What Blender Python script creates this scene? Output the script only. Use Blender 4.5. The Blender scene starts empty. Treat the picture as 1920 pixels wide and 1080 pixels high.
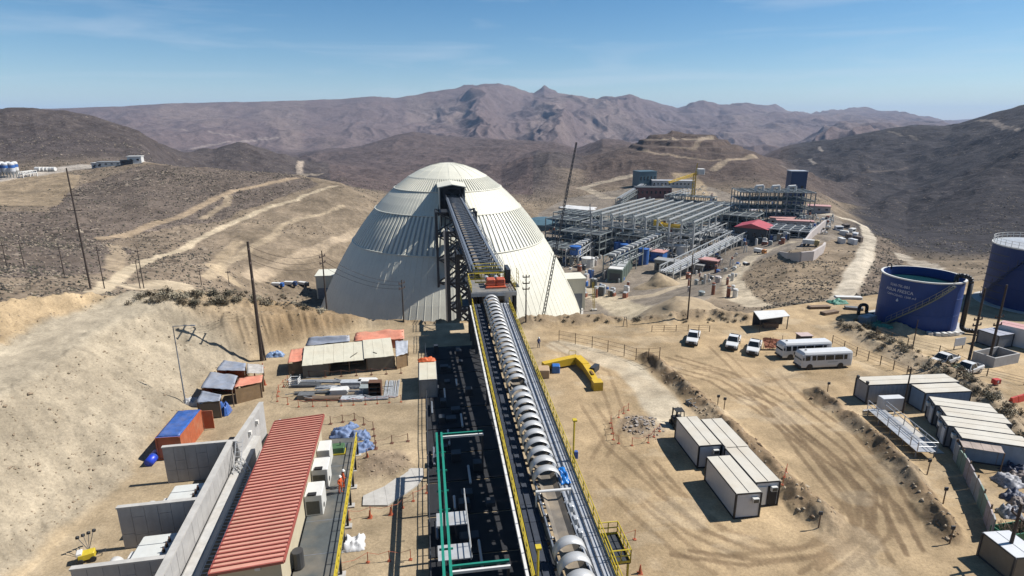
import bpy, bmesh, math, random
import numpy as np
from mathutils import Vector, Matrix
random.seed(7)
RNG = np.random.default_rng(11)
SC = bpy.context.scene
COL = SC.collection
rad = math.radians

# ---------------------------------------------------------------- camera
F, PITCH, CH = 1100.0, rad(15.74), 34.0          # focal length in photo pixels, tilt, height over the yard
cam_d = bpy.data.cameras.new("camera")
cam_d.sensor_width = 36.0
cam_d.lens = 36.0 * F / 1920.0
cam_d.clip_start = 0.5
cam_d.clip_end = 60000
cam = bpy.data.objects.new("camera", cam_d)
cam.location = (0, 0, CH)
cam.rotation_euler = (math.pi / 2 - PITCH, 0, 0)
COL.objects.link(cam)
SC.camera = cam

# ---------------------------------------------------------------- sky, sun, exposure
SUN_EL, SUN_AZ = rad(48.5), rad(79)                # azimuth from +Y towards +X
w = bpy.data.worlds.new("World"); SC.world = w; w.use_nodes = True
nt = w.node_tree; nt.nodes.clear()
out = nt.nodes.new("ShaderNodeOutputWorld"); bg = nt.nodes.new("ShaderNodeBackground")
sky = nt.nodes.new("ShaderNodeTexSky"); sky.sky_type = 'NISHITA'; sky.sun_disc = False
sky.sun_elevation = SUN_EL; sky.sun_rotation = SUN_AZ
sky.altitude = 1800; sky.air_density = 1.0; sky.dust_density = 1.0; sky.ozone_density = 1.2
tc = nt.nodes.new("ShaderNodeTexCoord")
mp = nt.nodes.new("ShaderNodeMapping"); mp.inputs['Scale'].default_value = (1.1, 1.1, 11.0); mp.inputs['Rotation'].default_value = (0.05, -0.06, 0.2)
no = nt.nodes.new("ShaderNodeTexNoise"); no.inputs['Scale'].default_value = 2.1; no.inputs['Detail'].default_value = 8; no.inputs['Roughness'].default_value = 0.55; no.inputs['Distortion'].default_value = 0.6
cr = nt.nodes.new("ShaderNodeMapRange"); cr.inputs['From Min'].default_value = 0.50; cr.inputs['From Max'].default_value = 0.80; cr.inputs['To Max'].default_value = 0.42
mx = nt.nodes.new("ShaderNodeMix"); mx.data_type = 'RGBA'
mx.inputs['B'].default_value = (7.5, 8.0, 8.6, 1)
L = nt.links.new
L(tc.outputs['Generated'], mp.inputs['Vector']); L(mp.outputs['Vector'], no.inputs['Vector'])
L(no.outputs['Fac'], cr.inputs['Value']); L(cr.outputs['Result'], mx.inputs['Factor'])
hs = nt.nodes.new("ShaderNodeHueSaturation"); hs.inputs['Hue'].default_value = 0.496; hs.inputs['Saturation'].default_value = 1.38; hs.inputs['Value'].default_value = 1.0
L(sky.outputs['Color'], hs.inputs['Color']); L(hs.outputs['Color'], mx.inputs['A']); L(mx.outputs['Result'], bg.inputs['Color'])
bg.inputs['Strength'].default_value = 0.066
L(bg.outputs['Background'], out.inputs['Surface'])
sd = bpy.data.lights.new("sun", 'SUN'); sd.energy = 5.0; sd.angle = rad(0.5); sd.color = (1.0, 0.965, 0.92)
sun = bpy.data.objects.new("sun", sd); COL.objects.link(sun)
SUNV = Vector((math.cos(SUN_EL) * math.sin(SUN_AZ), math.cos(SUN_EL) * math.cos(SUN_AZ), math.sin(SUN_EL)))
sun.rotation_euler = (-SUNV).to_track_quat('-Z', 'Y').to_euler()
sun.location = (60, 20, 90)
vs = SC.view_settings
SC.display_settings.display_device = 'sRGB'
vs.view_transform = 'Standard'; vs.look = 'None'; vs.gamma = 1.0; vs.exposure = 0.66; vs.use_curve_mapping = False
SC.cycles.max_bounces = 5; SC.cycles.diffuse_bounces = 2; SC.cycles.volume_bounces = 0
SC.cycles.use_denoising = True

# ---------------------------------------------------------------- pixel helpers (a pixel gives a direction only)
CP, SP = math.cos(PITCH), math.sin(PITCH)
def ray(px, py):
    u, v = (px - 960) / F, (py - 540) / F
    return np.array([u, CP - v * SP, -(v * CP + SP)])
def P(px, py, z=0.0):
    "point where the pixel's ray meets the level z"
    d = ray(px, py); t = (z - CH) / d[2]
    return Vector((d[0] * t, d[1] * t, z))
def PY(px, py, Y):
    "point on the pixel's ray at ground distance Y"
    d = ray(px, py); t = Y / d[1]
    return Vector((d[0] * t, Y, CH + d[2] * t))
def project(x, y, z):
    dz = z - CH
    dep = y * CP - dz * SP
    dep = np.where(dep < 1, 1, dep)
    return 960 + F * x / dep, 540 - F * (y * SP + dz * CP) / dep

# ---------------------------------------------------------------- numpy noise
NT = np.random.default_rng(3).uniform(-1, 1, (1024, 1024))
def vnoise(x, y, seed=0):
    xi = np.floor(x).astype(np.int64); yi = np.floor(y).astype(np.int64)
    fx = x - xi; fy = y - yi
    fx = fx * fx * fx * (fx * (fx * 6 - 15) + 10); fy = fy * fy * fy * (fy * (fy * 6 - 15) + 10)
    def h(a, b): return NT[(a + seed * 131) & 1023, (b + seed * 57) & 1023]
    a, b, c, d = h(xi, yi), h(xi + 1, yi), h(xi, yi + 1), h(xi + 1, yi + 1)
    return a + (b - a) * fx + (c - a) * fy + (a - b - c + d) * fx * fy
def fbm(x, y, o=4, seed=0, gain=0.5):
    s = 0; a = 1; t = 0
    for i in range(o):
        s = s + a * vnoise(x, y, seed + i * 17); t += a; a *= gain
        x, y = x * 1.97 + 3.1 + 0.3 * y, y * 1.97 - 1.7 - 0.3 * x / 1.97
    return s / t
def ridged(x, y, o=4, seed=0):
    s = 0; a = 1; t = 0
    for i in range(o):
        s = s + a * (1 - 2 * np.abs(vnoise(x, y, seed + i * 13))); t += a; a *= 0.5
        x, y = x * 2.03 + 1.3, y * 2.03 - 2.1
    return s / t
def sstep(a, b, x):
    t = np.clip((x - a) / (b - a), 0, 1); return t * t * (3 - 2 * t)
def seg_dist(x, y, pts):
    "distance to a polyline, arc parameter (0..n-1) and signed side (left positive)"
    best = np.full(np.shape(x), 1e9); par = np.zeros(np.shape(x)); side = np.zeros(np.shape(x))
    for i in range(len(pts) - 1):
        ax, ay = pts[i][0], pts[i][1]; bx, by = pts[i + 1][0], pts[i + 1][1]
        dx, dy = bx - ax, by - ay; l2 = dx * dx + dy * dy + 1e-9
        t = np.clip(((x - ax) * dx + (y - ay) * dy) / l2, 0, 1)
        d = np.hypot(x - ax - t * dx, y - ay - t * dy)
        m = d < best
        best = np.where(m, d, best); par = np.where(m, i + t, par)
        side = np.where(m, dx * (y - ay) - dy * (x - ax), side)
    return best, par, side
def in_poly(x, y, poly):
    c = np.zeros(np.shape(x), bool); n = len(poly)
    for i in range(n):
        x1, y1 = poly[i]; x2, y2 = poly[(i + 1) % n]
        if y1 == y2: continue
        c ^= ((y1 > y) != (y2 > y)) & (x < (x2 - x1) * (y - y1) / (y2 - y1) + x1)
    return c

# ---------------------------------------------------------------- terrain height
def kp(px, py, r):
    d = ray(px, py); h = math.hypot(d[0], d[1])
    return math.atan2(d[0], d[1]), r, CH + d[2] / h * r
def kz(px, z, r):
    d = ray(px, 400); return math.atan2(d[0], d[1]), r, z
RIM_AZ = [rad(a) for a in (-50, -44, -37, -29, -24, -19, -14, 2, 13, 22.6, 31, 37, 44, 50)]
RIM_R = [88, 93, 100, 102, 101, 99, 97, 97, 99, 110, 130, 150, 185, 190]
CREST = [19, 17, 11.5, 7.5, 5.6, 3.4, 1.5, 0.9, 0.9, 0.6, 0.0, 0.0, 0.0, 0.0]
def rimR(az): return np.interp(az, RIM_AZ, RIM_R)
K = []
K.append([(a, np.interp(a, RIM_AZ, RIM_R) + 13, z) for a, z in zip([rad(q) for q in (-50, -30, -15, 0, 13, 22, 31, 37, 44)], (-6, -7, -10, -13, -8, -6, -5, -4, -4))])
K.append([kp(-150, 520, 190), kp(0, 515, 190), kp(200, 530, 190), kp(350, 548, 185), kp(500, 562, 180), kp(590, 590, 170), kz(680, -38, 168), kz(820, -38, 168), kz(1000, -37, 166), kp(1090, 606, 170), kp(1180, 592, 160), kp(1280, 588, 155), kp(1400, 572, 165), kp(1500, 562, 172), kp(1600, 550, 185), kp(1700, 538, 220), kp(1800, 520, 250), kp(1920, 515, 260)])
K.append([kp(-150, 450, 300), kp(0, 440, 300), kp(150, 450, 290), kp(250, 470, 285), kp(400, 480, 275), kp(550, 502, 262), kp(625, 520, 260), kz(690, -38, 280), kz(980, -38, 285), kp(1060, 535, 270), kp(1150, 530, 278), kp(1250, 520, 285), kp(1340, 512, 285), kp(1400, 500, 282), kp(1480, 474, 290), kp(1560, 484, 280), kp(1620, 478, 290), kp(1700, 470, 380), kp(1800, 472, 420), kp(1920, 468, 420)])
K.append([kp(-150, 335, 520), kp(0, 342, 520), kp(150, 330, 520), kp(270, 309, 520), kp(350, 315, 500), kp(480, 322, 480), kp(560, 330, 470), kp(640, 350, 430), kp(690, 378, 400), kz(760, -36, 420), kz(950, -38, 500), kp(1010, 405, 490), kp(1100, 400, 500), kp(1230, 396, 505), kp(1330, 402, 490), kp(1420, 412, 470), kp(1500, 405, 480), kp(1560, 402, 480), kp(1620, 425, 480), kp(1700, 430, 600), kp(1800, 425, 620), kp(1920, 415, 620)])
K.append([kp(-150, 318, 600), kp(0, 320, 610), kp(150, 308, 610), kp(270, 306, 610), kz(350, -42, 660), kz(480, -45, 680), kz(560, -45, 680), kp(640, 352, 560), kp(690, 362, 560), kz(760, -40, 600), kz(950, -42, 640), kp(1010, 372, 620), kp(1100, 352, 700), kp(1230, 338, 740), kp(1330, 345, 720), kp(1420, 362, 640), kp(1500, 372, 620), kp(1560, 390, 580), kp(1620, 414, 600), kp(1700, 400, 800), kp(1800, 370, 850), kp(1920, 340, 850)])
K.append([kp(-150, 214, 1000), kp(0, 209, 1000), kp(60, 206, 1000), kp(120, 211, 1000), kp(180, 223, 1000), kp(230, 241, 1000), kp(290, 270, 980), kp(345, 292, 980), kp(400, 285, 1150), kp(450, 268, 1200), kp(500, 280, 1180), kp(555, 303, 1150), kp(620, 325, 1050), kp(700, 336, 1000), kp(850, 342, 950), kp(940, 340, 900), kp(990, 311, 900), kp(1030, 298, 900), kp(1075, 303, 910), kp(1120, 302, 950), kp(1180, 275, 1000), kp(1215, 256, 1020), kp(1260, 247, 1040), kp(1330, 255, 1020), kp(1380, 272, 980), kp(1420, 290, 950), kp(1480, 322, 880), kp(1540, 365, 800), kp(1590, 398, 760), kp(1650, 378, 900), kp(1700, 360, 1000), kp(1780, 330, 1050), kp(1850, 300, 1100), kp(1920, 270, 1100), kp(2070, 240, 1100)])
K.append([kz(-150, -30, 1500), kz(0, -30, 1500), kz(345, -40, 1500), kz(450, -50, 1500), kz(620, -58, 1450), kz(900, -60, 1400), kz(1030, -40, 1250), kz(1150, -40, 1250), kz(1260, -30, 1320), kz(1380, -60, 1300), kp(1440, 312, 1300), kp(1500, 322, 1200), kp(1590, 350, 1050), kp(1650, 335, 1150), kp(1700, 312, 1250), kp(1800, 282, 1300), kp(1920, 240, 1350), kp(2070, 210, 1350)])
K.append([kz(-150, -30, 1900), kz(0, -30, 1900), kp(300, 300, 1900), kp(420, 302, 1900), kp(560, 303, 1900), kp(600, 290, 2000), kp(680, 275, 2100), kp(740, 255, 2200), kp(775, 249, 2200), kp(830, 256, 2200), kp(900, 258, 2200), kp(960, 262, 2100), kp(1040, 268, 2000), kp(1080, 285, 1700), kp(1130, 262, 1600), kp(1170, 266, 1600), kp(1220, 282, 1600), kp(1300, 290, 1700), kp(1400, 300, 1800), kp(1425, 297, 1700), kp(1470, 277, 1700), kp(1520, 273, 1700), kp(1560, 265, 1700), kp(1600, 256, 1700), kp(1640, 247, 1700), kp(1700, 241, 1700), kp(1780, 240, 1700), kp(1835, 223, 1700), kp(1920, 197, 1700), kp(2070, 172, 1700)])
K.append([kz(-150, -80, 2900), kz(300, -80, 2900), kz(560, -95, 2900), kz(960, -110, 2900), kz(1400, -120, 2900), kz(1800, -60, 2900), kz(2070, -60, 2900)])
K.append([kp(-150, 232, 4200), kp(150, 232, 4200), kp(400, 232, 4200), kp(640, 232, 4200), kp(935, 225, 4300), kp(1200, 232, 4600), kp(1350, 240, 5200), kp(1550, 246, 6200), kp(1775, 252, 6600), kz(1900, -60, 6600)])
K.append([kp(-150, 208, 5200), kp(100, 206, 5200), kp(150, 203, 5200), kp(300, 195, 5200), kp(420, 192, 5200), kp(560, 190, 5200), kp(640, 187, 5300), kp(690, 182, 5300), kp(740, 184, 5400), kp(800, 172, 5500), kp(860, 166, 5600), kp(935, 158, 5700), kp(965, 165, 5700), kp(1000, 180, 5700), kp(1020, 170, 5800), kp(1060, 178, 5900), kp(1120, 193, 6100), kp(1180, 180, 6400), kp(1220, 188, 6600), kp(1270, 203, 7000), kp(1290, 197, 7200), kp(1320, 193, 7400), kp(1350, 205, 7600), kp(1390, 200, 7800), kp(1440, 202, 8000), kp(1480, 212, 8000), kp(1550, 213, 8000), kp(1620, 210, 8000), kp(1690, 214, 8000), kp(1740, 224, 8000), kp(1775, 240, 8000), kz(1810, -60, 8000), kz(1920, -60, 8000)])
K.append([kz(-150, 60, 11000), kz(1500, -40, 11500), kp(1740, 236, 12000), kp(1790, 225, 12500), kp(1850, 221, 13000), kp(1920, 224, 13000), kp(2070, 222, 13000)])
K.append([kz(-150, -150, 22000), kz(2070, -150, 22000)])
TOE = [(-38, -40), (-38, 56), (-41, 72), (-38.5, 83), (-25, 95), (-14, 98.5)]
def gpts(pp, z=0.0): return [P(a, b, z) for a, b in pp]
BERM1 = gpts([(1215, 672), (1262, 712), (1310, 752), (1350, 790), (1395, 835), (1440, 878), (1490, 925), (1545, 975)])
BERM2 = gpts([(1530, 740), (1580, 775), (1640, 823), (1690, 875), (1735, 935), (1775, 1000)])
BERM3 = gpts([(985, 607), (1080, 603), (1160, 598), (1250, 597), (1330, 592), (1400, 600)])
BERM4 = gpts([(1600, 615), (1640, 640), (1700, 672), (1770, 700), (1830, 740), (1880, 790), (1930, 850)])
HEAPS = [(P(1205, 803), 2.6, 0.75), (P(722, 872), 2.4, 0.7), (P(1690, 620), 3.0, 1.1), (P(1240, 590, -16), 9.0, 0.0)]
def height(x, y):
    x = np.asarray(x, float); y = np.asarray(y, float)
    r = np.hypot(x, y) + 1e-6; az = np.arctan2(x, y)
    # ---- far loft
    rk, zk = [], []
    for c in K:
        a = [q[0] for q in c]
        rk.append(np.interp(az, a, [q[1] for q in c])); zk.append(np.interp(az, a, [q[2] for q in c]))
    z = zk[0].copy()
    for i in range(len(K) - 1):
        t = np.clip((r - rk[i]) / (rk[i + 1] - rk[i]), 0, 1)
        ts = t * t * (3 - 2 * t); t2 = 0.55 * t + 0.45 * ts
        z = np.where(r >= rk[i], zk[i] + (zk[i + 1] - zk[i]) * t2, z)
    lr = np.log(r)
    # relief: broad gullies on the mountains, finer on the hills
    m_mtn = sstep(2500, 3300, r) * (1 - sstep(9000, 11000, r))
    sky_keep = 1 - 0.75 * np.exp(-((r - rk[10]) / 450.0) ** 2)
    tang = az * 5200
    warp = fbm(x / 900, y / 900, 3, 5) * 300
    warp2 = fbm(x / 260, y / 260, 3, 7) * 90
    spur = ridged((tang + warp + warp2) / 700, (r + 1.6 * warp) / 1900, 5, 21)
    z = z + m_mtn * sky_keep * ((38 + 84 * sstep(rad(-17), rad(-4), az)) * spur + 24 * ridged(x / 330, y / 420, 4, 31))
    m_hill = sstep(560, 900, r) * (1 - sstep(2600, 3100, r))
    ridge_keep = 1 - 0.6 * np.exp(-((r - rk[5]) / 70.0) ** 2) - 0.6 * np.exp(-((r - rk[7]) / 120.0) ** 2)
    ridge_keep = np.clip(ridge_keep, 0.1, 1)
    z = z + m_hill * ridge_keep * (13 * ridged((az * 1500 + fbm(x / 200, y / 200, 2, 9) * 60) / 190, r / 480, 4, 41) + 7 * fbm(x / 90, y / 90, 4, 43) + 2.5 * fbm(x / 22, y / 22, 3, 47))
    right = sstep(rad(19), rad(27), az)
    z = z + m_hill * right * ridge_keep * 10 * np.clip(ridged(x / 120, y / 120, 4, 51), -0.2, 1)
    pit = sstep(rad(6), rad(9), az) * (1 - sstep(rad(21), rad(24), az)) * sstep(760, 850, r) * (1 - sstep(1060, 1120, r)) * sstep(-12, 2, z)
    stp = z / 7.5; fl = np.floor(stp); fr = stp - fl
    z = z + pit * 0.85 * ((fl + sstep(0.55, 0.95, fr)) * 7.5 - z)
    m_mid = sstep(125, 175, r) * (1 - sstep(560, 900, r))
    plant = sstep(rad(1), rad(5), az) * (1 - sstep(rad(17), rad(22), az))
    dome = np.exp(-(((x + 23.7) ** 2 + (y - 225) ** 2) / 78.0 ** 2) ** 3)
    z = z + m_mid * (1 - 0.92 * np.maximum(plant, dome)) * (3.4 * fbm(x / 60, y / 60, 4, 61) + 0.9 * fbm(x / 11, y / 11, 3, 65))
    z = z * (1 - dome) + dome * np.where(r > rimR(az) + 30, -38.0, z)
    # ---- near ground: the yard, the cut bank round it, spoil ridges
    d, par, side = seg_dist(x, y, TOE)
    s = np.where(side > 0, d, -d)
    s = s + 0.8 * fbm(x / 7, y / 7, 3, 71)
    s = s + sstep(2.4, 3.2, par) * 0.55 * ridged((x * 0.74 + y * 0.67) / 1.1, (y - x) / 9.0, 2, 72) * sstep(0, 1.5, s)
    crest = np.interp(az, RIM_AZ, CREST)
    zl = np.interp(s, [0, 1.2, 10.5, 12.0, 19, 21, 29, 45], [0, 0.5, 7.6, 8.2, 8.9, 9.6, 18, 21])
    zl = np.minimum(zl, crest + 0.05 * np.clip(s, 0, 40))
    zb = np.clip(1.7 * s, 0, None); zb = np.where(zb > crest, crest + 0.02 * (zb - crest), zb)
    wb = sstep(2.4, 3.4, par)
    zn = (1 - wb) * zl + wb * zb
    rough = sstep(0.3, 2.5, s)
    bench = np.exp(-((s - 15.6) / 3.2) ** 4) * (1 - wb)
    zn = zn + rough * (1 - 0.85 * bench) * (0.75 * fbm(x / 4.2, y / 4.2, 4, 73) + 0.42 * ridged(x / 3.4 + y * .1, y / 1.9, 4, 75) + 0.22 * fbm(x / 0.8, y / 0.8, 3, 76))
    zn = zn + (1 - rough) * 0.035 * fbm(x / 3.0, y / 3.0, 3, 77)
    for path, hh, ww in ((BERM1, 1.25, 2.0), (BERM2, 1.1, 1.6), (BERM3, 1.5, 2.8), (BERM4, 1.2, 4.0)):
        db, pb, sb = seg_dist(x, y, path)
        db = db + 0.35 * fbm(x / 2.6, y / 2.6, 3, 81) + 0.25 * fbm(x / 0.8, y / 0.8, 2, 82)
        zn = zn + hh * np.clip(1 - np.abs(db) / ww, 0, 1) ** 1.1 * (1 + 0.5 * fbm(x / 1.5, y / 1.5, 3, 83))
    for c, ww, hh in HEAPS:
        zn = zn + hh * np.exp(-(((x - c.x) ** 2 + (y - c.y) ** 2) / ww ** 2)) * (1 + 0.5 * fbm(x / 0.9, y / 0.9, 3, 85))
    rr = rimR(az)
    wr = sstep(rr + 1, rr + 12, r)
    return zn * (1 - wr) + z * wr
# ---------------------------------------------------------------- materials
MATS = {}
def mat(name, col, rough=0.7, metal=0.0, var=0.12, scale=1.5, bump=0.0, dust=0.0, streak=0.0):
    if name in MATS: return MATS[name]
    k_ = 0.74 if max(col) > 0.5 else 0.8; col = tuple(q * k_ for q in col)      # all colours scaled down to balance the raised exposure
    m = bpy.data.materials.new(name); m.use_nodes = True; MATS[name] = m
    t = m.node_tree; b = t.nodes['Principled BSDF']; N = t.nodes.new; L = t.links.new
    b.inputs['Roughness'].default_value = rough; b.inputs['Metallic'].default_value = metal
    g = N("ShaderNodeNewGeometry")
    n = N("ShaderNodeTexNoise"); n.inputs['Scale'].default_value = scale; n.inputs['Detail'].default_value = 5; n.inputs['Roughness'].default_value = 0.62
    L(g.outputs['Position'], n.inputs['Vector'])
    r = N("ShaderNodeMapRange"); r.inputs['From Min'].default_value = 0.3; r.inputs['From Max'].default_value = 0.7
    r.inputs['To Min'].default_value = 1 - var; r.inputs['To Max'].default_value = 1 + var * 0.7
    L(n.outputs['Fac'], r.inputs['Value'])
    mul = N("ShaderNodeMix"); mul.data_type = 'RGBA'; mul.blend_type = 'MULTIPLY'; mul.inputs['Factor'].default_value = 1
    mul.inputs['A'].default_value = (*col, 1); L(r.outputs['Result'], mul.inputs['B'])
    res = mul.outputs['Result']
    if streak:
        mpn = N("ShaderNodeMapping"); mpn.inputs['Scale'].default_value = (2.2, 2.2, 0.12); L(g.outputs['Position'], mpn.inputs['Vector'])
        n3 = N("ShaderNodeTexNoise"); n3.inputs['Scale'].default_value = 1.4; n3.inputs['Detail'].default_value = 4; L(mpn.outputs['Vector'], n3.inputs['Vector'])
        r3 = N("ShaderNodeMapRange"); r3.inputs['From Min'].default_value = 0.48; r3.inputs['From Max'].default_value = 0.72; r3.inputs['To Max'].default_value = streak; L(n3.outputs['Fac'], r3.inputs['Value'])
        ms = N("ShaderNodeMix"); ms.data_type = 'RGBA'; L(r3.outputs['Result'], ms.inputs['Factor']); L(res, ms.inputs['A']); ms.inputs['B'].default_value = (col[0] * .45 + .03, col[1] * .4 + .02, col[2] * .35 + .015, 1); res = ms.outputs['Result']
    if dust:
        n2 = N("ShaderNodeTexNoise"); n2.inputs['Scale'].default_value = scale * 0.45; n2.inputs['Detail'].default_value = 6; L(g.outputs['Position'], n2.inputs['Vector'])
        r2 = N("ShaderNodeMapRange"); r2.inputs['From Min'].default_value = 0.42; r2.inputs['From Max'].default_value = 0.7; r2.inputs['To Max'].default_value = dust; L(n2.outputs['Fac'], r2.inputs['Value'])
        md = N("ShaderNodeMix"); md.data_type = 'RGBA'; L(r2.outputs['Result'], md.inputs['Factor']); L(res, md.inputs['A']); md.inputs['B'].default_value = (0.36, 0.28, 0.18, 1); res = md.outputs['Result']
    L(res, b.inputs['Base Color'])
    if bump:
        bp = N("ShaderNodeBump"); bp.inputs['Strength'].default_value = bump; bp.inputs['Distance'].default_value = 0.1
        L(n.outputs['Fac'], bp.inputs['Height']); L(bp.outputs['Normal'], b.inputs['Normal'])
    return m

# ---------------------------------------------------------------- mesh builder and scene tree
class MB:
    def __init__(s): s.v = []; s.f = []; s.m = []; s.cur = 0
    def mat(s, i): s.cur = i; return s
    def add(s, vs, fs):
        o = len(s.v); s.v += [tuple(q) for q in vs]
        for f in fs: s.f.append(tuple(i + o for i in f)); s.m.append(s.cur)
        return s
    def box(s, c, d, rz=0.0, tilt=None):
        hx, hy, hz = d[0] / 2, d[1] / 2, d[2] / 2
        M = Matrix.Rotation(rz, 3, 'Z')
        if tilt: M = M @ Matrix.Rotation(tilt[0], 3, 'X') @ Matrix.Rotation(tilt[1], 3, 'Y')
        c = Vector(c)
        vs = [c + M @ Vector((x * hx, y * hy, z * hz)) for x, y, z in ((-1, -1, -1), (1, -1, -1), (1, 1, -1), (-1, 1, -1), (-1, -1, 1), (1, -1, 1), (1, 1, 1), (-1, 1, 1))]
        return s.add(vs, [(0, 3, 2, 1), (4, 5, 6, 7), (0, 1, 5, 4), (1, 2, 6, 5), (2, 3, 7, 6), (3, 0, 4, 7)])
    def b2(s, x0, x1, y0, y1, z0, z1): return s.box(((x0 + x1) / 2, (y0 + y1) / 2, (z0 + z1) / 2), (x1 - x0, y1 - y0, z1 - z0))
    def cbox(s, x0, x1, y0, y1, z0, z1, b=0.05):
        "box with chamfered upper and vertical edges"
        pts = lambda e: [(x0 + b + e, y0 + e), (x1 - b - e, y0 + e), (x1 - e, y0 + b + e), (x1 - e, y1 - b - e), (x1 - b - e, y1 - e), (x0 + b + e, y1 - e), (x0 + e, y1 - b - e), (x0 + e, y0 + b + e)]
        vs = [(x, y, z0) for x, y in pts(0)] + [(x, y, z1 - b) for x, y in pts(0)] + [(x, y, z1) for x, y in pts(b)]
        fs = [tuple(range(7, -1, -1)), tuple(range(16, 24))]
        for k in (0, 8):
            for i in range(8): j = (i + 1) % 8; fs.append((k + i, k + j, k + 8 + j, k + 8 + i))
        return s.add(vs, fs)
    def beam(s, p, q, w=0.1, h=None, up=(0, 0, 1)):
        p, q = Vector(p), Vector(q); d = q - p
        if d.length < 1e-6: return s
        h = w if h is None else h
        d.normalize(); u = Vector(up)
        if abs(d.dot(u)) > 0.98: u = Vector((1, 0, 0))
        a = d.cross(u).normalized(); b = a.cross(d).normalized()
        a *= w / 2; b *= h / 2
        vs = [p - a - b, p + a - b, p + a + b, p - a + b, q - a - b, q + a - b, q + a + b, q - a + b]
        return s.add(vs, [(0, 1, 2, 3), (7, 6, 5, 4), (0, 4, 5, 1), (1, 5, 6, 2), (2, 6, 7, 3), (3, 7, 4, 0)])
    def tube(s, p, q, r=0.05, n=8, r2=None, cap=True):
        p, q = Vector(p), Vector(q); d = q - p
        if d.length < 1e-6: return s
        r2 = r if r2 is None else r2
        d.normalize(); u = Vector((0, 0, 1)) if abs(d.z) < 0.95 else Vector((1, 0, 0))
        a = d.cross(u).normalized(); b = a.cross(d)
        vs = [p + (a * math.cos(2 * math.pi * i / n) + b * math.sin(2 * math.pi * i / n)) * r for i in range(n)]
        vs += [q + (a * math.cos(2 * math.pi * i / n) + b * math.sin(2 * math.pi * i / n)) * r2 for i in range(n)]
        fs = [(i, n + i, n + (i + 1) % n, (i + 1) % n) for i in range(n)]
        if cap: fs += [tuple(range(n)), tuple(range(2 * n - 1, n - 1, -1))]
        return s.add(vs, fs)
    def path(s, pts, r=0.05, n=6):
        for a, b in zip(pts[:-1], pts[1:]): s.tube(a, b, r, n)
        return s
    def lathe(s, prof, n=24, c=(0, 0, 0), a0=0, a1=2 * math.pi, close=True):
        vs = []; k = n if close else n + 1
        for rr, z in prof:
            for i in range(k):
                a = a0 + (a1 - a0) * i / n
                vs.append((c[0] + rr * math.cos(a), c[1] + rr * math.sin(a), c[2] + z))
        fs = []
        for j in range(len(prof) - 1):
            for i in range(n):
                i2 = (i + 1) % k
                fs.append((j * k + i, j * k + i2, (j + 1) * k + i2, (j + 1) * k + i))
        return s.add(vs, fs)
    def prism(s, poly, a, b, axis='x'):
        "outline in a plane, pushed from a to b along the axis"
        n = len(poly)
        mk = {'x': lambda t, p: (t, p[0], p[1]), 'y': lambda t, p: (p[0], t, p[1]), 'z': lambda t, p: (p[0], p[1], t)}[axis]
        vs = [mk(a, p) for p in poly] + [mk(b, p) for p in poly]
        fs = [tuple(range(n)), tuple(range(2 * n - 1, n - 1, -1))] + [(i, n + i, n + (i + 1) % n, (i + 1) % n) for i in range(n)]
        return s.add(vs, fs)
    def sheet(s, fn, nu, nv, thick=0.02):
        "cloth or plate from a function of u,v with real thickness"
        top = [Vector(fn(i / nu, j / nv)) for j in range(nv + 1) for i in range(nu + 1)]
        bot = [p - Vector((0, 0, thick)) for p in top]
        n = len(top); fs = []
        for j in range(nv):
            for i in range(nu):
                a = j * (nu + 1) + i; q = (a, a + 1, a + nu + 2, a + nu + 1)
                fs.append(q); fs.append(tuple(n + t for t in q[::-1]))
        ed = [i for i in range(nu + 1)] + [j * (nu + 1) + nu for j in range(1, nv + 1)] + [nv * (nu + 1) + i for i in range(nu - 1, -1, -1)] + [j * (nu + 1) for j in range(nv - 1, 0, -1)]
        for a, b in zip(ed, ed[1:] + ed[:1]): fs.append((a, n + a, n + b, b))
        return s.add(top + bot, fs)
    def mesh(s, name, mats, smooth=False):
        me = bpy.data.meshes.new(name); me.from_pydata(s.v, [], s.f)
        for m in (mats if isinstance(mats, (list, tuple)) else [mats]): me.materials.append(m)
        if max(s.m, default=0): me.polygons.foreach_set('material_index', s.m)
        bm = bmesh.new(); bm.from_mesh(me); bmesh.ops.recalc_face_normals(bm, faces=bm.faces); bm.to_mesh(me); bm.free()
        if smooth: me.polygons.foreach_set('use_smooth', [True] * len(me.polygons))
        return me
    def build(s, name, mats, parent=None, smooth=False, **kw): return obj(name, s.mesh(name, mats, smooth), parent, **kw)
def tag(o, label=None, cat=None, group=None, kind=None):
    if label: o['label'] = label
    if cat:
        o['category'] = cat; kind = kind or 'thing'
    if group: o['group'] = group
    if kind: o['kind'] = kind
    return o
def obj(name, me, parent=None, loc=None, rz=0, label=None, cat=None, group=None, kind=None):
    o = bpy.data.objects.new(name, me); COL.objects.link(o)
    if parent: o.parent = parent
    if loc is not None: o.location = loc
    if rz: o.rotation_euler = (0, 0, rz)
    return tag(o, label, cat, group, kind)
def thing(name, label, cat, loc=(0, 0, 0), rz=0, group=None):
    return obj(name, None, None, loc, rz, label, cat, group)
def clone(o, parent=None, loc=None, rz=None, label=None, group=None, scale=None):
    c = o.copy(); COL.objects.link(c); c.parent = parent
    if loc is not None: c.location = loc
    if rz is not None: c.rotation_euler = (0, 0, rz)
    if label: c['label'] = label
    if group: c['group'] = group
    if scale: c.scale = scale
    for ch in CH_OF(o): clone(ch, c)
    return c
def CH_OF(o): return [q for q in list(COL.objects) if q.parent == o]
def rot_to(a, b):
    "heading (rz) that turns local +Y onto the ground direction a->b"
    return -math.atan2(b[0] - a[0], b[1] - a[1])

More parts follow.
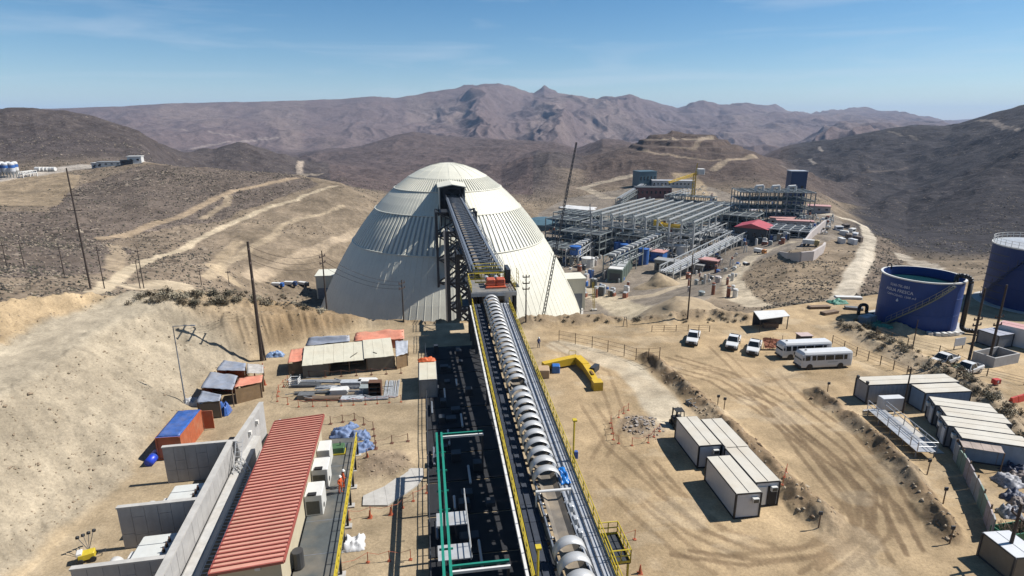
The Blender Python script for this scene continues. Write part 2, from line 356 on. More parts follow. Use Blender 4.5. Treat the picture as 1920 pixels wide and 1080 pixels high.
# ---------------------------------------------------------------- the ground, one sheet to the horizon
def lin(*c): return tuple(((q / 255) / 12.92 if q < 11 else (((q / 255) + .055) / 1.055) ** 2.4) for q in c)
azs = np.concatenate([np.linspace(-math.pi, rad(-50), 24)[:-1], np.linspace(rad(-50), rad(50), 900), np.linspace(rad(50), math.pi, 24)[1:-1]])
rs = np.concatenate([[0.5, 8, 16, 24, 30], np.exp(np.linspace(math.log(34), math.log(230), 400))[:-1], np.exp(np.linspace(math.log(230), math.log(2400), 430))[:-1], np.exp(np.linspace(math.log(2400), math.log(8600), 300))[:-1], np.exp(np.linspace(math.log(8600), math.log(22000), 50))])
A, R = np.meshgrid(azs, rs)
TX, TY = R * np.sin(A), R * np.cos(A)
TZ = height(TX, TY)
na, nr = len(azs), len(rs)
def _cell(v, arr):
    i = int(np.clip(np.searchsorted(arr, v) - 1, 0, len(arr) - 2)); return i, (v - arr[i]) / (arr[i + 1] - arr[i])
def ground(x, y):
    "height read from the finished sheet"
    i, f = _cell(math.atan2(x, y), azs); j, g = _cell(math.hypot(x, y), rs)
    return float((TZ[j, i] * (1 - f) + TZ[j, i + 1] * f) * (1 - g) + (TZ[j + 1, i] * (1 - f) + TZ[j + 1, i + 1] * f) * g)
def hit(px, py, rmin=0):
    "first meeting of a pixel's ray with the sheet"
    d = ray(px, py); h = math.hypot(d[0], d[1]); i, f = _cell(math.atan2(d[0], d[1]), azs)
    k = int(np.searchsorted(rs, max(rmin, 34.5))); r = rs[k:]; g = TZ[k:, i] * (1 - f) + TZ[k:, i + 1] * f; z = CH + d[2] / h * r
    q = int(np.argmax(z < g)) if np.any(z < g) else len(r) - 1
    rr = r[0]
    if q > 0: t = (z[q - 1] - g[q - 1]) / ((z[q - 1] - g[q - 1]) + (g[q] - z[q]) + 1e-9); rr = r[q - 1] + t * (r[q] - r[q - 1])
    X, Y = d[0] / h * rr, d[1] / h * rr
    return Vector((X, Y, ground(X, Y)))
idx = np.arange(na * nr).reshape(nr, na)
nx = np.roll(idx, -1, axis=1)
quads = np.stack([idx[:-1], nx[:-1], nx[1:], idx[1:]], axis=-1).reshape(-1, 4)[:, ::-1]
gx, gy, gz, gr, ga = [q.ravel() for q in (TX, TY, TZ, R, A)]
ppx, ppy = project(gx, gy, gz)
C = np.zeros((na * nr, 4))
def zone(mask, col, scrub, soft=None):
    k = np.asarray(mask, float)[:, None]
    C[:] = C * (1 - k) + np.array([*col, scrub])[None] * k
jx = 9 * fbm(gx / 25, gy / 25, 3, 101); jy = 5 * fbm(gx / 25, gy / 25, 3, 103)
far = gr > rimR(ga) + 6
SAND, PALE, BROWN = (0.365, 0.282, 0.178), (0.45, 0.365, 0.25), (0.20, 0.14, 0.085)
zone(np.ones(na * nr), SAND, 0)
zone(far, (0.255, 0.198, 0.136), 0.35)
zone((~far) * sstep(2, 8, gx), (0.375, 0.276, 0.162), 0)
zone(sstep(rad(-24), rad(-30), ga) * (gr > 105) * (gr < 800), (0.245, 0.19, 0.135), 0.9)
scr = in_poly(ppx + jx, ppy + jy, [(150, 345), (270, 308), (360, 312), (560, 328), (600, 345), (520, 372), (420, 412), (330, 425), (200, 452), (260, 470), (190, 512), (0, 520), (-200, 520), (-200, 395), (90, 398)]) & far & (gr < 700)
zone(scr, (0.165, 0.13, 0.104), 1.3)
zone(in_poly(ppx + jx, ppy + jy, [(-200, 340), (0, 335), (110, 322), (150, 330), (110, 388), (0, 385), (-200, 390)]) & far & (gr < 700), (0.34, 0.26, 0.17), 0.3)
zone(sstep(560, 700, gr) * (1 - sstep(rad(2), rad(9), ga) * (gr < 800)), (0.098, 0.08, 0.074), 0.75)
zone((gr > 640) & (ga > rad(-17)) & (ga < rad(2)), (0.124, 0.093, 0.085), 0.5)
pit = sstep(620, 760, gr) * sstep(rad(5.5), rad(8), ga) * (1 - sstep(rad(26), rad(30), ga))
zone(pit, (0.118, 0.088, 0.072), 0.4)
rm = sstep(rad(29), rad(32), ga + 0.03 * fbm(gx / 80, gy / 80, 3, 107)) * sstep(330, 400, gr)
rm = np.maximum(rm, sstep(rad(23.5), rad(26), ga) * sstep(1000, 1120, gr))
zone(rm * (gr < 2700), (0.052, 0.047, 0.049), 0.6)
zone(sstep(1350, 1600, gr) * (ga < rad(24)), (0.122, 0.092, 0.084), 0.45)
zone(sstep(2500, 3000, gr), (0.158, 0.118, 0.11), 0.25)
streak = fbm(ga * 5200 / 260, gr / 1500, 4, 111)
zone(sstep(2500, 3000, gr) * sstep(0.05, 0.4, streak) * 0.6, (0.215, 0.165, 0.142), 0.2)
# plant floor and the worked ground about it
zone(in_poly(ppx, ppy, [(1000, 545), (1010, 400), (1060, 372), (1230, 345), (1330, 350), (1420, 380), (1560, 395), (1600, 440), (1480, 470), (1380, 500), (1330, 560), (1200, 600), (1090, 600)]) & far & (gr < 800), (0.245, 0.205, 0.16), 0.0)
# near: the bank, bench and cut face
ds, pr, sd_ = seg_dist(gx, gy, TOE)
ss_ = np.where(sd_ > 0, ds, -ds)
near = ~far
zone(near * sstep(0, 1.5, ss_ + fbm(gx / 3, gy / 3, 3, 113)), (0.335, 0.28, 0.20), 0.12)
zone(near * sstep(0, 1.0, ss_) * sstep(2.6, 3.3, pr), (0.265, 0.188, 0.108), 0.25)
zone(near * sstep(11, 12.5, ss_) * (1 - sstep(18.5, 20, ss_)) * (pr < 2.9) * 0.8, (0.37, 0.315, 0.23), 0.0)
zone(near * sstep(19, 20.5, ss_) * (pr < 2.8), (0.37, 0.275, 0.165), 0.2)
zone(near * sstep(21, 28, ss_ + 3 * fbm(gx / 5, gy / 5, 3, 115)) * (gy > 78), (0.30, 0.24, 0.165), 0.6)
for path, ww, colr in ((BERM1, 1.9, BROWN), (BERM2, 1.5, BROWN), (BERM3, 2.6, (0.25, 0.19, 0.125)), (BERM4, 4.5, (0.30, 0.235, 0.16))):
    db, _, _ = seg_dist(gx, gy, path)
    zone(near * sstep(ww, ww * 0.5, db + 0.9 * fbm(gx / 2.2, gy / 2.2, 3, 117)) * 0.85, colr, 0.3)
for c, ww, hh in HEAPS[:3]:
    zone(near * sstep(ww * 1.4, ww * 0.7, np.hypot(gx - c.x, gy - c.y) + 0.5 * fbm(gx, gy, 3, 119)), (0.27, 0.205, 0.14), 0.2)
# concrete path, wash-outs, wheel tracks in the yard
def ribbon(path, wid, col, k=0.8, scrub=0.0, m=None, edge=0.35, jit=0.3):
    p0 = np.array([[q[0], q[1]] for q in path]); lo = p0.min(0) - wid * 2; hi = p0.max(0) + wid * 2
    mm = (gx > lo[0]) & (gx < hi[0]) & (gy > lo[1]) & (gy < hi[1])
    if m is not None: mm &= m
    if not mm.any(): return
    d_, _, _ = seg_dist(gx[mm], gy[mm], path)
    d_ = d_ + jit * wid * fbm(gx[mm] / wid, gy[mm] / wid, 3, 121)
    kk = (sstep(wid * (0.5 + edge), wid * 0.5 * (1 - edge), d_) * k)[:, None]
    C[mm] = C[mm] * (1 - kk) + np.array([*col, scrub])[None] * kk
ribbon(gpts([(1050, 648), (1110, 662), (1180, 690), (1225, 735), (1258, 790)]), 4.2, (0.47, 0.405, 0.30), 0.85, m=near, edge=0.15, jit=0.12)
for pp, wd, k in (([(1240, 690), (1330, 715), (1420, 770), (1520, 850), (1590, 940), (1600, 1010), (1500, 1075)], 0.5, .5), ([(1250, 670), (1350, 700), (1450, 760), (1560, 850), (1630, 940), (1640, 1010), (1560, 1078)], 0.5, .5),
                  ([(1380, 740), (1430, 760), (1470, 800), (1540, 860), (1600, 900), (1660, 960), (1700, 1040)], 0.35, .6), ([(1200, 930), (1290, 1000), (1380, 1040), (1500, 1030), (1570, 990), (1585, 930)], 0.45, .4),
                  ([(1120, 900), (1180, 960), (1260, 1030), (1340, 1075)], 0.6, .35), ([(1090, 760), (1140, 840), (1230, 920), (1320, 1000)], 0.7, .3), ([(1440, 700), (1500, 760), (1580, 820), (1650, 900), (1690, 980)], 0.3, .5),
                  ([(1300, 690), (1420, 720), (1500, 700)], 0.6, .35), ([(1260, 1040), (1400, 1060), (1530, 1045), (1610, 985), (1615, 920), (1560, 850)], .5, .5), ([(1380, 715), (1460, 800), (1520, 880), (1590, 960), (1640, 1060)], .5, .45), ([(1330, 650), (1400, 720), (1450, 745)], .4, .35), ([(1200, 870), (1250, 930), (1330, 1000), (1420, 1030)], .5, .4), ([(1020, 640), (1120, 700), (1150, 790), (1110, 860)], 0.8, .3)):
    for off in (0.0, 1.65):
        ribbon([q + Vector((off, .28 * off, 0)) for q in gpts(pp)], .44, (0.175, 0.12, 0.07), min(1, k * 1.6), m=near, jit=0.22, edge=.3)
zone(near * (gx > 4) * sstep(0.12, 0.3, fbm(gx / 5.5, gy / 3.2, 4, 131)) * 0.35, PALE, 0)
zone(near * (gx > 4) * sstep(0.1, 0.4, fbm(gx / 7, gy / 9, 4, 133)) * 0.28, (0.315, 0.225, 0.13), 0)
zone(near * (ss_ < 0) * (gx < 2) * sstep(0.05, 0.4, fbm(gx / 6, gy / 6, 4, 135)) * 0.4, PALE, 0)
zone(in_poly(ppx + jx * .5, ppy + jy * .5, [(1370, 535), (1440, 482), (1560, 490), (1605, 470), (1600, 520), (1560, 568), (1420, 575)]) & far & (gr < 420), (0.27, 0.205, 0.135), 0.85)
zone(in_poly(ppx + jx * .5, ppy + jy * .5, [(1600, 560), (1640, 480), (1640, 430), (1700, 470), (1690, 500), (1640, 560)]) & far & (gr < 420), (0.20, 0.155, 0.115), 1.0)
C[:, 3] *= np.clip(0.75 + 0.9 * fbm(gx / 45, gy / 45, 3, 141), 0.42, 1.2)
# roads over the hills, draped where the pixel meets the slope
ROADS = [
    ([(175, 548), (240, 506), (300, 480), (360, 455), (425, 422), (500, 391), (560, 373), (628, 349)], 3.8, PALE, .95, 150),
    ([(190, 448), (250, 436), (330, 410), (400, 374), (440, 357), (500, 345), (556, 334)], 5, (0.36, 0.27, 0.175), .8, 150),
    ([(210, 505), (225, 475), (212, 460)], 5, (0.36, 0.28, 0.185), .7, 150),
    ([(380, 410), (425, 385), (428, 368)], 4, (0.36, 0.28, 0.185), .7, 150),
    ([(470, 520), (530, 492), (600, 466), (660, 440), (705, 428)], 6, (0.37, 0.29, 0.2), .8, 120),
    ([(390, 520), (430, 490), (470, 462), (515, 440), (525, 425), (560, 410), (640, 386)], 4, (0.38, 0.3, 0.2), .75, 150),
    ([(250, 536), (330, 530), (345, 545)], 8, PALE, .8, 120), ([(440, 530), (400, 500), (420, 480), (445, 455)], 5, (0.40, 0.31, 0.2), .6, 150),
    ([(563, 328), (561, 314), (566, 302)], 8, (0.38, 0.31, 0.24), .9, 400), ([(563, 328), (600, 327)], 9, (0.34, 0.28, 0.21), .8, 400),
    ([(1572, 560), (1600, 520), (1622, 480), (1630, 450), (1622, 425), (1595, 412), (1545, 402)], 6.0, (0.45, 0.39, 0.3), .95, 150),
    ([(1420, 572), (1380, 545), (1372, 520), (1395, 495), (1430, 470), (1480, 455)], 7, (0.42, 0.35, 0.25), .95, 150),
    ([(1092, 545), (1140, 562), (1200, 585), (1270, 600)], 11, (0.43, 0.36, 0.25), .9, 120),
    ([(1165, 560), (1230, 552), (1280, 535), (1282, 520)], 6, (0.42, 0.34, 0.235), .8, 150),
    ([(1095, 352), (1130, 342), (1165, 333), (1180, 330)], 14, (0.36, 0.3, 0.22), .85, 400), ([(1095, 352), (1140, 372), (1190, 370)], 10, (0.36, 0.3, 0.22), .8, 400),
    ([(1340, 318), (1355, 305), (1400, 297), (1415, 292)], 10, (0.33, 0.26, 0.18), .8, 500), ([(1195, 284), (1230, 288), (1290, 296), (1350, 300)], 7, (0.30, 0.235, 0.165), .7, 500),
    ([(1215, 262), (1260, 258), (1310, 262), (1335, 258)], 9, (0.31, 0.25, 0.18), .8, 500), ([(1240, 275), (1300, 280), (1315, 262)], 8, (0.30, 0.235, 0.165), .6, 500),
    ([(1330, 360), (1345, 380), (1352, 395)], 9, (0.36, 0.29, 0.21), .8, 400), ([(1380, 355), (1400, 375), (1420, 395)], 8, (0.36, 0.29, 0.21), .8, 400), ([(1280, 330), (1300, 345), (1310, 380)], 22, (0.38, 0.29, 0.18), .7, 400),
    ([(1832, 226), (1870, 231), (1918, 241)], 9, (0.24, 0.2, 0.165), .7, 900), ([(1665, 246), (1690, 255), (1720, 263)], 6, (0.2, 0.17, 0.14), .5, 900), ([(1536, 275), (1542, 284)], 6, (0.3, 0.26, 0.22), .8, 900), ([(1519, 298), (1527, 308)], 6, (0.3, 0.26, 0.22), .8, 900), ([(1467, 312), (1495, 318), (1500, 326)], 6, (0.28, 0.24, 0.2), .7, 800),
    ([(1690, 478), (1720, 492), (1745, 505)], 7, (0.42, 0.36, 0.28), .9, 250), ([(1600, 322), (1640, 322), (1700, 315)], 8, (0.16, 0.13, 0.11), .5, 800),
    ([(230, 240), (330, 242), (400, 250), (500, 258)], 16, (0.27, 0.22, 0.19), .6, 2600), ([(330, 282), (380, 275), (460, 264), (520, 258)], 20, (0.28, 0.23, 0.2), .7, 1100),
    ([(0, 335), (80, 322), (150, 312), (262, 304)], 26, (0.42, 0.37, 0.31), .9, 400),
]
for pp, wd, col, k, rmin in ROADS:
    hp = [hit(a, b, rmin) for a, b in pp]
    col = tuple(q * 1.18 for q in col)
    ribbon(hp, wd, col, k, m=far, edge=0.18, jit=0.15)
# yard floor of the neighbouring sites at the right
ribbon(gpts([(1700, 640), (1800, 620), (1920, 610)]), 12, (0.42, 0.33, 0.21), .7, m=near)
C[:, :3] *= (0.86 - 0.10 * sstep(110, 300, gr))[:, None]
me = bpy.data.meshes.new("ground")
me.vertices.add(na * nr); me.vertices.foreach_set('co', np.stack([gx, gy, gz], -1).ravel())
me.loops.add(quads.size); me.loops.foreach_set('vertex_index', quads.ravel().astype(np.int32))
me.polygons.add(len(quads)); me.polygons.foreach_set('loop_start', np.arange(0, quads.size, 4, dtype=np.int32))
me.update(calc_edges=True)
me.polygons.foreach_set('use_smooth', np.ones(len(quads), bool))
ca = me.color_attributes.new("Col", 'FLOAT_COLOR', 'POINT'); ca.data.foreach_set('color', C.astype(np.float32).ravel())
gm = bpy.data.materials.new("ground"); gm.use_nodes = True
t = gm.node_tree; b = t.nodes['Principled BSDF']; N = t.nodes.new; L = t.links.new
b.inputs['Roughness'].default_value = 0.95; b.inputs['Specular IOR Level'].default_value = 0.1
at = N("ShaderNodeVertexColor"); at.layer_name = "Col"; geo = N("ShaderNodeNewGeometry")
def noise_mul(src, scale, lo, hi, a=0.32, bb=0.68, det=6):
    n = N("ShaderNodeTexNoise"); n.inputs['Scale'].default_value = scale; n.inputs['Detail'].default_value = det; n.inputs['Roughness'].default_value = 0.65; L(geo.outputs['Position'], n.inputs['Vector'])
    r = N("ShaderNodeMapRange"); r.inputs['From Min'].default_value = a; r.inputs['From Max'].default_value = bb; r.inputs['To Min'].default_value = lo; r.inputs['To Max'].default_value = hi; L(n.outputs['Fac'], r.inputs['Value'])
    m = N("ShaderNodeMix"); m.data_type = 'RGBA'; m.blend_type = 'MULTIPLY'; m.inputs['Factor'].default_value = 1; L(src, m.inputs['A']); L(r.outputs['Result'], m.inputs['B'])
    return m.outputs['Result'], n
c1, n1 = noise_mul(at.outputs['Color'], 0.012, 0.8, 1.18)
c1b, n1b = noise_mul(c1, 0.07, 0.74, 1.24, .36, .64, 8)
c2, n2 = noise_mul(c1b, 0.35, 0.76, 1.2)
c3a, n3 = noise_mul(c2, 4.0, 0.8, 1.16)
c3, n3b = noise_mul(c3a, 19.0, 0.84, 1.14, .35, .65, 3)
# dry scrub as dark and pale tufts where the slope carries it
def tufts(scale, thr):
    v = N("ShaderNodeTexVoronoi"); v.inputs['Scale'].default_value = scale; v.inputs['Randomness'].default_value = 1.0; L(geo.outputs['Position'], v.inputs['Vector'])
    r = N("ShaderNodeMapRange"); r.inputs['From Min'].default_value = thr; r.inputs['From Max'].default_value = thr * 0.55; L(v.outputs['Distance'], r.inputs['Value'])
    return v, r
v1, r1 = tufts(0.42, 0.42); v2, r2 = tufts(0.13, 0.38)
mx1 = N("ShaderNodeMath"); mx1.operation = 'MAXIMUM'; L(r1.outputs['Result'], mx1.inputs[0]); L(r2.outputs['Result'], mx1.inputs[1])
ml = N("ShaderNodeMath"); ml.operation = 'MULTIPLY'; L(mx1.outputs['Value'], ml.inputs[0]); L(at.outputs['Alpha'], ml.inputs[1])
ml2 = N("ShaderNodeMath"); ml2.operation = 'MULTIPLY'; L(ml.outputs['Value'], ml2.inputs[0]); ml2.inputs[1].default_value = 0.62
cm = N("ShaderNodeMix"); cm.data_type = 'RGBA'; L(ml2.outputs['Value'], cm.inputs['Factor']); L(c3, cm.inputs['A'])
cv = N("ShaderNodeMix"); cv.data_type = 'RGBA'; cv.inputs['A'].default_value = (0.035, 0.028, 0.022, 1); cv.inputs['B'].default_value = (0.30, 0.25, 0.19, 1)
sp = N("ShaderNodeSeparateColor"); L(v1.outputs['Color'], sp.inputs['Color'])
rr_ = N("ShaderNodeMapRange"); rr_.inputs['From Min'].default_value = 0.86; rr_.inputs['From Max'].default_value = 0.9; L(sp.outputs['Red'], rr_.inputs['Value']); L(rr_.outputs['Result'], cv.inputs['Factor'])
L(cv.outputs['Result'], cm.inputs['B']); L(cm.outputs['Result'], b.inputs['Base Color'])
bp = N("ShaderNodeBump"); bp.inputs['Strength'].default_value = 0.3; bp.inputs['Distance'].default_value = 0.06; L(n3.outputs['Fac'], bp.inputs['Height'])
vl = N("ShaderNodeVectorMath"); vl.operation = 'LENGTH'; L(geo.outputs['Position'], vl.inputs[0]); vr = N("ShaderNodeMapRange"); vr.inputs['From Min'].default_value = 90; vr.inputs['From Max'].default_value = 420; vr.inputs['To Min'].default_value = 0.09; vr.inputs['To Max'].default_value = 0.55; L(vl.outputs['Value'], vr.inputs['Value'])
bp2 = N("ShaderNodeBump"); L(vr.outputs['Result'], bp2.inputs['Strength']); bp2.inputs['Distance'].default_value = 2.0; L(n2.outputs['Fac'], bp2.inputs['Height']); L(bp.outputs['Normal'], bp2.inputs['Normal'])
bp3 = N("ShaderNodeBump"); vq = N("ShaderNodeMapRange"); vq.inputs['From Min'].default_value = 140; vq.inputs['From Max'].default_value = 700; vq.inputs['To Max'].default_value = 0.6; L(vl.outputs['Value'], vq.inputs['Value']); L(vq.outputs['Result'], bp3.inputs['Strength']); bp3.inputs['Distance'].default_value = 9.0; L(n1b.outputs['Fac'], bp3.inputs['Height']); L(bp2.outputs['Normal'], bp3.inputs['Normal'])
mb_ = N("ShaderNodeMix"); L(bp3.outputs['Normal'], b.inputs['Normal'])
t.nodes.remove(mb_)
me.materials.append(gm)
tag(obj("ground", me), "sandy yard, cut banks, desert hills and far mountains", None, None, "structure")

# ---------------------------------------------------------------- thin desert air
hz = MB().b2(-24000, 24000, -24000, 24000, -400, 620)
hm = bpy.data.materials.new("haze"); hm.use_nodes = True; t = hm.node_tree; t.nodes.clear()
ho = t.nodes.new("ShaderNodeOutputMaterial"); hv = t.nodes.new("ShaderNodeVolumePrincipled")
hv.inputs['Color'].default_value = (0.46, 0.67, 1.0, 1); hv.inputs['Density'].default_value = 0.000045; hv.inputs['Anisotropy'].default_value = 0.0
t.links.new(hv.outputs['Volume'], ho.inputs['Volume'])
tag(hz.build("haze", hm), None, None, None, "stuff")
# ================================================================ conveyor line and dome (one straight axis)
UX, UY = -0.1493, 0.9888
ARZ = rot_to((0, 0), (UX, UY))
A0 = Vector((4.2, 40.0, 0))
CV0 = Vector((3.1, 40.0, 0)); CUX, CUY = -0.1395, 0.9902; CRZ = rot_to((0, 0), (CUX, CUY))
def cx(x, s, z=0.0): return Vector((CV0.x + CUX * s + CUY * x * .92, CV0.y + CUY * s - CUX * x * .92, z))
def ax(x, s, z=0.0): return Vector((A0.x + UX * s + UY * x, A0.y + UY * s - UX * x, z))
white_sheet = mat("dome sheet cream", (0.745, 0.72, 0.59), 0.5, var=0.07, scale=0.25, streak=0.16)
grey_sheet = mat("dome vent sheet", (0.36, 0.385, 0.37), 0.45, var=0.12, scale=0.3)
steel_dk = mat("dark steel", (0.045, 0.05, 0.058), 0.55, 0.2, var=0.25, scale=1.2)
steel_bl = mat("blue grey steel", (0.20, 0.225, 0.26), 0.5, 0.25, var=0.2, scale=1.5)
galv = mat("galvanised sheet", (0.62, 0.63, 0.63), 0.42, 0.35, var=0.12, scale=2.0, dust=0.25)
yellow = mat("safety yellow", (0.62, 0.47, 0.03), 0.5, var=0.12, scale=3)
belt_m = mat("rubber belt", (0.155, 0.135, 0.11), 0.9, var=0.25, scale=1.5, dust=0.5)
conc = mat("concrete", (0.46, 0.44, 0.40), 0.85, var=0.16, scale=1.2, bump=0.1, streak=0.12)
shade_floor = mat("painted conveyor shade", (0.014, 0.015, 0.018), .9, var=0.4, scale=0.8)  # near-black colour puts the conveyor's cast shade into the floor
orange_red = mat("drive orange", (0.52, 0.09, 0.035), 0.5, var=0.15, scale=3, dust=0.2)
white_p = mat("white paint", (0.74, 0.73, 0.69), 0.5, var=0.07, scale=1.5, dust=0.15)

# ---- storage dome
DC = Vector((-24.3, 225, -38))
dome = thing("storage_dome", "huge cream ribbed ore storage dome with striped vent bands", "dome", DC, ARZ)
PROF = [(q, 57.5 * max(0.0, 1 - (q / 51.5) ** 1.9) ** (1 / 1.1)) for q in (51.5, 49.9, 47.6, 44.9, 42.0, 39.2, 36.4, 33.4, 30.5, 27.4, 25.0, 22.5, 20.0, 14.5, 10.5, 6.5, 3.0, 0.0)]
BANDS = [(0, 6, False), (6, 9, True), (9, 12, False), (12, 13, True)]
NS = 120
def dome_sheet(i0, i1, vent):
    mb = MB(); da = 2 * math.pi / NS
    prof = PROF[i0:i1 + 1]
    # columns: (fraction of the sheet, outward offset, material)
    cols = [(0, 0.0), (0.03, 0.06), (0.08, 0.06), (0.12, 0.0), (1.0, 0.0)] if not vent else [(0, -0.16), (0.08, 0.12), (0.58, 0.12), (0.66, -0.16), (1.0, -0.16)]
    a0 = -math.pi / 2 - da / 2
    for c in range(len(cols) - 1):
        mb.mat(1 if vent and c == 3 else 0)
        (f0, o0), (f1, o1) = cols[c], cols[c + 1]
        vs = []
        for (rr, zz) in prof:
            for f, o in ((f0, o0), (f1, o1)):
                a = a0 + da * f; vs.append(((rr + o) * math.cos(a), (rr + o) * math.sin(a), zz + o * 0.5))
        mb.add(vs, [(2 * j, 2 * j + 1, 2 * j + 3, 2 * j + 2) for j in range(len(prof) - 1)])
    return mb
for i0, i1, vent in BANDS:
    sm = dome_sheet(i0, i1, vent).mesh("roof_sheet", [white_sheet, grey_sheet])
    back = MB()
    for k in range(NS):
        kk = k if k <= NS // 2 else k - NS
        if i0 == 9 and abs(kk) <= 3: continue
        if abs(kk) <= 31: obj("roof_sheet", sm, dome, rz=kk * 2 * math.pi / NS)
        else:
            a = -math.pi / 2 + kk * 2 * math.pi / NS; h = math.pi / NS
            vs = [(rr * math.cos(a + q), rr * math.sin(a + q), zz) for rr, zz in PROF[i0:i1 + 1] for q in (-h, h)]
            back.add(vs, [(2 * j, 2 * j + 1, 2 * j + 3, 2 * j + 2) for j in range(i1 - i0)])
    obj("rear_roof_sheeting", back.mesh("rear_roof_sheeting", white_sheet), dome, kind="stuff")
cap = MB()
cap.lathe([(14.9, PROF[13][1] - .3), (14.7, PROF[13][1] + .05)] + [(q[0] + .01, q[1] + .12) for q in PROF[14:]], 60)
cap.build("crown_cap", white_sheet, dome)
cs = MB()
for k in range(20):
    a = 2 * math.pi * k / 20
    pr = [(q[0], q[1] + .14) for q in PROF[13:17]]
    for (r0, z0), (r1, z1) in zip(pr[:-1], pr[1:]): cs.beam((r0 * math.cos(a), r0 * math.sin(a), z0), (r1 * math.cos(a), r1 * math.sin(a), z1), 0.16, 0.12)
cs.build("crown_seams", white_sheet, dome)
rg = MB(); rg.lathe([(50.9, -0.6), (52.6, -0.6), (52.6, 1.1), (51.85, 1.1), (51.85, 0.4), (50.9, 0.4)], 120); rg.build("ring_beam", conc, dome)
for rr, zz in [(PROF[i][0] + .1, PROF[i][1] - .1) for i in (6, 9, 12)]:
    t_ = MB(); t_.lathe([(rr + .02, zz - .12), (rr + .32, zz), (rr + .2, zz + .22), (rr - .1, zz + .25)], 120); t_.build("flashing", white_sheet, dome)
# entry hood, local -Y faces the transfer tower
HW, HY, HZ = 4.2, -30.0, 51.4
def dz_at(rr): return float(np.interp(rr, [p[0] for p in PROF[::-1]], [p[1] for p in PROF[::-1]]))
def dr_at(zz): return float(np.interp(zz, [p[1] for p in PROF], [p[0] for p in PROF]))
for sx in (-1, 1):
    pts = [(HY, dz_at(30.3)), (HY, HZ)]
    for zz in (HZ, 49, 46.5, 44, 41, 39): pts.append((-math.sqrt(max(dr_at(zz) ** 2 - HW ** 2, 1)) + 0.4, zz))
    w_ = MB(); w_.prism(pts, sx * HW - 0.12, sx * HW + 0.12, 'x'); w_.build("hood_wall", white_sheet, dome)
rf = MB(); rf.prism([(-HW - .5, HZ - .1), (0, HZ + .8), (HW + .5, HZ - .1), (HW + .5, HZ + .2), (0, HZ + 1.1), (-HW - .5, HZ + .2)], HY - .7, -12.2, 'y'); rf.build("hood_roof", white_sheet, dome)
fr = MB()
for x in (-HW + .3, -2.6, 2.6, HW - .3): fr.beam((x, HY + .3, 36), (x, HY + .3, HZ), 0.3)
for z in (44.2, 47.5, HZ - .3): fr.beam((-HW, HY + .3, z), (HW, HY + .3, z), 0.3)
fr.beam((-2.6, HY + .25, 47.5), (2.6, HY + .25, HZ - .3), .2); fr.beam((2.6, HY + .25, 47.5), (-2.6, HY + .25, HZ - .3), .2)
fr.build("entry_frame", steel_dk, dome)
bk = MB(); bk.b2(-HW + .15, HW - .15, -21.5, -21.2, 40, HZ); bk.build("entry_back_panel", steel_dk, dome)

def annex(px, py, w, d, h, label, zf=-38):
    c = P(px, py, zf); o = thing("dome_annex", label, "annex", c, ARZ)
    m = MB(); m.b2(-w / 2, w / 2, 0, d, 0, h); m.build("wall", white_sheet, o)
    m = MB(); m.b2(-w / 2 - .3, w / 2 + .3, -.3, d + .3, h, h + .35); m.build("roof", white_sheet, o)
    m = MB(); m.b2(-w / 2 + .5, w / 2 - 1.2, -.12, -.003, 0, h * .55); m.build("door", steel_bl, o)
annex(1079, 583, 7.5, 9, 13, "cream box annex at the right foot of the dome", -38)
annex(612, 566, 7, 11, 11, "white roofed annex at the left foot of the dome", -38)

# ---- inclined gallery from the transfer tower into the dome
gal = thing("conveyor_gallery", "dark open truss gallery running from the tower into the dome", "conveyor", A0, ARZ)
GW, G0, G1 = 2.15, 56.0, 165.0
def gz(s): return 10.3 + (s - G0) * -0.002
for x in (-GW, GW):
    for dz in (0, -3.0):
        m = MB(); m.beam((x, G0, gz(G0) + dz), (x, G1, gz(G1) + dz), 0.32); m.build("chord", steel_bl if dz == 0 else steel_dk, gal)
rung = MB(); rung.beam((-GW, 0, 0), (GW, 0, 0), 0.2); rung_m = rung.mesh("cross_beam", steel_bl)
vert = MB(); vert.beam((0, 0, -2.85), (0, 0, -.1), 0.18); vert_m = vert.mesh("truss_post", steel_dk)
diag = MB(); diag.beam((0, 0, -2.85), (0, 3.0, -.1), 0.15); diag_m = diag.mesh("truss_diagonal", steel_dk)
low = MB(); low.beam((-GW, 0, -3), (GW, 0, -3), 0.22); low_m = low.mesh("floor_beam", steel_dk)
brc = MB(); brc.beam((-GW, 0, -.02), (GW, 3.0, -.02), 0.1); brc_m = brc.mesh("top_brace", steel_bl)
n = int((G1 - G0) / 3.0)
for i in range(n + 1):
    s = G0 + i * 3.0
    obj("cross_beam", rung_m, gal, (0, s, gz(s) - .02)); obj("floor_beam", low_m, gal, (0, s, gz(s)))
    for x in (-GW, GW):
        obj("truss_post", vert_m, gal, (x, s, gz(s)))
        if i < n: obj("truss_diagonal", diag_m, gal, (x, s, gz(s)))
    if i < n: obj("top_brace", brc_m, gal, (0, s, gz(s)))
m = MB(); m.b2(-.85, .85, G0, G1, 8.15, 8.3); m.build("belt", belt_m, gal)
m = MB(); m.b2(-2.0, 2.0, G0, G1, 7.14, 7.22); m.build("floor_plate", steel_dk, gal)
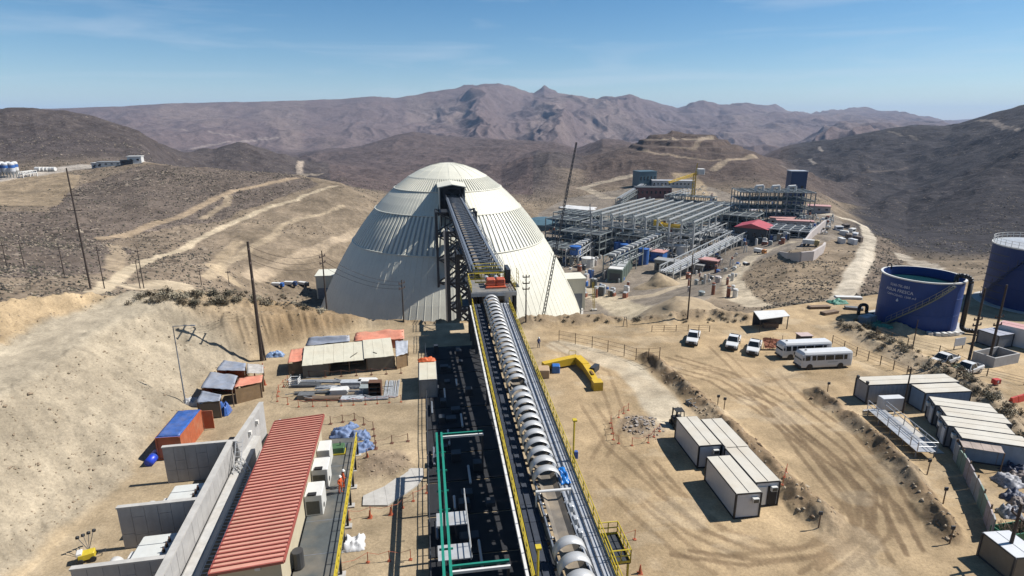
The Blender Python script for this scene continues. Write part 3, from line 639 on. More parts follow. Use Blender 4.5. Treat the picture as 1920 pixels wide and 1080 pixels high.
for x in (-1.75, 1.75):
    m = MB(); m.b2(x - .45, x + .45, G0, G1, 7.42, 7.5); m.build("walkway", steel_dk, gal)
    sx = 1 if x > 0 else -1
    m = MB()
    for dz in (0.55, 1.1): m.tube((sx * (GW + .55), G0, 10.2 + dz), (sx * (GW + .55), G1 - 8, 10.0 + dz), .05, 5)
    m.beam((sx * (GW + .3), G0, 10.12), (sx * (GW + .3), G1 - 8, 9.95), .55, .06)
    m.build("upper_walkway", steel_bl, gal)
    pm = MB(); pm.beam((0, 0, 0), (0, 0, 1.1), 0.06); pm = pm.mesh("rail_post", steel_bl)
    for i in range(0, 44): obj("rail_post", pm, gal, (sx * (GW + .55), G0 + .5 + i * 2.3, 10.15 - i * .004))
# trestles
def trestle(s, wid, topz, label, depth=6.0):
    g = min(ground(*ax(-wid / 2, s)[:2]), ground(*ax(wid / 2, s)[:2])) - .3
    o = thing("trestle_tower", label, "trestle", ax(0, s, g), ARZ)
    H = topz - g
    for x in (-wid / 2, wid / 2):
        for y in (0, depth): m = MB(); m.beam((x, y, 0), (x, y, H), 0.75); m.build("leg", steel_dk, o)
    nb = max(2, round(H / 7.0)); hh = H / nb
    for i in range(nb):
        z0, z1 = i * hh, (i + 1) * hh
        for y in (0, depth):
            m = MB(); m.beam((-wid / 2, y, z1 - .3), (wid / 2, y, z1 - .3), 0.4); m.build("girt", steel_dk, o)
            m = MB(); m.beam((-wid / 2, y, z0), (wid / 2, y, z1), 0.42); m.beam((wid / 2, y + .05, z0), (-wid / 2, y + .05, z1), 0.42); m.build("cross_brace", steel_dk, o)
        m = MB(); m.b2(-wid * .42, wid * .1, .4, depth - .4, z1 - .2, z1 - .08); m.build("stair_landing", steel_dk, o)
        m = MB(); m.beam((-wid * .38, depth * .3, z0), (wid * .08, depth * .3, z1), .9, .15); m.build("stair_flight", steel_dk, o)
        for x in (-wid / 2, wid / 2):
            m = MB(); m.beam((x, 0, z1 - .3), (x, depth, z1 - .3), 0.35); m.beam((x, 0, z0), (x, depth, z1), 0.25); m.build("side_brace", steel_dk, o)
    return o
trestle(146, 12.5, 7.0, "tall dark braced trestle holding the gallery just before the dome", 7)
trestle(112, 8.5, 7.0, "dark braced trestle under the middle of the gallery")
trestle(84, 6.5, 7.0, "shorter dark trestle behind the transfer tower")
m = MB(); a_, b_ = ax(-4.6, 119, ground(*ax(-4.6, 119)[:2])), ax(-4.6, 119, 6)
m.tube(a_, b_, .45, 10); tag(m.build("downpipe", galv), "pale vertical pipe rising through the dark trestle", "pipe")

# ---- transfer tower with the drive
tw = thing("transfer_tower", "dark transfer tower with grey deck and yellow handrails", "tower", ax(0, 50, 0), ARZ)
DZ = 9.2
m = MB(); m.b2(-3.5, 3.5, -3.6, 4.0, DZ - .3, DZ); m.build("deck", mat("deck plate", (0.22, 0.22, 0.21), .6, .3, var=.25, dust=.4), tw)
m = MB(); m.beam((-3.5, -3.75, DZ - .35), (3.5, -3.75, DZ - .35), .12, .6); m.build("deck_edge", galv, tw)
for x in (-3.3, 3.3):
    for y in (-3.3, 0.3, 3.8): m = MB(); m.beam((x, y, -.5), (x, y, DZ - .3), .4); m.build("column", steel_dk, tw)
for x in (-3.3, 3.3):
    m = MB(); m.b2(x - .06, x + .06, -3.1, 3.8, 5.2, DZ - .35); m.build("side_cladding", steel_dk, tw)
m = MB(); m.b2(-3.1, 3.1, 3.4, 3.5, 2, DZ - .35); m.build("rear_cladding", steel_dk, tw)
for z in (3.0, 6.0):
    m = MB(); m.beam((-3.3, -3.3, z), (3.3, -3.3, z), .25); m.beam((-3.3, 3.8, z), (3.3, 3.8, z), .25); m.build("girt", steel_dk, tw)
m = MB(); m.beam((-3.3, -3.35, 0), (3.3, -3.35, 3), .15); m.beam((3.3, -3.35, 0), (-3.3, -3.35, 3), .15); m.build("cross_brace", steel_dk, tw)
# drive: base frame, twin housings, motor
m = MB(); m.b2(-1.0, 2.1, -1.9, 0.5, DZ, DZ + .25); dv = m.build("drive_base", orange_red, tw)
for x0 in (-.85, .68):
    m = MB(); m.cbox(x0, x0 + 1.35, -1.3, .2, DZ + .25, DZ + 1.35, .12); h_ = m.build("gear_housing", orange_red, tw)
    m = MB(); m.tube((x0 + .2, .5, DZ + .95), (x0 + .2, 1.6, DZ + .95), .35, 10); m.build("motor", galv, tw)
m = MB(); m.beam((-1.2, -2.1, DZ + .2), (2.4, -2.1, DZ + .2), .1); m.beam((-1.2, -2.1, DZ + .75), (2.4, -2.1, DZ + .75), .08); m.build("guard_rail", orange_red, tw)
def rail(o, pts, h=1.1, step=1.6, m_=None, name="handrail", toe=True):
    m_ = m_ or yellow
    pts = [Vector(p) for p in pts]
    r_ = MB()
    for a, b in zip(pts[:-1], pts[1:]):
        for dz in (h, h * .55): r_.tube(a + Vector((0, 0, dz)), b + Vector((0, 0, dz)), .045, 5)
        if toe: r_.beam(a + Vector((0, 0, .1)), b + Vector((0, 0, .1)), .03, .18)
    r_.build(name, m_, o)
    pm = MB(); pm.beam((0, 0, 0), (0, 0, h), .07); pm = pm.mesh(name + "_post", m_)
    for a, b in zip(pts[:-1], pts[1:]):
        k = max(1, round((b - a).length / step))
        for i in range(k + 1): obj(name + "_post", pm, o, a.lerp(b, i / k))
rail(tw, [(-3.4, -3.5, DZ), (-3.4, 3.9, DZ)]); rail(tw, [(3.4, -3.5, DZ), (3.4, 3.9, DZ)])
rail(tw, [(-3.4, 3.9, DZ), (3.4, 3.9, DZ)], step=1.1); rail(tw, [(-2.4, 1.9, DZ), (2.4, 1.9, DZ), (2.4, 3.6, DZ)], h=1.5, step=.9)
m = MB(); m.b2(-2.4, 2.4, 4.2, 6.4, DZ + .9, DZ + 1.0); m.build("upper_deck", steel_dk, tw)
rail(tw, [(-2.4, 4.2, DZ + 1), (2.4, 4.2, DZ + 1)], step=.8); rail(tw, [(-2.4, 6.4, DZ + 1), (2.4, 6.4, DZ + 1)], step=.8)
m = MB(); m.b2(2.65, 3.25, 1.0, 4.6, DZ, DZ + 2.2); m.build("side_shield", steel_dk, tw)
for y in (-1.0, 1.2): m = MB(); m.beam((4.2, y, DZ), (4.2, y, DZ + 2.4), .06); m.build("cage_post", yellow, tw)
m = MB(); m.b2(3.5, 4.3, -1.2, 1.4, DZ - .12, DZ - .04); m.build("side_landing", steel_dk, tw)
m = MB()
for z in (.6, 1.2, 1.8, 2.4): m.path([(4.2, -1.1, DZ + z), (4.2, 1.3, DZ + z)], .035, 5)
m.build("ladder_cage", yellow, tw)
m = MB(); m.b2(-4.9, -3.6, -1.5, 2.5, 6.3, 6.42); m.build("left_landing", steel_dk, tw)
rail(tw, [(-4.8, -1.4, 6.42), (-4.8, 2.4, 6.42)], step=1.2)
m = MB(); m.tube((-1.75, -2.6, 8.1), (1.75, -2.6, 8.1), .62, 16); m.build("head_pulley", belt_m, tw)
m = MB(); m.cbox(1.6, 2.9, -3.4, -1.9, 7.3, 8.6, .15); m.build("bearing_housing", galv, tw)
m = MB(); m.b2(-2.2, 1.7, -2.3, 1.5, 6.3, 8.75); m.build("chute", steel_dk, tw)

# ---- belt conveyor with hooped covers
cv_ = thing("belt_conveyor", "elevated belt conveyor with white hooped covers and yellow handrails", "conveyor", CV0, CRZ)
cv_.scale = (0.92, 1, 1)
S0, S1 = -14.0, 46.3
def cz(s): return 5.15 + 0.05 * s
sl = math.atan(0.05)
def along(mb_, name, m_, o=None): return mb_.build(name, m_, o or cv_)
m = MB()
for a, b in ((-.8, -.42), (-.42, .42), (.42, .8)):
    za = .28 if abs(a) > .5 else 0.0; zb_ = .28 if abs(b) > .5 else 0.0
    m.add([(a, S0, cz(S0) + .55 + za), (b, S0, cz(S0) + .55 + zb_), (b, S1, cz(S1) + .55 + zb_), (a, S1, cz(S1) + .55 + za), (a, S0, cz(S0) + .5 + za), (b, S0, cz(S0) + .5 + zb_), (b, S1, cz(S1) + .5 + zb_), (a, S1, cz(S1) + .5 + za)], [(0, 1, 2, 3), (7, 6, 5, 4), (0, 4, 5, 1), (1, 5, 6, 2), (2, 6, 7, 3), (3, 7, 4, 0)])
m.build("belt", belt_m, cv_)
for x in (-1.05, 1.05): m = MB(); m.beam((x, S0, cz(S0) + .45), (x, S1, cz(S1) + .45), .14, .35); m.build("stringer", steel_bl, cv_)
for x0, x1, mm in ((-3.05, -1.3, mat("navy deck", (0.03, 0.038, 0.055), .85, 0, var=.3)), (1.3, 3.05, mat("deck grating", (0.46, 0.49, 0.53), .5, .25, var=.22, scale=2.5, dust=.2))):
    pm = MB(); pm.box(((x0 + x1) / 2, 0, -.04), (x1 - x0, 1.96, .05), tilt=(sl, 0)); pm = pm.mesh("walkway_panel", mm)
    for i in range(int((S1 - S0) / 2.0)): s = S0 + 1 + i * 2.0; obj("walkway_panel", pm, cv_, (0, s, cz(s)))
    m = MB()
    for x in (x0 + .35, x0 + .85, x1 - .3): m.beam((x, S0, cz(S0) + .06), (x, S1, cz(S1) + .06), .05, .06)
    m.build("cable_run", steel_dk, cv_)
for x in (-3.05, 3.05): rail(cv_, [(x, S0, cz(S0)), (x, S1 - 1, cz(S1 - 1))], step=1.5)
m = MB(); m.beam((-3.35, S0, cz(S0) - .05), (-3.35, S1 - 1, cz(S1 - 1) - .05), .22, .3); m.build("edge_girder", white_p, cv_)
for x in (-2.9, 2.9):
    m = MB(); m.beam((x, S0, cz(S0) - .2), (x, S1, cz(S1) - .2), .25, .3); m.build("upper_chord", steel_dk, cv_)
    m = MB(); m.beam((x, S0, cz(S0) - 2.5), (x, S1, cz(S1) - 2.5), .25, .3); m.build("lower_chord", steel_dk, cv_)
vp = MB(); vp.beam((0, 0, -2.5), (0, 0, -.2), .16); vp = vp.mesh("truss_post", steel_dk)
dg = MB(); dg.beam((0, 0, -2.5), (0, 2.5, -.2), .14); dg = dg.mesh("truss_diagonal", steel_dk)
cb = MB(); cb.beam((-2.9, 0, -.2), (2.9, 0, -.2), .2); cb.beam((-2.9, 0, -2.5), (2.9, 0, -2.5), .2); cb = cb.mesh("cross_frame", steel_dk)
i = 0; s = S0
while s < S1:
    obj("cross_frame", cb, cv_, (0, s, cz(s)))
    for x in (-2.9, 2.9):
        obj("truss_post", vp, cv_, (x, s, cz(s))); obj("truss_diagonal", dg, cv_, (x, s, cz(s)))
    s += 2.5
def hoop(r=1.28, wd=.86, n=16):
    mb = MB(); t_ = .035
    ang = [math.pi * (k / n) for k in range(n + 1)]
    ring = lambda rr, y: [(rr * math.cos(a), y, rr * math.sin(a)) for a in ang]
    vs = ring(r, -wd / 2) + ring(r, wd / 2) + ring(r - t_, -wd / 2) + ring(r - t_, wd / 2); k = n + 1
    fs = []
    for i in range(n):
        fs += [(i, i + 1, k + i + 1, k + i), (2 * k + i, 3 * k + i, 3 * k + i + 1, 2 * k + i + 1), (i, 2 * k + i, 2 * k + i + 1, i + 1), (k + i, k + i + 1, 3 * k + i + 1, 3 * k + i)]
    fs += [(0, k, 3 * k, 2 * k), (n, 2 * k + n, 3 * k + n, k + n)]
    mb.add(vs, fs)
    return mb.mesh("belt_cover", white_cov, True)
white_cov = mat("belt cover white", (0.60, 0.60, 0.585), 0.38, 0.15, var=0.08, scale=1.5, dust=0.15)
hm_ = hoop()
s = 1.8; k = 0; SKIP = 11
while s < 45.5:
    if k != SKIP: obj("belt_cover", hm_, cv_, (0, s, cz(s) + .62))
    s += 1.37; k += 1
for s in (-6.3, -7.8, -9.3, -10.8, -12.3): obj("belt_cover", hm_, cv_, (0, s, cz(s) + .62))
idl = MB(); idl.tube((-.45, 0, .42), (.45, 0, .42), .08, 8); idl.tube((.45, 0, .42), (1.0, 0, .72), .08, 8); idl.tube((-.45, 0, .42), (-1.0, 0, .72), .08, 8); idl.beam((-1.0, 0, .3), (1.0, 0, .3), .08); idl = idl.mesh("idler", galv)
for i in range(18): s = -13 + i * 1.2; obj("idler", idl, cv_, (0, s, cz(s)))
m = MB(); m.tube((-1.45, -.4, cz(0) + 1.35), (1.6, -.4, cz(0) + 1.35), .11, 10); m.beam((-1.4, -.4, cz(0)), (-1.4, -.4, cz(0) + 1.4), .14); m.beam((1.5, -.4, cz(0)), (1.5, -.4, cz(0) + 1.4), .14); m.build("cross_pipe", white_p, cv_)
for s in (-1.6, -3.0, -4.4): m = MB(); m.cbox(1.15, 1.55, s, s + .5, cz(s) + .2, cz(s) + .75, .06); m.build("switch_box", galv, cv_)
for s in (-9.0, 9.0, 27.0, 44.0):
    m = MB(); g = 0.0
    for x in (-2.6, 2.6): m.beam((x, s, -.4), (x * .98, s, cz(s) - 2.5), .38)
    m.beam((-2.6, s, .3), (2.6, s, cz(s) - 2.7), .2); m.beam((2.6, s + .02, .3), (-2.6, s + .02, cz(s) - 2.7), .2)
    m.build("support_bent", steel_dk, cv_)
# side platform, lamp posts
pz = cz(-5) - .5
m = MB(); m.b2(3.1, 4.7, -6.4, -3.4, pz - .1, pz); m.build("side_platform", steel_dk, cv_)
rail(cv_, [(3.15, -6.4, pz), (4.7, -6.4, pz), (4.7, -3.4, pz), (3.15, -3.4, pz)], step=.8)
for y in (-6.2, -3.6): m = MB(); m.beam((4.6, y, 0), (4.6, y, pz), .14); m.build("platform_leg", yellow, cv_)
def lamp_post(x, s, h, label):
    o = thing("lamp_post", label, "lamp post", cx(x, s, cz(s) - .3), CRZ)
    m = MB(); m.tube((0, 0, 0), (0, 0, h), .085, 8); m.build("pole", yellow, o)
    m = MB(); m.b2(-.18, .18, -.3, .12, h, h + .14); m.build("lamp_head", yellow, o)
    m = MB(); m.cbox(.06, .4, -.15, .15, .5, 1.2, .03); m.build("junction_box", mat("blue box", (0.04, 0.10, 0.33), .5), o)
lamp_post(3.3, 5.2, 4.2, "yellow lamp post with blue box on the conveyor's right side")
lamp_post(-2.85, -8.3, 3.6, "yellow lamp post on the conveyor's left side near the bottom edge")
def cloth(name, label, cat, c, sx, sy, hh, m_, rz=0, seed=1, edge=.1):
    mb = MB()
    def f(u, v):
        e = min(u, 1 - u, v, 1 - v) * 2
        q = float(fbm(np.array([u * 6.5 + seed * 7.1]), np.array([v * 6.5 + seed * 3.7]), 4, seed)[0])
        return ((u - .5) * sx * (1 + .2 * q), (v - .5) * sy * (1 + .2 * q), max(.03, hh * (min(1, e * 2.2)) * (.65 + .6 * q) + .04))
    mb.sheet(f, 18, 18, .03)
    return tag(mb.build(name, m_, None, True, loc=c, rz=rz), label, cat)
blue_tarp = mat("blue tarpaulin", (0.035, 0.11, 0.36), .45, var=.3, scale=2, dust=.15)
cloth("tarpaulin", "bright blue sheet dropped on the conveyor walkway", "tarpaulin", cx(1.75, 3.0, cz(3.0)), .9, 2.0, .75, mat("bright blue sheet", (0.01, 0.2, 0.62), .4), ARZ, 3)

# ---- slabs coloured near black to paint in the conveyor's shade, and the green pipe frame over it
o = thing("shade_deck", "dark steel deck and pits lying in the conveyor's shade", "deck", ax(-7.5, 0, 0), ARZ)
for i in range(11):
    m = MB(); s0 = -9 + i * 5.2; m.b2(-3.3, 6.6, s0, s0 + 5.0, -.02, .10); m.build("shade_slab", shade_floor, o)
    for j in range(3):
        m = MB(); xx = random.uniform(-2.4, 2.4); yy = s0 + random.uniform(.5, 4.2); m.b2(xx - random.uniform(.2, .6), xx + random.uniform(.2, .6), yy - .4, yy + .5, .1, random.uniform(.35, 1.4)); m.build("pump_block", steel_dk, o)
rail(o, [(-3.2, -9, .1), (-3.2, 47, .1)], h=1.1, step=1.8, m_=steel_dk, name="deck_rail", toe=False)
for i in range(12):
    m = MB(); s0 = -8 + i * 3.7; m.tube((-2.6 + (i % 3) * 1.7, s0, .5), (-2.6 + (i % 3) * 1.7, s0 + random.uniform(1.5, 3.4), .5), .12, 6); m.build("pipe", galv if i % 3 else steel_bl, o)
green = mat("green pipe paint", (0.015, 0.22, 0.15), .45, var=.12)
gf = thing("green_steelwork", "green twin pipe frame standing in the shade left of the conveyor", "pipe frame", ax(-9.5, 0, 0), ARZ)
GZ = 4.6
for x in (-.25, .22): m = MB(); m.beam((x, -11, GZ), (x, 13.2, GZ), .2, .26); m.build("long_beam", green, gf)
for s in (-5.6, 12.4, 11.0):
    for d_ in (0, .55):
        if s == 11.0: continue
        m = MB(); m.beam((.3, s + d_, GZ), (4.3, s + d_, GZ), .16, .2); m.build("cross_beam", green if d_ else white_p, gf)
for s in (-10.5, -5.4, 1, 7, 13): m = MB(); m.beam((0, s, 0), (0, s, GZ - .1), .2); m.build("post", steel_dk, gf); 
for s in (-5.3, 12.7): m = MB(); m.beam((4.2, s, 0), (4.2, s, GZ), .18); m.build("post", steel_dk, gf)
for s in (-8, -3, 1.5, 4, 7, 10): m = MB(); m.box((0, s, GZ - .2), (1.0, .1, .12)); m.build("bracket", green, gf)
for s in (-.5, 3.5):
    m = MB(); m.b2(-.6, 2.0, s - .8, s + .9, 1.9, 2.0); m.build("small_platform", galv, gf)
rail(gf, [(1.9, -1.5, 2.0), (1.9, 6, 2.0)], step=1.5, m_=galv, name="inner_rail", toe=False)
# ================================================================ left yard
red_roof = mat("red roof sheet", (0.70, 0.33, 0.245), .65, var=.14, scale=.8, dust=.3)
red_dk = mat("red roof trim", (0.34, 0.085, 0.06), .5, var=.1)
cream = mat("cream wall", (0.60, 0.52, 0.36), .6, var=.07, scale=1.2, dust=.15)
deck_g = mat("grey deck rubber", (0.075, 0.085, 0.085), .7, var=.25, scale=1.0, dust=.25)
ac_white = mat("ac casing", (0.70, 0.69, 0.64), .5, var=.06)
ac_dark = mat("ac grille", (0.10, 0.095, 0.075), .6, var=.2, scale=6)
black = mat("black rubber", (0.012, 0.012, 0.013), .7, var=.2)
wood = mat("weathered wood", (0.20, 0.135, 0.085), .85, var=.3, scale=3)
# ---- electrical room under the red roof
ER = P(398, 1062, 5.2); ER2 = P(517, 787, 5.2)
erz = rot_to(ER, ER2); EL = (ER2 - ER).length; EW = 4.45
eh = thing("electrical_room", "long cream electrical room on stilts under a red ribbed roof", "building", (ER.x, ER.y, 0), erz)
m = MB(); m.b2(.15, EW - .15, .2, EL - .2, 1.8, 4.9); m.build("wall", cream, eh)
NP = 46; pw = (EL + .5) / NP
pm = MB(); zt = 5.2
pm.add([(-.15, 0, zt - .32), (EW + .15, 0, zt), (EW + .15, pw * .985, zt), (-.15, pw * .985, zt - .32), (-.15, 0, zt - .38), (EW + .15, 0, zt - .06), (EW + .15, pw * .985, zt - .06), (-.15, pw * .985, zt - .38)], [(0, 1, 2, 3), (7, 6, 5, 4), (0, 4, 5, 1), (1, 5, 6, 2), (2, 6, 7, 3), (3, 7, 4, 0)])
pm.mat(1); pm.beam((-.15, pw * .93, zt - .28), (EW + .15, pw * .93, zt + .04), .11, .13)
pmm = pm.mesh("roof_panel", [red_roof, red_dk])
for i in range(NP): obj("roof_panel", pmm, eh, (0, -.25 + i * pw, 0))
m = MB(); m.beam((-.2, -.25, 4.78), (-.2, EL + .25, 4.78), .12, .22); m.beam((EW + .2, -.25, 5.12), (EW + .2, EL + .25, 5.12), .12, .22); m.beam((-.2, -.32, 4.82), (EW + .2, -.32, 5.14), .12, .2); m.beam((-.2, EL + .32, 4.82), (EW + .2, EL + .32, 5.14), .12, .2); m.build("fascia", red_dk, eh)
m = MB(); m.b2(2.6, 2.95, .05, .2, 4.35, 4.75); m.build("wall_lamp", white_p, eh)
m = MB(); m.b2(.9, 1.9, .14, .198, 1.85, 3.95); m.build("door", mat("door grey", (0.3, 0.28, 0.22), .6), eh)
m = MB(); m.b2(0, EW, 0, EL, 1.5, 1.8); m.build("floor_frame", steel_dk, eh)
DW = 3.3
m = MB(); m.b2(EW - .1, EW + DW, -6, EL + 1.2, 1.68, 1.8); m.build("deck", deck_g, eh)
for y in np.arange(-4, EL, 4.1): m = MB(); m.b2(EW + .02, EW + DW - .02, y, y + .05, 1.8, 1.81); m.build("deck_joint", steel_bl, eh)
rail(eh, [(EW + DW - .05, -6, 1.8), (EW + DW - .05, EL + .2, 1.8)], h=1.1, step=1.3)
for y in np.arange(-5, EL + 1, 2.9):
    m = MB(); m.beam((EW + DW - .1, y, 0), (EW + DW - .1, y, 1.7), .2); m.build("deck_post", black, eh)
    m = MB(); m.b2(EW + DW - .4, EW + DW + .25, y - .3, y + .3, -.1, .16); m.build("post_footing", conc, eh)
for i, y in enumerate((5.6, 9.1, 13.0, 16.6)):
    ox = EW - .1
    if i in (1, 2):
        m = MB(); m.cbox(ox, ox + 1.45, y, y + 2.1, 1.82, 3.75, .05); a = m.build("air_conditioner", ac_white, eh)
        m = MB(); m.b2(ox + .12, ox + 1.2, y - .03, y + .01, 1.95, 3.2); m.build("grille", ac_dark, a)
        m = MB(); m.tube((ox + 1.46, y + .6, 2.4), (ox + 1.49, y + .6, 2.4), .22, 10); m.build("vent", black, a)
        m = MB(); m.b2(ox + .3, ox + 1.0, y - .05, y + .35, 3.752, 3.86); m.build("duct_collar", black, a)
    elif i == 3:
        m = MB(); m.cbox(ox, ox + 1.2, y, y + 1.9, 1.82, 3.6, .05); a = m.build("air_conditioner", ac_white, eh)
        m = MB(); m.b2(ox - .05, ox + 1.35, y - .9, y - .85, 1.9, 3.4); m.build("open_door", mat("grey door leaf", (.22, .22, .23), .6), a)
    else:
        m = MB(); m.tube((ox + .45, y - 2.6, 1.9), (ox + .45, y - 2.6, 3.3), .42, 12); a = m.build("gas_cylinder", mat("dark cylinder", (.05, .05, .05), .5), eh)
# deck visitors
def person(label, c, rz, cloth_m, h=1.72):
    o = thing("person", label, "person", c, rz)
    me = bpy.data.meshes.new("body")
    J = [(0, 0, .92), (0, .01, 1.12), (0, .02, 1.36), (0, .02, 1.47), (0, -.01, 1.56), (0, -.02, 1.68),
         (.1, 0, .88), (.12, -.03, .48), (.12, .03, .08), (.12, -.12, .04), (-.1, 0, .88), (-.13, .05, .48), (-.13, .1, .08), (-.13, -.05, .04),
         (.2, .02, 1.40), (.26, .02, 1.12), (.24, -.16, .95), (-.2, .02, 1.40), (-.27, .03, 1.12), (-.22, -.17, 1.0)]
    R_ = [.15, .14, .16, .07, .1, .09, .09, .065, .045, .045, .09, .065, .045, .045, .07, .05, .04, .07, .05, .04]
    E = [(0, 1), (1, 2), (2, 3), (3, 4), (4, 5), (0, 6), (6, 7), (7, 8), (8, 9), (0, 10), (10, 11), (11, 12), (12, 13), (2, 14), (14, 15), (15, 16), (2, 17), (17, 18), (18, 19)]
    me.from_pydata(J, E, []); b_ = obj("body", me, o); me.materials.append(cloth_m)
    sm = b_.modifiers.new("Skin", 'SKIN'); b_.modifiers.new("Sub", 'SUBSURF').render_levels = 1
    for i, r_ in enumerate(R_): me.skin_vertices[0].data[i].radius = (r_, r_)
    me.skin_vertices[0].data[0].use_root = True
    m = MB(); m.lathe([(.135, 0), (.14, .04), (.12, .11), (.06, .16), (0, .17)], 12, (0, -.02, 1.64)); m.lathe([(.135, 0), (.17, .0), (.17, .015), (.13, .03)], 12, (0, -.03, 1.64)); m.build("helmet", white_p, o, True)
def loc2(o, x, y, z):
    return Matrix.Translation(o.location) @ Matrix.Rotation(o.rotation_euler.z, 4, 'Z') @ Vector((x, y, z))
org_cloth = mat("orange work suit", (0.62, 0.10, 0.02), .8, var=.25, scale=5)
person("worker in orange overalls leaning by the yellow handrail", loc2(eh, EW + 2.5, 12.0, 1.81), 1.2, org_cloth)
person("worker in orange suit behind the first worker on the deck", loc2(eh, EW + 2.7, 12.9, 1.81), 2.0, org_cloth)
person("worker in blue overalls standing at the small hut by the railing", P(1010, 652), .4, mat("dark blue suit", (.03, .05, .14), .8))
# generator at the deck's far end
c = loc2(eh, EW + 1.5, EL - 1.6, 1.81)
o = thing("generator", "small green machine at the far end of the grey deck", "machine", c, erz)
m = MB(); m.cbox(-.7, .7, -.5, .5, .15, .8, .05); m.build("casing", mat("machine green", (.06, .13, .05), .6), o)
m = MB(); m.b2(-.75, .75, -.55, .55, 0, .15); m.build("frame", yellow, o); m = MB(); m.tube((.3, 0, .8), (.3, 0, 1.2), .06, 6); m.build("exhaust", steel_dk, o)
# ---- concrete blast walls with transformers
W0 = P(303, 1048, 3.9); W1 = P(423, 827, 3.9)
wrz = rot_to(W0, W1); WL = (W1 - W0).length
bw = thing("blast_wall", "pale concrete fire wall with three dark cross walls", "wall", (W0.x, W0.y, 0), wrz)
grey_c = mat("fire wall concrete", (0.40, 0.39, 0.375), .85, var=.14, scale=.9, bump=.08, streak=.18)
def panel_wall(o, x0, x1, y0, y1, h, pl, rows, name="wall_panel"):
    "wall of separate cast panels with open joints"
    Lx, Ly = x1 - x0, y1 - y0; L_ = max(Lx, Ly); k = max(1, round(L_ / pl)); gp = .012
    for i in range(k):
        cut = [0, h] if rows == 1 else ([0, h * random.uniform(.3, .45), h * random.uniform(.6, .8), h] if i % 2 else [0, h * .36, h])
        for a, b in zip(cut[:-1], cut[1:]):
            m = MB(); t0, t1 = i / k, (i + 1) / k; j = random.uniform(-.008, .008)
            if Lx > Ly: m.b2(x0 + Lx * t0 + gp, x0 + Lx * t1 - gp, y0 + j, y1 + j, a + gp, b - gp)
            else: m.b2(x0 + j, x1 + j, y0 + Ly * t0 + gp, y0 + Ly * t1 - gp, a + gp, b - gp)
            m.build(name, grey_c, o)
panel_wall(bw, .25, .7, -6, WL, 3.85, 1.15, 1)
m = MB(); m.b2(.2, .75, -6, WL + .05, 3.86, 3.98); m.build("coping", conc, bw)
for i, y in enumerate((0.0, 6.9, WL - .2)):
    panel_wall(bw, -5.9 + .1 * i, .2, y, y + .32, 3.8, 1.05, 2, "cross_wall_panel")
    m = MB(); m.b2(-5.95 + .1 * i, .22, y - .04, y + .36, 3.81, 3.95); m.build("cross_coping", conc, bw)
m = MB(); m.b2(.95, 2.2, -6, WL + 4, .02, 2.0); m.build("trench_kerb", conc, bw)
m = MB(); m.b2(1.05, 1.75, -6, WL + 4, 2.0, 2.08); m.build("trench_lid", mat("pale trench lid", (.5, .49, .46), .7, var=.2, dust=.2), bw)
F0 = P(490, 755, 3.9)
fw = thing("screen_wall", "tall pale concrete wall beyond the transformer bays", "wall", (W1.x + .9, W1.y + .8, 0), rot_to((W1.x + .9, W1.y + .8), F0))
FL = (F0 - Vector((W1.x + .9, W1.y + .8, 3.9))).length
panel_wall(fw, -.2, .2, -1.0, FL, 3.9, 1.6, 1)
m = MB(); m.b2(-.24, .24, -1.0, FL + .03, 3.91, 4.0); m.build("coping", conc, fw)
m = MB(); m.beam((-.6, -.5, 3.2), (-.6, FL - 1, 3.2), .3, .1); m.build("cable_duct", steel_dk, fw)
for y in (2.0, 4.3): m = MB(); m.b2(.22, .5, y, y + .35, 2.9, 3.3); m.build("wall_lamp", white_p, fw)
# cable ladders along the wall
def ladder_tray(label, pts, w=.5, m_=None):
    o = thing("cable_tray", label, "cable tray", pts[0])
    m_ = m_ or galv; p0 = Vector(pts[0]); P_ = [Vector(p) - p0 for p in pts]
    for a, b in zip(P_[:-1], P_[1:]):
        d = (b - a).normalized(); sd2 = d.cross(Vector((0, 0, 1))).normalized() * w / 2
        for q in (-1, 1): m = MB(); m.beam(a + sd2 * q, b + sd2 * q, .05, .12); m.build("side_rail", m_, o)
        k = int((b - a).length / .45); m = MB()
        for i in range(k): c = a.lerp(b, (i + .5) / k); m.beam(c - sd2, c + sd2, .05, .04)
        m.build("rungs", m_, o)
        for i in range(max(2, int((b - a).length / 4))): c = a.lerp(b, (i + .5) / max(2, int((b - a).length / 4))); m = MB(); m.beam((c.x, c.y, -p0.z), c, .08); m.build("tray_support", m_, o)
ladder_tray("grey cable ladder running along the foot of the fire wall", [loc2(bw, 2.6, -5, 2.1), loc2(bw, 2.6, WL - 3, 2.1), loc2(bw, 1.5, WL - 1.4, 2.6)])
ladder_tray("grey cable ladder beside the red roof, nearer the building", [loc2(bw, 3.2, 3, 1.7), loc2(bw, 3.2, WL + 3, 1.7)], .35)
ladder_tray("steep cable ladder rising against the pale wall end", [loc2(bw, 1.6, WL - 3.2, 2.1), loc2(bw, 1.4, WL - .4, 4.1)], .6)
m = MB(); m.path([loc2(bw, 3.6, WL - 1, .4), loc2(bw, 3.5, WL + 3, .5), loc2(bw, 3.0, WL + 6, 1.4), loc2(bw, 3.4, WL + 8, 1.5)], .22, 8); tag(m.build("drain_pipe", galv), "curved pale pipe beside the red roof's far corner", "pipe")
tr_white = mat("transformer enamel", (0.66, 0.67, 0.63), .45, var=.06, dust=.15)
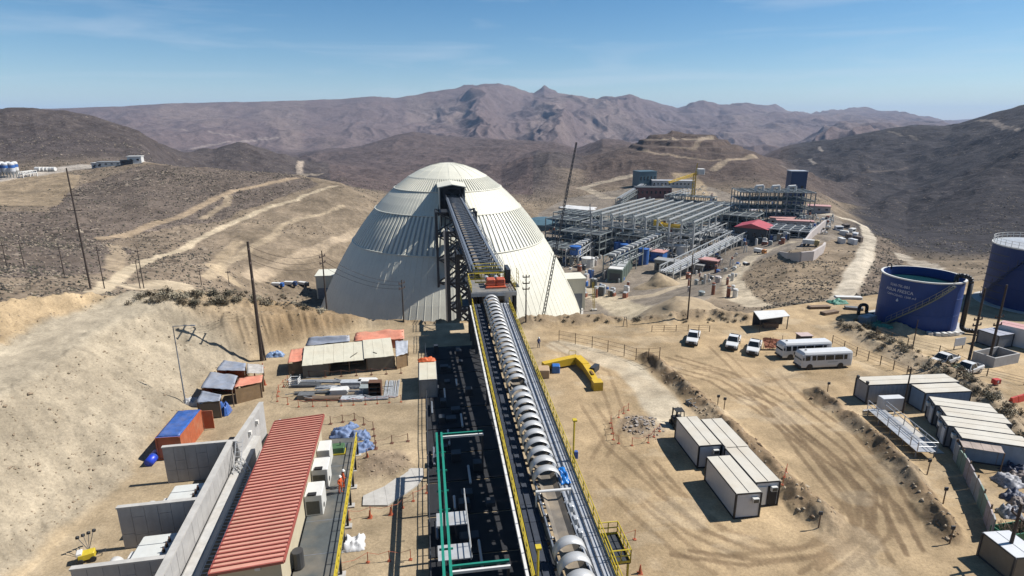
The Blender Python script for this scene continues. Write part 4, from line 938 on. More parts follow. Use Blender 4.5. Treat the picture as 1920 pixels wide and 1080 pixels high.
for i, (y, lab) in enumerate(((1.0, "white transformer in the front bay of the fire wall"), (7.9, "white transformer in the rear bay of the fire wall"))):
    o = thing("transformer", lab, "transformer", loc2(bw, -3.4, y, 0), wrz)
    m = MB(); m.cbox(0, 2.9, .3, 4.2, .3, 2.25, .08); m.build("tank", tr_white, o)
    m = MB(); m.b2(-.02, 2.92, 1.4, 1.44, 2.252, 2.275); m.b2(-.02, 2.92, 3.0, 3.04, 2.252, 2.275); m.build("lid_seam", steel_bl, o)
    for k in range(10): m = MB(); m.b2(.3 + k * .24, .36 + k * .24, -.25, .3, .5, 1.9); m.build("cooling_fin", tr_white, o)
    m = MB(); m.tube((-1.0, .2, 1.9), (-1.0, 1.9, 1.9), .5, 14); c_ = m.build("conservator", white_p, o, True)
    m = MB(); m.beam((-1.0, .5, 0), (-1.0, .5, 1.5), .12); m.beam((-1.0, 1.6, 0), (-1.0, 1.6, 1.5), .12); m.path([(-1.0, 1.0, 1.5), (-.4, 1.0, 1.3), (0, 1.0, 1.3)], .06); m.build("conservator_stand", galv, o)
    for k in range(3): m = MB(); m.lathe([(.09, 0), (.14, .08), (.09, .14), (.13, .22), (.07, .3), (.04, .5)], 10, (2.3, 1.9 + k * .6, 2.25)); m.build("bushing", mat("porcelain", (.12, .07, .05), .3), o, True)
    m = MB(); m.cbox(-.6, -.02, 2.4, 3.2, .6, 1.7, .04); m.build("control_box", white_p, o)
# yellow compressor and gear at the lower left
c = P(165, 1050)
o = thing("drill_rig", "small yellow machine with rods at the foot of the sandy slope", "machine", c, .5); o.scale = (.72, .72, .72)
m = MB(); m.cbox(-.8, .8, -.5, .5, .4, 1.1, .08); m.build("body", yellow, o)
m = MB(); m.cbox(-.9, -.35, -.45, .45, .9, 1.35, .06); m.build("hood", white_p, o)
for x in (-.6, .6):
    for y in (-.6, .6): m = MB(); m.tube((x, y - .08, .32), (x, y + .08, .32), .32, 12); m.build("wheel", black, o)
for k in range(4):
    m = MB(); m.beam((.2, .4, .9), (-.9 + k * .5, 1.9 + .2 * k, 1.9 + .25 * (k % 2)), .05); a = m.build("boom", steel_dk, o)
    m = MB(); m.tube((-.9 + k * .5, 1.8 + .2 * k, 1.9), (-.9 + k * .5, 2.0 + .2 * k, 2.0), .2, 8); m.build("lamp_drum", black, a)
m = MB(); m.path([(.9, 0, .5), (1.7, 0, .5), (1.7, .5, .5), (.9, .5, .5)], .04); m.build("tow_frame", steel_dk, o)

# ---- containers, sheds and tarps at the foot of the cut bank
def frame_container(label, c, rz, L_=6.06, W=2.44, H=2.59, wall=None, roof=None, edge=None, name="container", cat="container", group=None, corr=0, door=None, seam=False):
    o = thing(name, label, cat, c, rz, group)
    wall = wall or white_p; roof = roof or wall; edge = edge or steel_dk
    m = MB()
    if corr:
        for side in (0, 1):
            k = int(L_ / .28); pts = []
            for i in range(k + 1):
                y = .1 + (L_ - .2) * i / k; d = (.0 if i % 2 else .045); pts.append((d if side == 0 else W - d, y))
            off = .06 if side == 0 else -.06
            poly = pts + [(p[0] + off, p[1]) for p in pts[::-1]]
            for i in range(k):
                a, b = pts[i], pts[i + 1]
                m.add([(a[0], a[1], .15), (b[0], b[1], .15), (b[0], b[1], H - .1), (a[0], a[1], H - .1)], [(0, 1, 2, 3)])
        m.b2(.09, W - .09, .07, .12, .15, H - .1); m.b2(.09, W - .09, L_ - .12, L_ - .07, .15, H - .1)
    else: m.b2(.06, W - .06, .06, L_ - .06, .12, H - .06)
    m.build("wall", wall, o)
    m = MB(); m.b2(.05, W - .05, .05, L_ - .05, H - .055, H + .02); r_ = m.build("roof", roof, o)
    m = MB(); m.b2(W / 2 - .02, W / 2 + .02, .1, L_ - .1, H + .021, H + .05); m.build("roof_seam", edge if seam else roof, r_)
    for x in (.06, W - .06):
        for y in (.06, L_ - .06): m = MB(); m.b2(x - .075, x + .075, y - .075, y + .075, 0, H - .06); m.build("corner_post", edge, o)
    m = MB()
    for z in (.08, H - .05):
        for x in (.05, W - .05): m.beam((x, .135, z), (x, L_ - .135, z), .1, .13)
        for y in (.05, L_ - .05): m.beam((.135, y, z), (W - .135, y, z), .1, .13)
    m.build("edge_frame", edge, o)
    if door:
        m = MB(); m.b2(door[0], door[0] + .85, -.04, .055, .2, 2.1); d_ = m.build("door", door[1], o); m = MB(); m.b2(door[0] + .7, door[0] + .76, -.09, -.04, 1.0, 1.2); m.build("handle", steel_dk, d_)
    return o
def quad(c4, t_=.06, sag=0.0, seed=0, wr=0.0, n=10):
    a, b, c, d = [Vector(q) for q in c4]
    mb = MB()
    def f(u, v):
        p = a.lerp(b, u).lerp(d.lerp(c, u), v)
        q = float(fbm(np.array([u * 6 + seed]), np.array([v * 6 + seed * 2.3]), 3, seed)[0])
        p = p.copy(); p.z += -sag * math.sin(math.pi * u) * math.sin(math.pi * v) + wr * q; return p
    return mb.sheet(f, n, n, t_)
def tarp_tent(label, px4, z4, m_, wall_m, name="tarp_shelter", sag=.12, wr=.14, seed=1, walls=True):
    "tarpaulin on posts; px4 = pixel corners of the sheet, far-left, far-right, near-right, near-left"
    c4 = [P(px, py, z) for (px, py), z in zip(px4, z4)]
    base = Vector((sum(c.x for c in c4) / 4, sum(c.y for c in c4) / 4, 0)); o = thing(name, label, "shelter", base)
    L4 = [c - base for c in c4]
    quad(L4, .03, sag, seed, wr).build("tarpaulin", m_, o, True)
    cen = sum((c for c in L4), Vector()) / 4
    ins = [c.lerp(Vector((cen.x, cen.y, c.z)), .07) for c in L4]
    for c in ins: m = MB(); m.beam((c.x, c.y, -.1), (c.x, c.y, c.z - .05), .1); m.build("post", wood, o)
    if walls:
        for i, j in ((0, 1), (3, 0), (2, 3), (1, 2)) if walls == 4 else ((0, 1), (3, 0)) if walls == 1 else ((2, 3), (0, 1)):
            a, b = ins[i], ins[j]; m = MB()
            m.add([(a.x, a.y, 0), (b.x, b.y, 0), (b.x, b.y, b.z - .3), (a.x, a.y, a.z - .3)], [(0, 1, 2, 3)])
            d = (b - a).normalized(); nrm = Vector((d.y, -d.x, 0)) * .04
            m.add([Vector((a.x, a.y, 0)) + nrm, Vector((b.x, b.y, 0)) + nrm, Vector((b.x, b.y, b.z - .3)) + nrm, Vector((a.x, a.y, a.z - .3)) + nrm], [(3, 2, 1, 0)]); m.build("side_sheet", wall_m, o)
    return o
grey_tarp = mat("grey blue tarpaulin", (0.27, 0.30, 0.36), .55, var=.2, scale=1.5, dust=.2)
org_tarp = mat("faded orange tarpaulin", (0.72, 0.27, 0.17), .6, var=.18, scale=1.5, dust=.2)
ply = mat("plywood", (0.27, 0.175, 0.09), .8, var=.22, scale=1.5)
tan_wall = mat("tan shed wall", (0.19, 0.165, 0.125), .75, var=.15, scale=1.2)
roof_cream = mat("cream roof sheet", (0.66, 0.62, 0.48), .55, var=.08, scale=1.0, dust=.25)
rust = mat("rust red container", (0.42, 0.11, 0.045), .6, var=.2, scale=1.5, dust=.25)
tarp_tent("grey blue tarpaulin shelter nearest the leaning pole shadow", [(420, 675), (461, 681), (459, 695), (405, 693)], (2.3, 2.3, 2.2, 2.2), grey_tarp, rust, seed=2)
tarp_tent("wide wrinkled grey tarpaulin shelter in the middle of the row", [(394, 697), (446, 704), (436, 731), (376, 727)], (2.5, 2.5, 2.4, 2.4), grey_tarp, rust, seed=3)
tarp_tent("grey tarpaulin shelter with brown front wall and blue side sheet", [(378, 733), (415, 740), (412, 752), (368, 754)], (2.5, 2.5, 2.2, 2.2), grey_tarp, tan_wall, seed=4, walls=2)
tarp_tent("faded orange tarpaulin roof over a dark stall", [(448, 709), (493, 703), (490, 716), (438, 727)], (2.3, 2.3, 2.2, 2.3), org_tarp, ply, seed=5, walls=2)
tarp_tent("pale rumpled tarpaulin between the orange stall and the power pole", [(463, 681), (494, 684), (494, 700), (462, 700)], (1.8, 1.6, 1.6, 1.8), mat("pale tarpaulin", (.45, .42, .38), .7, var=.25, scale=2), ply, seed=6, walls=False)
cloth("tarpaulin", "blue plastic sheet hanging beside the grey shelter", "tarpaulin", P(424, 775), 1.0, 1.6, 2.0, blue_tarp, .1, 9)
bc = frame_container("rust red container with a blue tarpaulin roof and open door", P(344, 860), rot_to(P(344, 813, 2.6), P(377, 771, 2.6)), 6.06, 2.44, 2.59, rust, blue_tarp, rust, corr=1)
bc.location = loc2(bc, -2.44, 0, 0)
m = MB(); m.b2(2.5, 3.6, 5.98, 6.06, .15, 2.4); m.build("open_door", rust, bc)
m = MB(); quad([(.05, 5.9, 2.68), (2.4, 5.9, 2.68), (2.3, .2, 2.66), (.1, .2, 2.66)], .03, 0, 5, .05).build("roof_cover", blue_tarp, bc, True)
o = thing("water_drum", "small bright blue drum lying on the sand left of the fire wall", "drum", P(288, 866), .3)
m = MB(); m.tube((-.15, -.9, .46), (.15, .9, .46), .46, 14); m.build("barrel", mat("drum blue", (0.02, 0.06, 0.55), .4), o, True); m = MB(); m.tube((-.02, -.1, .46), (.02, .1, .46), .485, 14); m.build("band", mat("drum band", (.03, .08, .4), .4), o)
cloth("rubble_sacks", "heap of pale sacks behind the grey shelter", "sacks", P(362, 757), 2.6, 1.6, 1.0, mat("pale sacks", (.42, .42, .42), .8, var=.4, scale=4), .2, 12)

# long shed with the cream roof
A_, B_ = P(569, 709), P(740, 691)
sh = thing("long_shed", "long low shed with cream sheet roof and open dark front", "shed", (A_.x, A_.y, 0), rot_to(A_, B_) + math.pi / 2)
SL = (B_ - A_).length; SD = 5.6
for i in range(9):
    x0, x1 = SL * i / 9, SL * (i + 1) / 9; dz = random.uniform(-.03, .03) + (.14 if i >= 6 else 0)
    m = MB(); q = [(x0 + .01, SD, 2.55 + dz), (x1 - .01, SD, 2.55 + dz), (x1 - .01, -.45 + random.uniform(-.1, .1), 2.0 + dz), (x0 + .01, -.45 + random.uniform(-.1, .1), 2.0 + dz)]
    quad(q, .05, 0, i, .02, 4).build("roof_panel", roof_cream, sh)
m = MB(); m.b2(0, 3.4, .0, .08, 0, 1.95); m.build("front_wall", tan_wall, sh); m = MB(); m.b2(SL * .7, SL, .0, .08, 0, 2.05); m.build("front_wall", tan_wall, sh)
m = MB(); m.b2(0, .08, .1, SD, 0, 2.0); m.b2(SL - .08, SL, .1, SD, 0, 2.1); m.b2(0, SL, SD - .08, SD, 0, 2.45); m.build("side_wall", ply, sh)
for x in (3.5, 6.2, 8.6): m = MB(); m.beam((x, .05, 0), (x, .05, 2.0), .12); m.build("post", wood, sh)
m = MB(); m.b2(5.0, 7.4, 1.6, 2.6, .7, .78); m.build("bench", wood, sh)
m = MB(); m.beam((6.5, .6, 2.24), (7.4, 1.7, 2.34), .08); m.beam((9.6, 1.2, 2.36), (10.1, .7, 2.3), .1); m.build("loose_batten", tan_wall, sh)
tarp_tent("small orange lean-to at the left end of the long shed", [(546, 655), (571, 652), (566, 676), (539, 680)], (2.2, 2.3, 2.0, 1.9), org_tarp, ply, seed=7, walls=2)
tarp_tent("grey blue tarpaulin ridge behind the long shed", [(579, 632), (655, 628), (656, 640), (572, 648)], (3.0, 3.0, 2.3, 2.0), grey_tarp, grey_tarp, seed=8, sag=.3)
tarp_tent("sagging salmon orange tarpaulin behind the long shed", [(668, 623), (757, 617), (758, 634), (661, 640)], (3.0, 3.0, 2.3, 2.2), org_tarp, org_tarp, seed=9, sag=.3, wr=.3)
tarp_tent("grey tarpaulin with brown stall at the right end of the long shed", [(741, 639), (765, 638), (764, 662), (742, 668)], (2.5, 2.4, 2.0, 2.1), mat("light grey tarpaulin", (.42, .44, .47), .6, var=.2), ply, seed=10, walls=2)
frame_container("cream roofed grey container standing beside the conveyor shade", P(787, 748), ARZ, 6.06, 2.3, 2.6, mat("grey container wall", (.30, .31, .30), .6, var=.12, scale=2, streak=.3), roof_cream, steel_bl, corr=1)
cloth("tarpaulin", "orange sheet thrown over the end of the cream roofed container", "tarpaulin", P(800, 676, 2.65), 2.3, 1.1, .5, mat("flame orange sheet", (.65, .13, .03), .6), ARZ, 21)
cloth("tarpaulin", "blue and white bundle at the foot of the tall power pole", "tarpaulin", P(516, 668), 2.6, 1.2, .9, mat("blue white bundle", (.22, .32, .5), .6, var=.7, scale=3), .1, 22)
# ---- laydown of scaffold parts in front of the shed
tube_m = mat("scaffold tube", (0.55, 0.57, 0.58), .45, .2, var=.25, scale=3)
tube_d = mat("worn scaffold tube", (0.22, 0.22, 0.21), .5, .4, var=.3, scale=3)
def bundle(label, c, L_, w, h, rz, m_, kind=0):
    o = thing("tube_bundle" if kind == 0 else "plank_stack" if kind == 1 else "frame_stack", label, "scaffold parts", c, rz, "scaffold parts laid out by the shed")
    if kind == 0:
        k = max(3, int(w / .14))
        for i in range(k):
            for j in range(max(1, int(h / .16))):
                m = MB(); d = random.uniform(-.2, .2); m.tube((-L_ / 2 + d, -w / 2 + i * w / k, .08 + j * .15), (L_ / 2 + d, -w / 2 + i * w / k + random.uniform(-.1, .1), .08 + j * .15), .055, 5); m.build("tube", m_, o)
    elif kind == 1:
        for j in range(max(2, int(h / .12))): m = MB(); d = random.uniform(-.1, .1); m.b2(-L_ / 2 + d, L_ / 2 + d, -w / 2, w / 2, .02 + j * .12, .12 + j * .12); m.build("plank", m_, o)
    else:
        for j in range(4):
            m = MB(); z = .1 + j * h / 4
            m.path([(-L_ / 2, -w / 2, z), (L_ / 2, -w / 2, z), (L_ / 2, w / 2, z), (-L_ / 2, w / 2, z), (-L_ / 2, -w / 2, z)], .05, 5); m.build("frame", m_, o)
        for x in (-1, 1):
            for y in (-1, 1): m = MB(); m.beam((x * L_ / 2, y * w / 2, 0), (x * L_ / 2, y * w / 2, h + .1), .06); m.build("upright", m_, o)
LAY = [((600, 716), 6.0, .5, .3, tube_m, 0, "long pale tubes along the rear row"), ((575, 724), 3.2, .7, .4, tube_d, 0, "tangled dark tubes at the rear left"), ((553, 722), 1.0, .9, .9, white_p, 2, "pale rack at the rear left corner"),
       ((620, 727), 3.0, .6, .35, tube_m, 0, "tubes in the middle of the rear row"), ((660, 725), 2.2, .8, .7, tube_m, 1, "pale plank stack right of the middle"), ((690, 722), 1.9, .9, .7, white_p, 1, "whitish plank stack near the brown box"),
       ((590, 737), 4.2, .5, .25, tube_d, 0, "dark tubes lying in the second row"), ((637, 739), 1.8, .9, .7, white_p, 1, "cream crate-like stack in the second row"), ((665, 737), 2.0, .9, .6, tube_m, 2, "grey frames in the second row"),
       ((692, 735), 1.9, .9, .7, mat("grey green planks", (.27, .30, .29), .7), 1, "grey green planks in the second row"), ((575, 746), 1.6, .8, .5, tube_d, 1, "brown planks at the front left"), ((607, 749), 3.6, .6, .4, mat("rusty tube", (.27, .19, .13), .7), 0, "rusty tubes along the front"),
       ((660, 750), 2.4, .9, .35, tube_m, 1, "pale flat stack along the front"), ((705, 748), 2.6, .6, .35, tube_m, 0, "bright tubes along the front right"), ((735, 728), .9, 4.0, .3, tube_m, 0, "")]
for (pxy, L_, w_, h_, m_, kd, lab) in LAY[:-1]: bundle("scaffold stack: " + lab, P(*pxy), L_ * 1.2, w_ * 1.35, h_ * 1.3, .06 + random.uniform(-.06, .06), m_, kd)
random.seed(31)
for k in range(16):
    px = random.uniform(550, 720); py = random.uniform(713, 753); o = thing("scaffold_tube", "single loose tube lying across the scaffold stacks", "scaffold parts", P(px, py), random.uniform(-.5, .5), "loose tubes on the scaffold stacks")
    L_ = random.uniform(1.2, 3.2); z_ = random.uniform(.3, .75); m = MB(); m.tube((-L_ / 2, 0, z_), (L_ / 2, 0, z_ + random.uniform(-.15, .15)), .05, 6); m.build("tube", random.choice((tube_m, tube_m, tube_d)), o); m = MB(); m.tube((-L_ / 2 - .02, 0, z_), (-L_ / 2 + .12, 0, z_), .075, 6); m.build("coupler", tube_d, o)
bundle("upright row of long tubes at the right end of the scaffold stacks", P(733, 730), 5.2, 1.9, .2, ARZ + math.pi / 2, tube_m, 0)
o = thing("storage_cabinet", "open rusty brown shelf box among the scaffold stacks", "shelf", P(706, 738), .05)
m = MB(); m.b2(-.8, .8, -.05, 0, 0, 2.0); m.b2(-.8, -.74, -1, -.05, 0, 2.0); m.b2(.74, .8, -1, -.05, 0, 2.0); m.build("case", mat("brown rust", (.13, .06, .03), .7), o)
for z in (.05, .7, 1.35, 1.95): m = MB(); m.b2(-.73, .73, -1, -.06, z, z + .05); m.build("shelf", mat("brown rust", (.13, .06, .03), .7), o)
# ---- delineators, chains, small clutter
cone_m = mat("cone orange", (0.42, 0.10, 0.04), .7, var=.3)
cm_ = MB(); cm_.b2(-.2, .2, -.2, .2, 0, .05); cm_.lathe([(.15, .05), (.05, .75), (.05, .8), (0, .8)], 8); cone_me = cm_.mesh("traffic_cone", cone_m)
dm_ = MB(); dm_.b2(-.13, .13, -.13, .13, 0, .06); dm_.tube((0, 0, .08), (0, 0, 1.0), .035, 6); post_me = dm_.mesh("delineator", [cone_m])
dk_post = mat("brown post", (0.16, 0.07, 0.04), .7)
dm2 = MB(); dm2.b2(-.18, .18, -.18, .18, 0, .07); dm2.tube((0, 0, .07), (0, 0, 1.0), .045, 6); post2_me = dm2.mesh("delineator", [dk_post])
def chainline(label, pts, me_=None, gap=1.6, grp="posts"):
    "posts with a rail between them: each post a thing, the rail its own thing"
    pts = [Vector(p) for p in pts]; m = MB()
    for a, b in zip(pts[:-1], pts[1:]):
        k = max(1, round((b - a).length / gap))
        for i in range(k):
            p, q = a.lerp(b, i / k), a.lerp(b, (i + 1) / k); p.z = ground(p.x, p.y); q.z = ground(q.x, q.y)
            obj("delineator", me_ or post_me, None, p, label="post of the " + label, cat="delineator", group="posts of the " + label)
            mid = (p + q) / 2 + Vector((0, 0, .72)); m.path([p + Vector((0, 0, .95)), mid, q + Vector((0, 0, .95))], .02, 4)
    obj("delineator", me_ or post_me, None, q, label="post of the " + label, cat="delineator", group="posts of the " + label)
    tag(m.build("barrier_chain", cone_m if me_ is not post2_me else dk_post), "sagging chain of the " + label, "chain")
chainline("rear barrier of the scaffold yard", gpts([(550, 709), (640, 706), (752, 700)]), post2_me, 2.0)
chainline("front barrier of the scaffold yard", gpts([(520, 753), (560, 763), (640, 761), (752, 754)]), post_me, 1.5)
chainline("left barrier of the scaffold yard", gpts([(520, 753), (523, 735), (540, 716)]), post_me, 1.5)
chainline("barrier round the blue tarpaulins", gpts([(620, 795), (665, 788), (700, 805), (705, 845), (688, 862)]), post2_me, 1.8)
chainline("barrier by the concrete slabs", gpts([(655, 975), (695, 968), (735, 965), (775, 940), (800, 925)]), post_me, 1.6)
chainline("barrier at the bottom left of the pipe frame", gpts([(640, 1075), (690, 1055), (770, 1050)]), post_me, 1.8)
chainline("barrier in front of the sand pile", gpts([(705, 842), (735, 832), (765, 828)]), post2_me, 1.4)
for i, (px, py) in enumerate([(694, 971), (733, 965), (690, 862), (493, 690), (478, 708), (497, 722), (1172, 1042), (1200, 1075)]):
    obj("traffic_cone", cone_me, None, P(px, py), label="orange traffic cone standing in the sandy yard", cat="cone", group="orange traffic cones in the yard")
for i, (px, py, sx, sy, h_) in enumerate([(640, 815, 2.4, 1.8, .8), (675, 820, 2.2, 1.6, .9), (680, 842, 2.6, 1.8, .9), (655, 803, 1.8, 1.2, .7)]):
    cloth("tarpaulin", "crumpled blue tarpaulin heap " + ("touching the deck's far end", "in the middle of the barrier ring", "nearest the sand pile", "farthest back behind the green machine")[i], "tarpaulin", P(px, py), sx, sy, h_, mat("washed blue tarpaulin", (0.13, 0.20, 0.36), .6, var=.35, scale=2.5, dust=.1), .3 * i, 30 + i)
cloth("tarpaulin", "white sheet bundled at the foot of the deck posts", "tarpaulin", P(662, 1022), 1.9, 1.7, .9, mat("white sheet", (.62, .62, .62), .6, var=.1), .2, 40)
o = thing("slab_row", "pale concrete slabs laid slantwise beside the sand pile", "slabs", P(742, 925), 0)
EA = [P(*q) for q in ((681, 932), (700, 923), (721, 914), (745, 897), (770, 880), (794, 880))]; EB = [P(*q) for q in ((680, 950), (703, 950), (727, 950), (756, 931), (784, 911), (795, 895))]
for i in range(5):
    b_ = o.location; qs = [EB[i], EB[i + 1], EA[i + 1], EA[i]]; cen = sum(qs, Vector()) / 4; qs = [q.lerp(cen, .012) - b_ for q in qs]
    m = MB(); m.add([q + Vector((0, 0, .16)) for q in qs] + [q - Vector((0, 0, .05)) for q in qs], [(0, 1, 2, 3), (7, 6, 5, 4), (0, 4, 5, 1), (1, 5, 6, 2), (2, 6, 7, 3), (3, 7, 4, 0)]); m.build("slab", conc, o)
# ================================================================ right yard
cont_roof = mat("container roof white", (0.62, 0.575, 0.48), .55, var=.07, scale=1.0, dust=.3)
cont_wall = mat("container wall white", (0.62, 0.63, 0.64), .5, var=.06, scale=1.5, streak=.1)
glass = mat("dark glass", (0.012, 0.016, 0.018), .12, var=.1)
FOUR = [("white container left of the pair at the rear", P(1306.7, 878.7), 1), ("white container right of the pair at the rear", P(1362, 840.6, 2.6), 0),
        ("white container behind the foremost one with an open doorway", P(1416.9, 905, 2.6), 2), ("foremost white container of the four by the dirt ridge", P(1375, 974), 1)]
for lab, c, kd in FOUR:
    c = Vector((c.x, c.y, 0)); o = frame_container(lab, c, .12, wall=cont_wall, roof=cont_roof, edge=mat("black edge", (.02, .02, .022), .6), seam=True, group="white containers by the dirt ridge")
    m = MB(); m.b2(.12, .3, .05, .058, 2.2, 2.34); m.b2(.4, .95, .05, .058, 2.24, 2.34); m.build("lettering_bar", white_p, o)
    if kd: m = MB(); m.cbox(1.5, 2.1, -.28, .058, 1.7, 2.15, .03); a = m.build("air_conditioner", ac_white, o); m = MB(); m.b2(1.56, 2.04, -.3, -.281, 1.75, 2.08); m.build("grille", ac_dark, a)
    if kd == 2:
        m = MB(); m.b2(.35, 1.15, -.03, .058, .2, 2.1); d_ = m.build("door", ac_white, o); m = MB(); m.b2(1.3, 2.2, -.02, .058, .2, 2.1); m.build("doorway", black, o)
# forklift, dark machine behind the containers
o = thing("forklift", "dark forklift standing behind the rear white container", "forklift", P(1270, 800), .1)
m = MB(); m.cbox(-.55, .55, -.9, .9, .35, 1.1, .08); m.build("body", black, o)
m = MB()
for x in (-.5, .5):
    for y in (-.6, .5): m.beam((x, y, 1.1), (x * .9, y * .8, 2.15), .08)
m.b2(-.5, .5, -.55, .45, 2.15, 2.22); m.build("roll_cage", black, o)
for x in (-.6, .6):
    for y in (-.55, .6): m = MB(); m.tube((x - .1, y, .33), (x + .1, y, .33), .33, 12); m.build("wheel", black, o)
m = MB(); m.beam((-.3, 1.0, 0), (-.3, 1.0, 2.0), .1); m.beam((.3, 1.0, 0), (.3, 1.0, 2.0), .1); m.build("mast", steel_dk, o)
m = MB(); m.cbox(-.3, .3, -.3, .25, 1.1, 1.5, .05); m.build("seat", black, o)
bundle("long scaffold tubes stacked along the dirt ridge behind the white containers", P(1322, 772), 5.0, 1.0, .4, rot_to(P(1304, 760), P(1345, 785)) + math.pi / 2, tube_m, 0)
bundle("flat pallet of tubes beside the ridge tube stack", P(1300, 757), 1.6, 1.0, .4, .4, tube_d, 2)
# barrier round the dirt pit
chainline("orange barrier left of the dirt pit", gpts([(1145, 795), (1150, 825), (1160, 832)]), post_me, 1.2)
chainline("orange barrier in front of the dirt pit", gpts([(1185, 836), (1215, 832), (1236, 815)]), post_me, 1.3)
chainline("orange barrier behind the dirt pit", gpts([(1160, 785), (1178, 770)]), post_me, 1.3)
chainline("barrier beside the last white container", gpts([(1466, 920), (1472, 900)]), post_me, 1.0)
chainline("barrier at the bottom right of the conveyor", gpts([(1155, 1015), (1190, 1012)]), post_me, 1.2)
m = MB()
for i in range(90):
    a = random.uniform(0, 6.28); r_ = random.uniform(.2, 2.6) ** 1.0; c = P(1205, 803); x, y = c.x + r_ * math.cos(a), c.y + r_ * math.sin(a) * .9
    s_ = random.uniform(.06, .28); m.box((x, y, ground(x, y) + s_ * .2), (s_, s_ * random.uniform(.6, 1.6), s_ * .7), random.uniform(0, 3), (random.uniform(-.4, .4), random.uniform(-.4, .4)))
tag(m.build("rubble", mat("rubble", (.36, .32, .28), .9, var=.4, scale=3)), "broken grey rubble scattered over the dirt pit", None, None, "stuff")
# ---- yellow bent boom with its base
A_, B_, C_, D_ = P(1018, 695), P(1082, 683), P(1098, 697), P(1119, 729)
o = thing("steel_boom", "bent yellow steel boom lying on the sand with blue bin and tan box", "boom", A_)
bigy = mat("boom yellow", (0.66, 0.43, 0.02), .45, var=.1, scale=1.5, dust=.1)
def seg(a, b, w0, h0, w1, h1, name, m_=bigy, z=.3):
    a, b = Vector((a.x, a.y, 0)) - A_, Vector((b.x, b.y, 0)) - A_; d = (b - a).normalized(); s_ = Vector((d.y, -d.x, 0)); m = MB()
    vs = []
    for p, w_, h_ in ((a, w0, h0), (b, w1, h1)):
        for q, zz in ((-1, 0), (1, 0), (1, h_), (-1, h_)): vs.append(p + s_ * q * w_ / 2 + Vector((0, 0, zz + z)))
    m.add(vs, [(0, 1, 2, 3), (7, 6, 5, 4), (0, 4, 5, 1), (1, 5, 6, 2), (2, 6, 7, 3), (3, 7, 4, 0)]); return m.build(name, m_, o)
seg(A_, B_, .9, .9, 1.1, 1.1, "rear_arm"); seg(B_, C_, 1.1, 1.1, 1.0, 1.0, "elbow"); seg(C_, D_, 1.0, .95, .7, .7, "fore_arm")
dd = (D_ - C_).normalized(); seg(D_ - dd * .6, D_ + dd * .7, 1.25, 1.2, 1.25, 1.2, "end_block", z=.0)
q = C_.lerp(D_, .25) - A_; m = MB(); m.box((q.x + .9, q.y + .3, 1.0), (.7, 1.7, .8), -.55); m.build("hydraulic_box", steel_dk, o)
q = C_.lerp(D_, .55) - A_; m = MB(); m.box((q.x, q.y, 1.22), (.3, 1.2, .12), rot_to(C_, D_)); m.build("slot_plate", mat("brown slot", (.2, .11, .02), .6), o)
q = P(1042, 697) - A_; m = MB(); m.cbox(q.x - .55, q.x + .55, q.y - .6, q.y + .5, 0, 1.1, .08); m.build("blue_bin", mat("bin blue", (.03, .14, .42), .5, var=.15, scale=3), o)
q = P(1020, 709) - A_; m = MB(); m.cbox(q.x - .85, q.x + .75, q.y - .2, q.y + 1.6, 0, 1.25, .08); m.build("tan_box", mat("tan box", (.44, .31, .19), .7, var=.12), o)
m = MB(); q = B_ - A_
for dx in (-1.2, -.2): m.beam((q.x + dx, q.y + .3, 1.3), (q.x + dx, q.y + .3, 2.0), .05)
m.beam((q.x - 1.2, q.y + .3, 2.0), (q.x - .2, q.y + .3, 2.0), .05); m.build("boom_rail", yellow, o)
